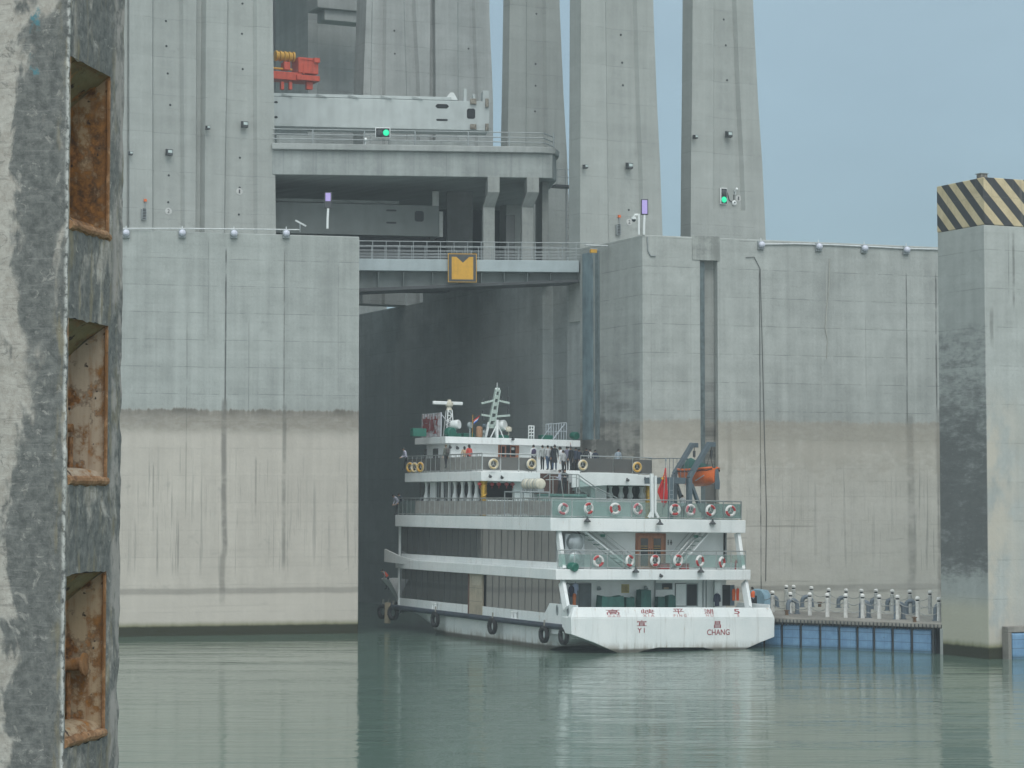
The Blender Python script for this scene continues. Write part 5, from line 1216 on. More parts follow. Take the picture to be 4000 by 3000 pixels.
# centre stair between third and fourth deck
cs = bpy.data.objects.new('terrace_stair', None); COL.objects.link(cs); cs.parent = ship
m_brown = plain('brown_stair_carpet', (.09, .05, .04), .8)
ml = A_(2145, 1925, 14.4).x; mr_ = A_(2222, 1925, 14.4).x
mb = MB()
zl2 = 10.35
for i in range(6): mb.box(-2.5, .5, 16.3+.32*i, 18.19, zl2+.25*i+.003*i, zl2+.25*(i+1))
mb.build('step', m_brown, cs)
MB().box(-2.5, .5, 14.3, 16.296, zl2-.18, zl2).build('landing', m_deckgreen, cs, bevel=.02)
mb = MB(); n = 7
for i in range(n): mb.box(.52+.42*i, .52+.42*(i+1)-.004, 14.5, 15.55, 8.71, zl2-.18-.22*i)
mb.build('side_step', plain('pale_green_stair', (.42, .52, .50), .5), cs)
MB().box(-2.5, .5, 14.5, 16.2, 8.71, zl2-.19).build('landing_base', plain('pale_green_panel', (.36, .46, .44), .5), cs)
mb = MB()
def rl3(a, b, y): p = A_(a, b, y); return (p.x, p.y, p.z)
mb.tube([rl3(2124, 1866, 15.2), rl3(2145, 1850, 14.35), rl3(2222, 1852, 14.35), rl3(2258, 1854, 14.35), rl3(2330, 1905, 14.35), rl3(2412, 1946, 14.35)], .04, 8)
for a, b, c_ in ((2148, 1851, 1930), (2160, 1862, 1930), (2222, 1852, 1930), (2252, 1854, 1925), (2262, 1860, 1930), (2328, 1906, 1950)): mb.tube([rl3(a, b, 14.35), rl3(a, c_, 14.35)], .035, 6)
mb.tube([rl3(2150, 1862, 14.35), rl3(2250, 1865, 14.35), rl3(2328, 1912, 14.35), rl3(2400, 1950, 14.35)], .025, 6)
mb.tube([rl3(2132, 1874, 13.6), rl3(2192, 1872, 13.6), rl3(2201, 1952, 13.6)], .04, 6)
mb.build('handrail', m_rail, cs)
gp = MB(); gp.add([rl3(2264, 1868, 14.36), rl3(2326, 1914, 14.36), rl3(2326, 1950, 14.36), rl3(2264, 1915, 14.36), rl3(2264, 1868, 14.39), rl3(2326, 1914, 14.39), rl3(2326, 1950, 14.39), rl3(2264, 1915, 14.39)], [(0, 1, 2, 3), (7, 6, 5, 4), (0, 4, 5, 1), (1, 5, 6, 2), (2, 6, 7, 3), (3, 7, 4, 0)]); gp.build('glass_panel', m_railglass, cs, smooth=0)
# bridge house
YB = 26.5
MB().box(-4.9, 5.3, YB, 31.2, 11.87, 14.115).build('bridge_house', m_white, ship, bevel=.02)
for a, b in ((1658, 1668), (1692, 1712)): ya, yb = P_(b, 1770, -4.9).y, P_(a, 1770, -4.9).y; MB().box(-4.93, -4.903, ya, yb, 12.3, 13.8).build('bridge_window', m_shipglass, ship)
bd = bpy.data.objects.new('bridge_door', None); COL.objects.link(bd); bd.parent = ship
rect('door_frame', 1946, 1731, 2026, 1792, YB, .06, m_wood, bd); rect('doorway', 1952, 1738, 2019, 1792, YB-.06, .01, m_dark, bd)
for a, b in ((1956, 1976), (1992, 2018)): rect('door_leaf', a, 1738, b, 1792, YB-.06, .05, plain('red_brown_leaf', (.33, .13, .075), .5, dirt=.1), bd); rect('door_glass', a+5, 1744, b-5, 1784, YB-.11, .02, m_glassdark, bd)
rect('paper_notice', 1998, 1748, 2009, 1758, YB-.14, .01, m_plate, bd)
# small fittings: cameras and lamps on the fascias
for (px, py, y) in ((2000, 1716, 25.6), (1911, 1862, 15.85), (1957, 1866, 15.85), (2448, 1876, 15.6), (2518, 1872, 15.6), (2578, 2250, 2.7), (1755, 1748, 26.5), (1784, 1751, 26.5), (2184, 1750, 26.5), (2214, 1747, 26.5)):
    p = A_(px, py, y); mb = MB(); mb.lathe([(0, 0), (.09, 0), (.11, .1), (.06, .28), (0, .28)], (p.x, y-.28, p.z), 10, axis=(0, 1, -.0)); mb.box(p.x-.03, p.x+.03, y-.12, y-.002, p.z, p.z+.16); mb.build('deck_camera', m_darksteel, ship)
for (px, py, y) in ((2287, 2031, 3.7), (2776, 2040, 3.75), (2476, 2228, 2.85), (2730, 2228, 2.9), (2570, 2042, 3.4)):
    p = A_(px, py, y); MB().lathe([(0, 0), (.05, 0), (.08, -.15), (.24, -.30), (.22, -.36), (0, -.36)], (p.x, y-.28, p.z+.22), 14).bar((p.x, y-.28, p.z+.22), (p.x, y, p.z+.26), .04, .04).build('deck_lamp', m_darksteel, ship)
for (px, py, y, r_) in ((2236, 2214, 3.1, .30), (2243, 1702, 27., .30), (1757, 1690, 27.0, .42)):
    p = A_(px, py, y); MB().lathe([(0, -.3), (r_*.8, -.3), (r_, -.1), (r_, .3), (r_*.85, .34), (0, .30)], (p.x, y, p.z), 18, axis=(.25, -1, -.1)).tube([(p.x, y, p.z-r_), (p.x, y, p.z-r_-.35)], .05, 6).build('searchlight', m_green, ship)
# lanterns under the lounge opening
for px in (1874, 1895, 1922, 1949, 1979, 2002):
    p = A_(px, 1891, YH-.25); lt = MB(); lt.ball((p.x, p.y, p.z), .16, (1, 1, .85), 12, 8); lt.tube([(p.x, p.y, p.z-.14), (p.x, p.y, p.z-.3)], .03, 6); lt.tube([(p.x, p.y, p.z+.13), (p.x, p.y, zt3)], .01, 4); o = lt.build('lantern', m_red, ship)
# flag mast: white twin posts
mb = MB()
p0, p1, p2, p3 = A_(2545, 1850, 3.56), A_(2547, 2022, 3.56), A_(2560, 1858, 3.56), A_(2571, 2022, 3.56)
mb.bar(p0, p1, .2, .2, (0, 1, 0)); mb.bar(p2, (p2.x, p2.y, p3.z+.4), .16, .16, (0, 1, 0)); mb.bar((p2.x, p2.y, p3.z+.4), p3, .17, .17, (0, 1, 0)); mb.bar((p1.x, p1.y, p1.z+.45), (p1.x-.25, p1.y, p1.z), .17, .17, (0, 1, 0)); mb.build('stern_frame', m_white, ship, bevel=.01)
# davit
dv = bpy.data.objects.new('davit', None); COL.objects.link(dv); dv.parent = ship
Y1_, Y2_ = 9.8, 13.4
def arm(y, pts, wd):
    q = [A_(a, b, y) for a, b in pts]; mb = MB()
    for a, b in zip(q, q[1:]): mb.bar(a, b, .30, wd, (0, 1, 0))
    p = q[-1]; mb.box(p.x-.15, p.x+.42, y-.16, y+.16, p.z-.28, p.z+.06); mb.build('davit_arm', m_davit, dv, bevel=.02)
arm(Y1_, [(2692, 2000), (2692, 1868), (2705, 1842), (2772, 1730)], .42)
arm(Y2_, [(2634, 1990), (2634, 1852), (2650, 1826), (2705, 1733)], .40)
for y, a, b, c_, d in ((Y1_, 2700, 1890, 2740, 2000), (Y2_, 2640, 1885, 2672, 1980)):
    MB().bar(A_(a, b, y+.1), A_(c_, d, y+.1), .2, .34, (0, 1, 0)).build('davit_brace', m_davit, dv, bevel=.02)
q0, q1 = A_(2615, 1864, 9.5), A_(2690, 1890, 9.5); MB().box(q0.x, q1.x, 9.9, 13.2, q1.z, q0.z).build('davit_platform', m_davit, dv, bevel=.02)
MB().bar((q0.x+.25, 9.75, 8.7), (q0.x+.25, 9.75, q0.z), .32, .3, (0, 1, 0)).build('davit_post', m_davit, dv, bevel=.02)
mb = MB(); z = q0.z; r0, r1 = A_(2616, 1790, 9.9), A_(2688, 1790, 9.9)
for i in range(6): x = r0.x+(r1.x-r0.x)*i/5; mb.tube([(x, 9.9, z), (x, 9.9, r0.z)], .022, 5)
mb.tube([(r0.x, 9.9, r0.z), (r1.x, 9.9, r0.z)], .03, 6).tube([(r0.x, 9.9, r0.z), (r0.x, 13., r0.z)], .03, 6); mb.build('platform_railing', m_davit, dv)
mb = MB(); xL = q0.x+.08
for dx in (0, .3): mb.tube([(xL+dx, 9.6, 8.7), (xL+dx, 9.6, z)], .025, 5)
for i in range(7): mb.tube([(xL, 9.6, 8.9+.3*i), (xL+.3, 9.6, 8.9+.3*i)], .02, 5)
mb.build('ladder', m_railgrey, dv)
f1, f2 = A_(2779, 1742, Y1_), A_(2712, 1745, Y2_)
for p, zb_ in ((f1, A_(2779, 1795, Y1_).z), (f2, A_(2712, 1790, Y2_).z)):
    MB().tube([(p.x, p.y, p.z-.05), (p.x, p.y, zb_)], .03, 6).box(p.x-.08, p.x+.08, p.y-.06, p.y+.06, p.z-.75, p.z-.3).build('fall_rope', m_darksteel, dv)
# roof equipment --------------------------------------------------------
ZR = 14.66
def roofx(px, y): return A_(px, 1700, y).x
rd = bpy.data.objects.new('radar', None); COL.objects.link(rd); rd.parent = ship
yR = 28.; xR = roofx(1753, yR); zt_ = A_(1753, 1602, yR).z
mb = MB()
for sx in (-1, 1):
    for sy in (-1, 1): mb.bar((xR+sx*.32, yR+sy*.3, ZR), (xR+sx*.17, yR+sy*.17, zt_), .07, .07)
for i in range(5):
    s_ = i/5; t_ = (i+1)/5; w0, w1 = .32-.15*s_, .32-.15*t_; za, zc = ZR+(zt_-ZR)*s_, ZR+(zt_-ZR)*t_
    sg_ = 1 if i % 2 else -1; mb.bar((xR-sg_*w0, yR-w0, za), (xR+sg_*w1, yR-w1, zc), .05, .05); mb.bar((xR-w1, yR-w1, zc), (xR+w1, yR-w1, zc), .06, .05)
mb.build('radar_tower', m_white, rd)
MB().lathe([(0, zt_), (.24, zt_), (.18, zt_+.2), (.30, zt_+.34), (.30, zt_+.58), (.16, zt_+.66), (.13, zt_+.8), (0, zt_+.8)], (xR, yR, 0), 16).build('radar_gearbox', m_gelcoat, rd)
zq = A_(1753, 1575, yR).z; xa, xb = roofx(1688, yR), roofx(1804, yR); 
MB().box(xa, xb, yR-.14, yR+.14, zq-.13, zq+.13).build('radar_scanner', m_white, rd, bevel=.05)
ms = bpy.data.objects.new('signal_mast', None); COL.objects.link(ms); ms.parent = ship
yM = 27.2
mb = MB(); pa = [A_(1919, 1665, yM), A_(1944, 1522, yM)]
L_, R_ = [], []
for s_ in range(6):
    t_ = s_/5; p = pa[0].lerp(pa[1], t_); wd = .24-.09*t_; L_.append((p.x-wd, p.y, p.z)); R_.append((p.x+wd, p.y, p.z))
for a, b in zip(L_, L_[1:]): mb.bar(a, b, .1, .3, (0, 1, 0))
for a, b in zip(R_, R_[1:]): mb.bar(a, b, .1, .3, (0, 1, 0))
for a, b in zip(L_, R_): mb.bar(a, b, .3, .12, (0, 1, 0))
m_mast = plain('sage_green_paint', (.44, .53, .49), .45, dirt=.1)
mb.build('mast_ladder_frame', m_mast, ms)
mb = MB()
for dx in (-.55, .40): mb.bar((L_[0][0]+.3+dx, yM, ZR), (L_[0][0]+.3+dx*.5, yM, L_[0][2]+.3), .17, .17, (0, 1, 0))
q = A_(1943, 1640, 26.6); mb.tube([(q.x, 26.6, ZR), (q.x, 26.6, q.z)], .11, 8); mb.tube([(q.x, 26.6, q.z-.3), (q.x-.55, 26.6, ZR)], .045, 6).tube([(q.x, 26.6, q.z-.3), (q.x+.55, 26.6, ZR)], .045, 6); mb.build('mast_leg', m_white, ms)
mb = MB()
for (a, b, c_, d) in ((1880, 1576, 1930, 1564), (1944, 1564, 1990, 1575), (1880, 1620, 1922, 1627), (1935, 1627, 1992, 1623)): mb.bar(A_(a, b, yM), A_(c_, d, yM), .16, .13, (0, 1, 0))
mb.build('crosstree', m_mast, ms, bevel=.02)
mb = MB()
for (a, b) in ((1890, 1564), (1912, 1556), (1958, 1556), (1986, 1558), (1986, 1590), (1985, 1604), (1887, 1612), (1888, 1634)): p = A_(a, b, yM); mb.tube([(p.x, yM, p.z-.2), (p.x, yM, p.z+.16)], .07, 8)
mb.build('navigation_lamp', m_darksteel, ms)
mb = MB(); p = A_(1937, 1520, yM); mb.ball((p.x, yM, p.z), .09).ball((p.x+.25, yM, p.z), .09); mb.tube([(p.x+.1, yM, p.z), (p.x+.1, yM, p.z+.5)], .025, 5); mb.build('mast_light', m_white, ms)
mb = MB(); p = A_(1984, 1512, yM); mb.tube([(p.x, yM, p.z-1.1), (p.x, yM, p.z)], .03, 6); mb.build('whip_aerial', m_darksteel, ms)
# drums, domes, boxes on the roof
for (a, b, y, r_, L, nm, mt) in ((1780, 1659, 27.3, .36, .62, 'air_horn_drum', m_white), (1960, 1662, 27.6, .42, .6, 'air_horn_drum', m_white), (1836, 1661, 27., .24, .22, 'searchlight', m_steelgrey), (1892, 1664, 27.3, .18, .25, 'searchlight', m_davit), (1888, 1689, 26.9, .15, .25, 'searchlight', m_steelgrey)):
    p = A_(a, b, y); MB().lathe([(0, -L/2), (r_*.92, -L/2), (r_, -L/2+.06), (r_, L/2-.06), (r_*.92, L/2), (0, L/2)], (p.x, y, p.z), 20, axis=(.6, -.75, .1)).tube([(p.x, y, ZR), (p.x, y, p.z)], .06, 6).build(nm, mt, ship)
p = A_(1987, 1678, 27.4); MB().lathe([(0, 0), (.24, 0), (.26, .2), (.2, .34), (0, .4)], (p.x, 27.4, p.z-.15), 16).tube([(p.x, 27.4, ZR), (p.x, 27.4, p.z)], .05, 6).build('satellite_dome', m_gelcoat, ship)
p = A_(1872, 1688, 26.9); MB().lathe([(0, ZR), (.24, ZR), (.26, ZR+.1), (.25, ZR+.75), (.14, ZR+.85), (0, ZR+.85)], (p.x, 26.9, 0), 12).build('engine_cover', plain('tan_canvas', (.36, .20, .11), .8), ship)
for (a, w_, h_, y) in ((1640, .55, .62, 28.5), (1779, .5, .28, 27.2), (1832, .45, .32, 27.4), (1890, .3, .2, 27.4), (1966, .5, .25, 27.3), (2138, .5, .35, 27.2)):
    x = roofx(a, y); MB().box(x-w_, x+w_, y, y+.6, ZR, ZR+h_).build('deck_box', m_green, ship, bevel=.03)
x = roofx(2075, 27); mb = MB(); 
for dx in (-.22, .22): mb.tube([(x+dx, 27, ZR), (x+dx, 27, ZR+1.05)], .05, 6)
for i in range(4): mb.tube([(x-.22, 27, ZR+.25+.25*i), (x+.22, 27, ZR+.25+.25*i)], .045, 6)
mb.box(x-.03, x+.03, 26.97, 27.03, ZR, ZR+1.05); mb.build('fender_rack', m_white, ship)
# sign boards on the roof edges
sb = bpy.data.objects.new('roof_sign', None); COL.objects.link(sb); sb.parent = ship
xs_ = -5.2; ya, yb = P_(1722, 1680, xs_).y, P_(1650, 1680, xs_).y; z1 = 16.45
mb = MB(); k = 14
for i in range(k):
    a = ya+(yb-ya)*i/k; b = ya+(yb-ya)*(i+1)/k; o_ = .05 if i % 2 else 0
    mb.box(xs_-.03-o_, xs_+.03-o_, a, b-.003, ZR+.03, z1)
def signmat():
    g = G('weathered_sign_sheet'); x, y, z = g.obj(); n = g.noise(g.vec(x*3, y*1.5, z*3), 1., 5, .7); g.col(g.mix(g.ss(n, .4, .62), (.47, .48, .52), (.33, .27, .27))); g.set(Roughness=.6); return g.mat
mb.build('sign_sheet', signmat(), sb, smooth=0)
Ms = Matrix(((0, -1, 0, xs_-.115), (-1, 0, 0, 0), (0, 0, 1, 0), (0, 0, 0, 1)))
m_fade = plain('faded_red_lettering', (.33, .07, .075), .7, dirt=.3, sc=6)
wS = (yb-ya)
Ms = Matrix.Translation((xs_-.10, 0, 0)) @ Matrix.Rotation(-pi/2, 4, 'Z')
text_part('高峡', 'lettering', -yb+.25, -ya-.35, ZR+.25, z1-.2, m_fade, sb, Ms, .03)
mb = MB()
for y in (ya, yb): mb.bar((xs_, y, ZR), (xs_, y, z1+.06), .09, .09); 
mb.bar((xs_, ya, z1-.05), (xs_+1.1, ya, ZR+.5), .06, .06); mb.bar((xs_, ya, z1+.03), (xs_, yb, z1+.03), .06, .06); mb.bar((xs_+.9, ya-.3, ZR), (xs_+.4, ya, ZR+1.), .05, .05); mb.build('sign_frame', plain('pale_frame_paint', (.52, .54, .58), .5), sb)
sb = bpy.data.objects.new('roof_sign', None); COL.objects.link(sb); sb.parent = ship
mb = MB(); yq = 27.0; x0_, x1_ = roofx(2152, yq), roofx(2212, yq); zt_ = A_(2180, 1650, yq).z
for i in range(9): x = x0_+(x1_-x0_)*i/8; mb.bar((x, yq+.9*(x-x1_)/(x0_-x1_), ZR), (x, yq+.9*(x-x1_)/(x0_-x1_), zt_-.1*(x1_-x)), .06, .05)
for s_ in (0, .5, 1): mb.bar((x0_, yq+.9, ZR+(zt_-.1*(x1_-x0_)-ZR)*s_), (x1_, yq, ZR+(zt_-ZR)*s_), .07, .06)
mb.bar((x1_-.15, yq, zt_-.1), (x0_-.1, yq-.6, ZR), .07, .07).bar((x0_+.2, yq+.4, zt_-.3), (x0_-1.0, yq-.4, ZR), .04, .04); mb.build('sign_frame', plain('pale_blue_frame', (.46, .51, .55), .5), sb)
# raft cradle frame on the terrace
rk = bpy.data.objects.new('raft_rack', None); COL.objects.link(rk); rk.parent = ship
yK = 8.0; mb = MB()
k0, k1 = A_(2035, 1921, yK), A_(2145, 1921, yK)
for s_ in (0, .33, .66, 1):
    x = k0.x+(k1.x-k0.x)*s_
    for y in (yK, yK+2.6): mb.tube([(x, y, 8.68), (x, y, k0.z)], .05, 6)
for y in (yK, yK+2.6): mb.tube([(k0.x, y, k0.z), (k1.x, y, k0.z)], .05, 6); mb.tube([(k0.x, y, 8.85), (k1.x, y, 8.85)], .04, 6)
for x in (k0.x, k1.x): mb.tube([(x, yK, k0.z), (x, yK+2.6, k0.z)], .05, 6)
for s_ in (.3, .75): mb.tube([(k0.x+(k1.x-k0.x)*s_, yK+.65, k0.z), (k0.x+(k1.x-k0.x)*s_, yK+.65, k0.z+.22)], .05, 6)
mb.build('rack_frame', m_railgrey, rk)
# ------------------------------------------------------------------ things carried by the ship
def on_ship(p, rz=0): return SM @ Matrix.Translation(p) @ Matrix.Rotation(rz, 4, 'Z')
def ring(p, rz, turn, kind, label, grp):
    cols = {'red': (m_red, plain('ring_white', (.70, .70, .68), .5)), 'cream': (plain('ring_cream', (.62, .47, .24), .55), plain('ring_pale', (.68, .60, .45), .55)), 'gold': (plain('ring_amber', (.62, .34, .05), .55), plain('ring_amber_pale', (.62, .42, .14), .55)), 'pale': (plain('ring_faded_red', (.45, .12, .14), .6), plain('ring_offwhite', (.62, .61, .60), .6))}[kind]
    t = thing('life_ring', on_ship(p, rz), label, 'life ring', grp)
    X = Vector((cos(turn), 0, sin(turn))); Y = Vector((-sin(turn), 0, cos(turn)))
    MB().torus((0, 0, 0), .305, .088, X, Y, 32, 10, lambda u: 0 if (u*2) % 1 < .42 else 1).build('buoy', list(cols), t, smooth=60)
    MB().torus((0, 0, 0), .40, .014, X, Y, 28, 5).build('grab_line', m_conduit, t)
    mb = MB()
    for a in (90, 215, 325): mb.tube([(0, .02, 0), (.3*cos(radians(a)), .05, .3*sin(radians(a)))], .025, 5)
    mb.build('holder', m_rail, t)
RG1, RG2, RG3 = 'red and white life rings on the glass terrace railing', 'red and white life rings on the lower stern railing', 'yellow life rings on the top passenger deck railing'
lab3 = ['leftmost on the terrace railing, next to the raft rack', 'second on the terrace railing from the raft rack', 'third on the terrace railing, below the bare baluster window', 'on the terrace railing just before the white stern frame', 'first on the terrace railing after the red flag', 'faded one second after the red flag, below the davit', 'third after the red flag, below the orange lifeboat', 'rightmost on the terrace railing at its outer corner']
for i, ((px, py), tn) in enumerate(zip([(2201, 1988), (2300, 1986), (2403, 1987), (2492, 1988), (2637, 1991), (2698, 1992), (2776, 1994), (2854, 1996)], [.5, 1.2, -.5, 1.6, .9, -.9, .3, .0])):
    p = A_(px, py, 3.62); ring(p, random.uniform(-.25, .25), tn, 'pale' if i in (0, 3, 5) else 'red', 'red and white life ring '+lab3[i], RG1)
lab2 = ['leftmost on the lower stern railing, beside the silver tank', 'below the left stair on the lower stern railing', 'in front of the orange double door', 'at the foot of the right stair, above the red boxes', 'second from the right end of the lower stern railing', 'rightmost on the lower stern railing']
for i, ((px, py), tn) in enumerate(zip([(2338, 2192), (2460, 2191), (2559, 2190), (2649, 2189), (2734, 2192), (2820, 2197)], [1.57, .6, .9, .8, -.2, -.2])):
    p = A_(px, py, 2.85); ring(p, [-.1, .3, .1, .1, .25, .5][i], tn, 'red', 'red and white life ring '+lab2[i], RG2)
for (px, py, y, kd, lb) in ((1928, 1813, 15.85, 'cream', 'cream life ring in front of the bridge door on the top railing'), (2077, 1813, 15.75, 'cream', 'cream life ring below the person in a dark vest'), (2277, 1817, 15.7, 'cream', 'cream life ring at the stair end of the smoked glass railing'), (2489, 1825, 16.1, 'gold', 'amber life ring at the outer end of the smoked glass railing')):
    ring(A_(px, py, y), 0, .5, kd, lb, RG3)
for (px, py, kd, lb) in ((1601, 1826, 'gold', 'amber life ring seen edge-on, foremost on the top deck side railing'), (1619, 1827, 'cream', 'cream life ring seen edge-on between two amber ones'), (1642, 1825, 'gold', 'amber life ring seen edge-on, nearest the stern of the three on the top deck side')):
    ring(P_(px, py, -7.05), -pi/2+.35, .4, kd, lb, RG3)
# tyre fenders
def tyre(p, rz, label):
    t = thing('tyre_fender', on_ship(p, rz), label, 'tyre', 'tyre fenders along the hull')
    MB().torus((0, 0, 0), .42, .15, (0, 1, 0), (0, 0, 1), 28, 10).build('tyre', m_black, t, smooth=60)
    mb = MB()
    for k in range(24): a = 2*pi*k/24; mb.obox((0, .55*cos(a), .55*sin(a)), (Vector((1, 0, 0)), Vector((0, -sin(a), cos(a))), Vector((0, cos(a), sin(a)))), .11, .045, .025)
    mb.build('tread_block', m_black, t)
    MB().tube([(0, -.05, .40), (.02, -.06, .95), (.02, .06, .95), (0, .05, .40)], .025, 5).build('rope', plain('dirty_rope', (.3, .29, .25), .9), t)
for (px, py, x, lb) in ((1700, 2420, -7.62, 'black tyre fender below the dark forward glazing, above the trailing rope loop'), (1923, 2446, -7.62, 'black tyre fender on the hull below the tan side door'), (2125, 2478, -7.62, 'black tyre fender on the hull just ahead of the quarter bulwark'), (2202, 2485, -7.62, 'black tyre fender closest to the white transom')):
    tyre(P_(px, py, x), .06, lb)
for y, lb in ((33.3, 'black tyre fender foremost under the bow bulwark'), (31.2, 'black tyre fender second from the bow, beside a pale board')):
    tyre((-7.45, y, 1.15), .35, lb)
t = thing('fender_board', on_ship((-7.5, 32.2, .3), .3), 'pale wooden board hanging between the two bow tyre fenders', 'board'); MB().box(-.06, .06, -.3, .3, 0, 1.6).build('plank', plain('pale_wood', (.45, .38, .27), .7), t, bevel=.01)
MB().tube([(0, 0, 1.6), (.15, 0, 1.9)], .02, 5).build('rope', plain('rope_fibre', (.3, .28, .22), .9), t)
# bollards and winch on the side walkway
for (px, py, lb) in ((1696, 2380, 'white mooring bitts on the green side walkway by the forward glazing'), (2007, 2412, 'white mooring bitts on the green side walkway near the quarter bulwark')):
    p = P_(px, py, -7.12); t = thing('mooring_bitts', on_ship((-7.12, p.y, 1.67)), lb, 'bollard', 'mooring bitts on the side walkway')
    for dy in (-.25, .25): MB().lathe([(0, 0), (.11, 0), (.11, .42), (.16, .45), (.16, .52), (0, .54)], (0, dy, .0), 12).build('bitt', m_white, t)
    MB().box(-.16, .16, -.5, .5, 0, .05).build('base_plate', m_white, t)
# national flag hanging from its staff
p = A_(2601, 1803, 4.3); p2 = A_(2588, 2010, 4.3)
fl = thing('flag', on_ship((p2.x, 4.3, p2.z)), 'red national flag with five yellow stars drooping from its staff at the stern', 'flag')
hS = p.z-p2.z; dx = p.x-p2.x
MB().tube([(0, 0, 0), (dx, 0, hS)], .03, 8).lathe([(0, hS), (.06, hS+.02), (.07, hS+.15), (0, hS+.25)], (dx, 0, 0), 10).build('staff', m_railgrey, fl)
rowsf = []
for (py, xl_, xr_) in ((1828, 2598, 2602), (1850, 2594, 2602), (1880, 2582, 2603), (1910, 2568, 2604), (1922, 2565, 2605), (1940, 2572, 2605), (1955, 2578, 2604), (1970, 2586, 2599), (1983, 2590, 2593)):
    rr = []
    for i in range(11):
        s_ = i/10; q = A_(xl_+(xr_-xl_)*s_, py, 4.3); rr.append((q.x-p2.x, .12*sin(s_*7+py*.012)*min(1, (xr_-xl_)/20), q.z-p2.z))
    rowsf.append(rr)
mb = MB(); mb.loft(rowsf, caps=False, closed=False); o = mb.build('cloth', m_flag, fl, smooth=80); sm = o.modifiers.new('thickness', 'SOLIDIFY'); sm.thickness = .02
m_star = plain('yellow_star', (.75, .45, .03), .7)
for (px, py, r_) in ((2590, 1868, .13), (2596, 1852, .05), (2598, 1862, .05), (2600, 1874, .05), (2597, 1884, .05), ):
    q = A_(px, py, 4.05); MB().extrude([(q.x-p2.x+(r_ if k % 2 == 0 else r_*.4)*sin(k*pi/5+.4), -.16, q.z-p2.z+(r_ if k % 2 == 0 else r_*.4)*cos(k*pi/5+.4)) for k in range(10)], (0, .02, 0)).build('star', m_star, fl)
# tricolour flag on the roof
p = A_(1846, 1620, 27.1); fl = thing('flag', on_ship((p.x, 27.1, ZR)), 'small red, white and blue flag on a thin pole on the ship roof', 'flag')
MB().tube([(0, 0, 0), (.02, 0, p.z-ZR)], .022, 6).build('staff', m_yellow, fl)
a = [A_(1849, 1643, 27.1), A_(1875, 1621, 27.1)]; b = [A_(1851, 1658, 27.1), A_(1869, 1640, 27.1)]
def fc(u, v): q = (a[0].lerp(a[1], u)).lerp(b[0].lerp(b[1], u), v); return (q.x-p.x, .06*sin(u*8), q.z-ZR)
for nm, v0, v1, m_ in (('red_stripe', 0, .40, m_flag), ('white_stripe', .40, .62, m_white), ('blue_stripe', .62, 1., plain('blue_cloth', (.03, .13, .5), .8))):
    mb = MB(); mb.loft([[fc(i/8, v0+(v1-v0)*j_/2) for i in range(9)] for j_ in range(3)], caps=False, closed=False); o = mb.build(nm, m_, fl, smooth=80); sm = o.modifiers.new('thickness', 'SOLIDIFY'); sm.thickness = .015
# lifeboat
lb_ = A_(2770, 1860, 10.2)
bt = thing('lifeboat', on_ship((lb_.x-.05, 11.7, lb_.z)), 'open orange lifeboat with a dark green cover hanging from grey davits', 'lifeboat')
L2 = 2.35
def bsec(t_, off=0.):
    w_ = 1.05*(1-abs(t_)**3.2*.85)+.02-off; k_ = -.72+.30*abs(t_)**3; g_ = .42+.16*t_*t_
    y = t_*L2
    pr_ = [(w_, g_), (w_*.97, g_-.28), (w_*.86, g_-.6), (w_*.55, k_+.16), (.06, k_)]
    return [(x, y, z) for x, z in pr_]+[(-x, y, z) for x, z in pr_[::-1]]
mb = MB(); mb.loft([bsec(-1+i/8) for i in range(17)], caps=True, closed=True); mb.build('hull', m_orange, bt, smooth=50)
mb = MB()
for sx in (-1, 1):
    mb.tube([(sx*(bsec(-1+i/8)[0][0]+.02), (-1+i/8)*L2, bsec(-1+i/8)[0][2]+.03) for i in range(17)], .07, 8)
mb.build('gunwale', m_orange, bt)
mb = MB()
for sx in (-1, 1): mb.tube([(sx*(bsec(-1+i/8)[0][0]+.04), (-1+i/8)*L2, bsec(-1+i/8)[0][2]-.08-.05*(i % 2)) for i in range(17)], .035, 6)
mb.build('grab_line', m_black, bt)
mb = MB(); mb.loft([[(-.55, y, .55), (-.3, y, h_), (0, y, h_+.12), (.3, y, h_), (.55, y, .55)] for y, h_ in ((-1.9, .62), (-.9, .8), (.2, .95), (1.1, 1.25), (1.7, .8), (2.0, .6))], caps=True); mb.build('cover', m_greencloth, bt, smooth=50)
mb = MB(); mb.extrude([(.02, -2.46, .5), (.25, -2.46, .5), (.40, -2.46, -.5), (.38, -2.46, -.95), (.0, -2.46, -.95), (-.02, -2.46, -.5)], (0, .08, 0)); mb.build('rudder', m_davit, bt, bevel=.02)
[MB().tube([(-.3, y, .7), (-.05, y, 1.55), (.2, y, .7)], .03, 6).build('sling', m_darksteel, bt) for y in (-1.75, 1.75)]
MB().bar((-.92, -1.2, -.35), (-.6, -1.9, .05), .05, .05).build('oar', m_steelgrey, bt)
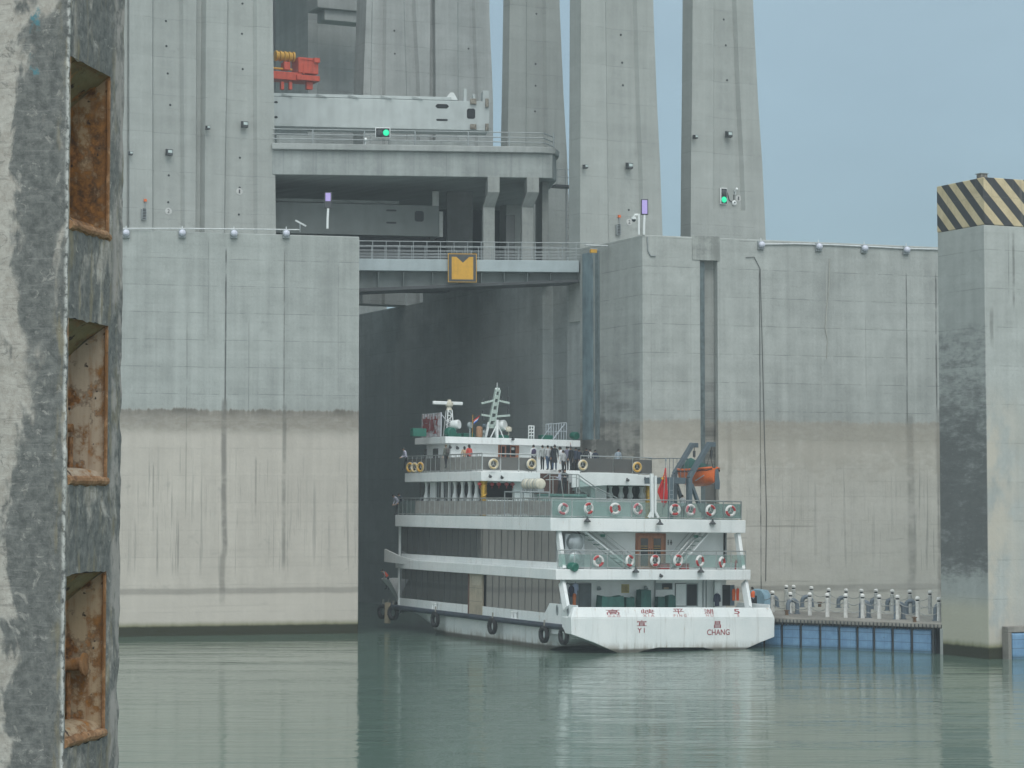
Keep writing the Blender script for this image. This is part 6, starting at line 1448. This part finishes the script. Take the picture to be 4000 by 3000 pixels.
# liferaft canisters
def canister(p, label, s=1.):
    t = thing('liferaft_canister', on_ship(p, pi/2), label, 'liferaft', 'cream liferaft canisters on the terrace rack')
    MB().lathe([(0, -.43), (.28, -.42), (.36, -.37), (.38, -.28), (.38, -.02), (.40, 0), (.38, .02), (.38, .28), (.36, .37), (.28, .42), (0, .43)], seg=22, axis=(1, 0, 0)).build('shell', m_gelcoat, t, smooth=50)
    mb = MB()
    for x in (-.22, .22): mb.torus((x, 0, 0), .385, .022, (0, 1, 0), (0, 0, 1), 24, 6)
    mb.build('strap', m_steelgrey, t); MB().box(-.36, .36, -.24, .24, -.50, -.33).build('cradle', m_railgrey, t)
xR_ = A_(2110, 1886, yK+.2).x
for row, pz in (('upper', k0.z+.56), ('lower', 9.42)):
    for i, nm in enumerate(('nearest', 'middle', 'farthest')):
        canister((xR_, yK+.45+.87*i, pz), f'cream liferaft canister, {nm} of three in the {row} row of the terrace rack')
# tarpaulin-covered gear on the mooring deck
def tarp(a, b, c_, d, y, label, dp=.9, sag=.12):
    p0, p1 = A_(a, b, y), A_(c_, d, y); zb_ = 1.68
    t = thing('covered_equipment', on_ship(((p0.x+p1.x)/2, y, zb_)), label, 'tarpaulin', 'equipment under green tarpaulins'); w_ = (p1.x-p0.x)/2; h = p0.z-zb_
    n = 10; sec = []
    for j_ in range(5):
        yy = -dp/2+dp*j_/4; e = 1 if 0 < j_ < 4 else .0; rr = []
        for i in range(n+1):
            s_ = i/n; x = -w_+2*w_*s_; z = h-sag*sin(pi*s_)*.8+mnoise.noise(Vector((x*2, yy*2, h)))*.06
            rr.append((x*(.88 if e else .92), yy*.9, max(.06, z)))
        rr = [(-w_*1.05, yy*1.06, .003)]+rr+[(w_*1.05, yy*1.06, .003)]
        sec.append(rr)
    mb = MB(); mb.loft(sec, caps=True, closed=True); mb.build('tarpaulin', m_greencloth, t, smooth=50)
    mb = MB(); mb.tube([(-w_*1.02, -dp*.52, .12), (w_*1.02, -dp*.52, .12)], .02, 5); mb.build('tie_rope', m_conduit, t)
tarp(2338, 2326, 2428, 2370, 3.9, 'large sagging green tarpaulin over winch gear at the stern, left of the yellow notice')
tarp(2438, 2332, 2472, 2370, 4.2, 'low green tarpaulin bundle under the yellow notice', .6, .05)
tarp(2494, 2303, 2534, 2370, 4.3, 'tall square green tarpaulin cover left of the open white door', .8, .03)
tarp(2563, 2331, 2592, 2370, 4.6, 'narrow upright green tarpaulin against the stern wall', .5, .03)
tarp(2602, 2328, 2632, 2370, 4.4, 'rounded green tarpaulin hood beside the open white door', .6, -.10)
# hanging clothes and life vests
def garment(a, b, c_, d, y, mat, name, label, cat, sleeves=True):
    p0, p1 = A_(a, b, y), A_(c_, d, y); cx = (p0.x+p1.x)/2; w_ = (p1.x-p0.x)/2; h = p0.z-p1.z
    t = thing(name, on_ship((cx, y, p1.z)), label, cat, None)
    sec = []
    for z, k_, d_ in ((0, .85, .05), (h*.4, .78, .07), (h*.75, .9, .08), (h*.95, .75, .06), (h, .3, .03)):
        sec.append([(w_*k_*cos(a_*pi/6), d_*sin(a_*pi/6)+.02*sin(a_*2+z*9), z) for a_ in range(12)])
    MB().loft(sec).build('cloth', mat, t, smooth=60)
    if sleeves:
        for sx in (-1, 1): MB().tube([(sx*w_*.7, 0, h*.88), (sx*w_*1.0, .01, h*.6), (sx*w_*.98, .01, h*.35)], [.07, .065, .06], 8).build('sleeve', mat, t)
    MB().tube([(0, 0, h-.02), (0, 0, h+.12)], .012, 5).build('hanger', m_darksteel, t)
m_cw, m_cb, m_cn, m_vest = plain('white_shirt_cloth', (.62, .64, .68), .9), plain('pale_blue_cloth', (.36, .42, .58), .9), plain('navy_cloth', (.03, .035, .07), .9), plain('orange_vest_cloth', (.85, .15, .025), .8)
garment(2209, 2281, 2224, 2318, 4.6, m_cw, 'hanging_shirt', 'white shirt hanging by the left stern post of the lower deck', 'shirt')
garment(2224, 2288, 2240, 2330, 4.5, m_cn, 'hanging_jacket', 'navy jacket hanging between two shirts in the lower deck recess', 'jacket')
garment(2239, 2278, 2256, 2322, 4.6, m_cb, 'hanging_shirt', 'pale blue shirt hanging above the orange cloth on the lower deck', 'shirt')
garment(2236, 2318, 2251, 2364, 4.4, plain('rust_cloth', (.45, .12, .03), .9), 'hanging_towel', 'rust-orange towel hanging below the pale blue shirt', 'towel', False)
garment(2859, 2300, 2874, 2346, 4.7, m_vest, 'life_vest', 'orange life vest hanging on the left of a pair in the right doorway', 'life vest', False)
garment(2875, 2298, 2888, 2346, 4.6, plain('red_orange_vest', (.82, .09, .02), .8), 'life_vest', 'red-orange life vest hanging on the right of a pair near the right stern post', 'life vest', False)
garment(2790, 2318, 2812, 2368, 4.4, m_cn, 'hanging_jacket', 'dark coat hanging on the bulkhead left of the life vests', 'jacket')
# red boxes and sundries on the second deck
for (a, b, c_, d, lb) in ((2583, 2203, 2616, 2225, 'red fire box on the second deck beside the orange double door'), (2661, 2204, 2692, 2225, 'red fire box on the second deck at the foot of the right stair')):
    p0, p1 = A_(a, b, 4.1), A_(c_, d, 4.1); t = thing('fire_box', on_ship((p0.x, 4.1, 5.28)), lb, 'box', 'red fire boxes on the second deck')
    h = p0.z-5.28; w_ = p1.x-p0.x; MB().box(0, w_, 0, .5, 0, h).build('body', m_red, t, bevel=.02); MB().box(-.03, w_+.03, -.03, .53, h+.003, h+.06).build('lid', plain('brown_red', (.2, .03, .03), .5), t, bevel=.01); MB().box(w_*.4, w_*.6, -.02, -.003, h*.5, h*.7).build('latch', m_railgrey, t)
p0, p1 = A_(2064, 1832, 16.6), A_(2079, 1842, 16.6); t = thing('red_board', on_ship((p0.x, 16.6, 11.87)), 'small red notice board on the top passenger deck beside the stair', 'sign'); w_ = p1.x-p0.x
MB().box(0, w_, 0, .04, .12, .42).build('panel', m_red, t); [MB().box(x, x+.04, .0, .04, 0, .117).build('leg', m_railgrey, t) for x in (.02, w_-.06)]
mb = MB()
for i in range(2): mb.box(w_*(.25+.32*i), w_*(.45+.32*i), -.012, -.003, .2, .34)
mb.build('marking', m_plate, t)
p = A_(2878, 2200, 3.9); t = thing('extinguisher', on_ship((p.x, 4.0, 5.28)), 'red fire extinguisher at the right stern post of the second deck', 'extinguisher'); MB().lathe([(0, 0), (.09, 0), (.09, .5), (.04, .58), (.04, .66), (0, .66)], seg=14).build('cylinder', m_red, t); MB().tube([(0, 0, .64), (.1, 0, .6), (.12, 0, .3)], .015, 5).build('hose', m_black, t)
# tables with yellow tops behind the smoked glass
for (px, y, lb) in ((2010, 18.5, 'small tea table behind the railing of the top deck, near the bridge door'), (2375, 19., 'small tea table behind the smoked glass, stair side'), (2442, 19., 'small tea table behind the smoked glass, beside the pale blue shirted person')):
    p = A_(px, 1812, y); t = thing('tea_table', on_ship((p.x, y, 12.122)), lb, 'table', 'tea tables on the top deck'); MB().box(-.5, .5, -.35, .35, .70, .74).build('table_top', plain('yellow_table_top', (.5, .4, .12), .4), t, bevel=.01)
    for sx in (-.42, .42):
        for sy in (-.28, .28): MB().tube([(sx, sy, 0), (sx, sy, .698)], .025, 6).build('leg', m_darksteel, t)
# pale blue cabin box seen beyond the stern, standing on the pontoon
p = at_height(2962, 2382, ZD); t = thing('ticket_booth', frame(p, M_F.to_euler().z), 'pale blue metal box behind the orange-vested person on the pontoon', 'booth'); k = p.y/9000
MB().extrude([(-.55, 0, 0), (.5, 0, 0), (.5, 0, 55*k), (.25, 0, 75*k), (-.55, 0, 80*k)], (0, 1.0, 0)).build('body', plain('pale_blue_metal', (.26, .42, .52), .5), t, bevel=.02); MB().box(-.5, -.1, -.03, -.003, .3, 55*k).build('dark_panel', m_dark, t)
# ------------------------------------------------------------------ people
m_skin = plain('skin', (.50, .30, .21), .6, dirt=.05); m_hair = plain('black_hair', (.015, .013, .013), .7); m_shoe = plain('black_shoe', (.02, .02, .022), .5); m_eye = plain('dark_eye', (.02, .015, .012), .3)
def person(M, label, shirt, trousers, lean=0., arms='down', turn=0., vest=None, hat=None, hairlen=0, h=1.70, step=.08, skirt=False, bag=None, sit=False):
    mats = [m_skin, shirt, trousers, m_shoe, m_eye]
    V, E, R, Mt = [], [], [], []
    def v(p, r, m): V.append(Vector(p)); R.append(r); Mt.append(m); return len(V)-1
    def e(a, b): E.append((a, b))
    RL = Matrix.Rotation(-lean, 3, 'X'); hp = Vector((0, 0, .93))
    def U(x, y, z): return hp+RL @ (Vector((x, y, z))-hp)
    pel = v((0, 0, .93), (.145, .105), 2); wst = v(U(0, 0, 1.08), (.135, .10), 1); e(pel, wst)
    ch = v(U(0, .0, 1.28), (.165, .115), 1); e(wst, ch); up = v(U(0, 0, 1.42), (.12, .085), 1); e(ch, up)
    nk = v(U(0, .01, 1.50), (.055, .055), 0); e(up, nk)
    HR = Matrix.Rotation(turn, 3, 'Z'); hb = U(0, .02, 1.50)
    def Hd(x, y, z): return hb+RL @ (HR @ Vector((x, y, z-1.50)))
    jaw = v(Hd(0, .025, 1.555), (.066, .072), 0); e(nk, jaw); hd = v(Hd(0, .01, 1.63), (.078, .092), 0); e(jaw, hd); tp = v(Hd(0, .0, 1.69), (.05, .06), 0); e(hd, tp)
    ends = {}
    for sx in (-1, 1):
        hip = v((sx*.085, 0, .86), (.095, .098), 2); e(pel, hip); f_ = step*sx
        if sit: kn_ = v((sx*.12, .42, .80), (.065, .07), 2); an = v((sx*.12, .44, .42), (.045, .05), 2); a2 = v((sx*.12, .44, .36), (.042, .05), 3); to = v((sx*.13, .58, .33), (.04, .03), 3)
        else: kn_ = v((sx*.095, f_+.02, .48), (.064, .068), 2); an = v((sx*.10, f_*1.6-.02, .12), (.05, .055), 2); a2 = v((sx*.10, f_*1.6-.02, .06), (.042, .05), 3); to = v((sx*.12, f_*1.6+.14, .03), (.04, .028), 3)
        e(hip, kn_); e(kn_, an); e(an, a2); e(a2, to)
        sh = v(U(sx*.185, 0, 1.40), (.062, .062), 1); e(up, sh)
        if arms == 'rail': el = U(sx*.25, .10, 1.14); wr = U(sx*.16, .34, 1.10); d = RL @ Vector((-sx*.3, .9, -.1))
        elif arms == 'raised' and sx == 1: el = U(sx*.30, .08, 1.58); wr = U(sx*.27, .12, 1.83); d = Vector((0, .1, 1))
        elif arms == 'hold': el = U(sx*.22, .06, 1.12); wr = U(sx*.07, .26, 1.18); d = Vector((-sx*.6, .6, .2))
        else: el = U(sx*.235, -.02, 1.12); wr = U(sx*.24, .06, .88); d = Vector((0, .15, -1))
        eli = v(el, (.047, .047), 1); wri = v(wr, (.034, .034), 1 if vest is None or True else 0); e(sh, eli); e(eli, wri)
        d = d.normalized(); sd_ = Vector((sx, 0, 0)) if abs(d.z) < .8 else Vector((0, 1, 0)); sd_ = (sd_-d*sd_.dot(d)).normalized()
        pa_ = v(wr+d*.075, (.036, .022), 0); e(wri, pa_); nn = d.cross(sd_)*.012
        for k_, (o_, ln) in enumerate(((-.032, .072), (-.011, .085), (.011, .080), (.032, .062))):
            f1_ = v(wr+d*.11+sd_*o_, (.0095, .0095), 0); e(pa_, f1_); f2_ = v(wr+d*(.11+ln*.55)+sd_*o_*1.1+nn, (.0088, .0088), 0); e(f1_, f2_); f3_ = v(wr+d*(.11+ln*.85)+sd_*o_*1.05+nn*3, (.0075, .0075), 0); e(f2_, f3_)
        th = v(wr+d*.06-sd_*.05+nn, (.011, .011), 0); e(pa_, th); t2 = v(wr+d*.095-sd_*.06+nn*2, (.009, .009), 0); e(th, t2)
    me = bpy.data.meshes.new('person'); me.from_pydata([tuple(q) for q in V], E, []); ob = bpy.data.objects.new('person', me); COL.objects.link(ob)
    sk = ob.modifiers.new('skin', 'SKIN'); sk.use_smooth_shade = True
    for i, q in enumerate(me.skin_vertices[0].data): q.radius = R[i] if isinstance(R[i], tuple) else (R[i], R[i]); q.use_root = (i == 0)
    ss_ = ob.modifiers.new('sub', 'SUBSURF'); ss_.levels = ss_.render_levels = 1
    bpy.context.view_layer.update(); dg = bpy.context.evaluated_depsgraph_get(); m2 = bpy.data.meshes.new_from_object(ob.evaluated_get(dg)); bpy.data.objects.remove(ob)
    seg = [(V[a], V[b], Mt[b] if Mt[a] != 0 else Mt[a] if Mt[b] == 0 else Mt[b], (max(R[a])+max(R[b]))/2) for a, b in E]
    m2.materials.clear(); [m2.materials.append(q) for q in mats]
    for pf in m2.polygons:
        c = pf.center; best = 9; bm_ = 0
        for a, b, m_, r_ in seg:
            ab = b-a; t_ = max(0, min(1, (c-a).dot(ab)/ab.length_squared)); dd_ = (c-(a+ab*t_)).length-r_*.9
            if dd_ < best: best = dd_; bm_ = m_
        pf.material_index = bm_; pf.use_smooth = True
    bm = bmesh.new(); bm.from_mesh(m2)
    fx = MB()
    for sx in (-1, 1): fx.ball(Hd(sx*.032, .092, 1.635), .012, seg=8, rings=6, m=4); fx.ball(Hd(sx*.080, 0, 1.62), .024, (.5, 1, 1.3), 8, 6, m=0)
    fx.loft([[Hd(-.018, .085, 1.585), Hd(.018, .085, 1.585), Hd(0, .12, 1.592)], [Hd(-.008, .09, 1.635), Hd(.008, .09, 1.635), Hd(0, .10, 1.635)]], m=0)
    fx.extrude([Hd(-.025, .094, 1.556), Hd(.025, .094, 1.556), Hd(.018, .094, 1.566), Hd(-.018, .094, 1.566)], Hd(0, .008, 1.5)-Hd(0, 0, 1.5), m=4)
    mf_ = fx.mesh('face', mats); bm.from_mesh(mf_); bm.to_mesh(m2); bm.free(); bpy.data.meshes.remove(mf_); m2.name = 'person'
    s_ = h*1.05/1.74; ob = bpy.data.objects.new('person', m2); COL.objects.link(ob); ob.matrix_basis = M @ Matrix.Scale(s_, 4); tag(ob, label, 'person')
    hm = MB(); sec = []
    for j_ in range(8):
        ph = pi*.5*j_/7*1.15; rr = []
        for k_ in range(16):
            a = 2*pi*k_/16; fr_ = max(0, sin(a)); lim = ph*(1-.38*fr_**2)
            rr.append(Hd(.092*sin(lim)*cos(a), -.005+.108*sin(lim)*sin(a), 1.62+.118*cos(lim)-(.0 if fr_ > .2 else .02*j_/7)))
        sec.append(rr)
    hm.loft(sec, caps=True)
    if hairlen: hm.loft([[Hd(.085*cos(a*pi/5)*k_, -.06+.045*sin(a*pi/5)*k_, z) for a in range(10)] for z, k_ in ((1.66, 1), (1.56, 1.05), (1.50-hairlen*.5, .95), (1.48-hairlen, .5))])
    hm.build('hair', m_hair if not hat else hat, ob, smooth=60)
    if hat: MB().lathe([(.09, 0), (.15, -.012), (.15, -.002), (.09, .012)], Hd(0, .03, 1.665), 18).build('cap_brim', hat, ob)
    if vest:
        MB().loft([[U((rx+.012)*cos(a*pi/8), (ry+.014)*sin(a*pi/8), z) for a in range(16)] for z, rx, ry in ((1.0, .150, .118), (1.15, .150, .118), (1.28, .172, .13), (1.38, .165, .115), (1.45, .09, .08))]).build('vest', vest, ob, smooth=60)
    if bag: 
        MB().obox(U(0, -.19, 1.25), (RL @ Vector((1, 0, 0)), RL @ Vector((0, 1, 0)), RL @ Vector((0, 0, 1))), .14, .08, .20).build('backpack', bag, ob, bevel=.05)
    if skirt: MB().loft([[(rx*cos(a*pi/8), ry*sin(a*pi/8), z) for a in range(16)] for z, rx, ry in ((.50, .20, .17), (.75, .185, .155), (.98, .15, .12))]).build('coat_tail', shirt, ob, smooth=60)
    return ob
C_ = lambda n, c: plain(n, c, .9, dirt=.1)
wht, lil, gry, lgy, drk, nvy, olv, bei, rd_, ppl, lbl = C_('white_cloth', (.64, .66, .68)), C_('lilac_shirt', (.50, .50, .62)), C_('grey_shirt', (.34, .36, .36)), C_('light_grey_shirt', (.42, .43, .44)), C_('dark_coat', (.022, .025, .03)), C_('navy_jacket', (.03, .04, .065)), C_('olive_jacket', (.13, .14, .12)), C_('beige_jacket', (.48, .36, .24)), C_('red_jacket', (.55, .075, .055)), C_('dark_purple_vest', (.05, .035, .085)), C_('pale_blue_shirt', (.30, .36, .42))
jean, blk = C_('blue_jeans', (.05, .085, .15)), C_('black_trousers', (.02, .021, .025)); purp = C_('grey_purple_shirt', (.16, .16, .22))
Z4, Z3 = 12.122, 8.702
def crowd(px, y, z, rz, label, shirt, tr, **kw):
    p = A_(px, 1800, y); person(on_ship((p.x, y, z), rz), label, shirt, tr, **kw)
p = P_(1590, 1800, -6.55); person(on_ship((-6.6, p.y, Z4), pi/2), 'person in a lilac shirt leaning out over the top deck side railing', lil, blk, lean=.35, arms='rail')
crowd(1742, 21.5, Z4, .3, 'person in an olive jacket and cap with a backpack on the top deck', olv, blk, hat=C_('khaki_cap', (.16, .14, .10)), bag=C_('dark_backpack', (.09, .08, .075)))
crowd(1814, 22.2, Z4, -.3, 'person in a beige jacket standing beside the red-jacketed person', bei, blk, h=1.62, hairlen=.08)
crowd(1832, 21.2, Z4, .2, 'person in a red jacket with a dark ponytail on the top deck', rd_, blk, hairlen=.16, h=1.72)
crowd(2084, 19.4, Z4, .0, 'person in white sleeves and a dark purple vest facing the bridge wall', wht, blk, vest=ppl, h=1.78)
crowd(2119, 18.6, Z4, -.2, 'person in a grey shirt and black trousers at the head of the stair', gry, blk, h=1.74)
crowd(2140, 18.4, Z4, .1, 'person in a light grey shirt and blue jeans seen from behind', lgy, jean, h=1.74)
crowd(2166, 18.0, Z4, -.5, 'person in a long dark coat and jeans at the head of the stair', drk, jean, skirt=True, h=1.78)
crowd(2199, 19.4, Z4, .5, 'person in a white shirt bending forward behind the stair', wht, blk, lean=.35, arms='hold')
crowd(2214, 19.8, Z4, -.3, 'person in a grey-purple shirt with one arm raised', purp, blk, arms='raised', h=1.74)
crowd(2200, 17.9, 11.86, .2, 'person in a grey shirt coming up the top of the stair', lgy, blk, h=1.66, turn=.4)
crowd(2188, 16.0, 10.36, .9, 'person in a white shirt on the stair landing, turned to the dark-dressed one', lil, blk, h=1.68, arms='hold')
crowd(2207, 15.9, 10.36, pi-.4, 'person dressed in black on the stair landing facing the stern', drk, blk, h=1.72, arms='hold')
crowd(2230, 19.0, Z4, .4, 'person in black standing at the wall end beside the raised arm', drk, blk, h=1.72)
crowd(2262, 21.5, Z4, -.2, 'person in dark clothes half hidden by the cream life ring at the stair', nvy, blk, h=1.66)
crowd(2154, 19.6, Z4, .3, 'person in a dark jacket between the blue jeans and the long coat', nvy, blk, h=1.70)
crowd(2248, 20.2, Z4, -.6, 'person in a dark jacket at the stair end of the smoked glass', nvy, blk, h=1.70, lean=.1)
crowd(2290, 20.4, Z4, -.4, 'person in a black jacket standing behind the cream life ring by the stair', drk, blk, h=1.70)
crowd(2304, 22.5, Z4, -.2, 'person in white partly hidden behind the black-jacketed one', wht, blk, h=1.68)
crowd(2326, 22.0, Z4, -.3, 'person in dark grey leaning low between white and pale blue shirts', nvy, blk, h=1.64, lean=.15)
crowd(2414, 20.6, Z4, -.7, 'person in a pale blue shirt with head bowed behind the smoked glass', lbl, blk, lean=.12, h=1.70, turn=-.7)
crowd(2460, 20.8, Z4, .1, 'person in a navy jacket behind the amber life ring', nvy, blk, h=1.76)
p = P_(1560, 1925, -6.95); person(on_ship((-7.0, p.y, 8.67), pi/2+.2), 'person in a lilac shirt bending over the middle deck side railing', lil, blk, lean=.75, arms='rail', h=1.7)
p = P_(1582, 1925, -6.9); person(on_ship((-7.0, p.y, 8.67), pi/2-.2), 'person in a navy jacket leaning on the middle deck side railing', nvy, blk, lean=.55, arms='rail', h=1.7)
p = A_(2667, 1930, 11.2); person(on_ship((p.x, 11.2, Z3), -.3), 'person in a white shirt standing under the davit', wht, blk, lean=.15, h=1.66)
vest_o = C_('orange_safety_vest', (.88, .16, .04))
p = at_height(2940, 2390, ZD); person(frame((p.x, p.y, ZD+.002), M_F.to_euler().z+1.2), 'person in an orange safety vest and dark trousers on the pontoon beside the stern', lbl, C_('dark_trousers', (.025, .026, .04)), vest=vest_o, arms='hold', h=1.70, turn=.3)
p = xloc(1516, 2260, SM, -6.9); person(on_ship((-6.9, p.y, 2.85), pi/2-.4), 'person in an orange life vest bending over the bow', gry, blk, vest=C_('red_orange_life_vest', (.85, .10, .03)), lean=.75, arms='rail', h=1.7)
# ------------------------------------------------------------------ haze
hz = bpy.data.materials.new('haze_air'); hz.use_nodes = True; t_ = hz.node_tree; t_.nodes.clear()
vo = t_.nodes.new('ShaderNodeVolumePrincipled'); vo.inputs['Color'].default_value = (.80, .90, .95, 1); vo.inputs['Density'].default_value = .00055; vo.inputs['Anisotropy'].default_value = 0.
ou = t_.nodes.new('ShaderNodeOutputMaterial'); t_.links.new(vo.outputs[0], ou.inputs['Volume'])
MB().box(-340, 340, -25, 530, -8, 84).build('haze', hz, smooth=0); tag(bpy.data.objects['haze'], kind='stuff')
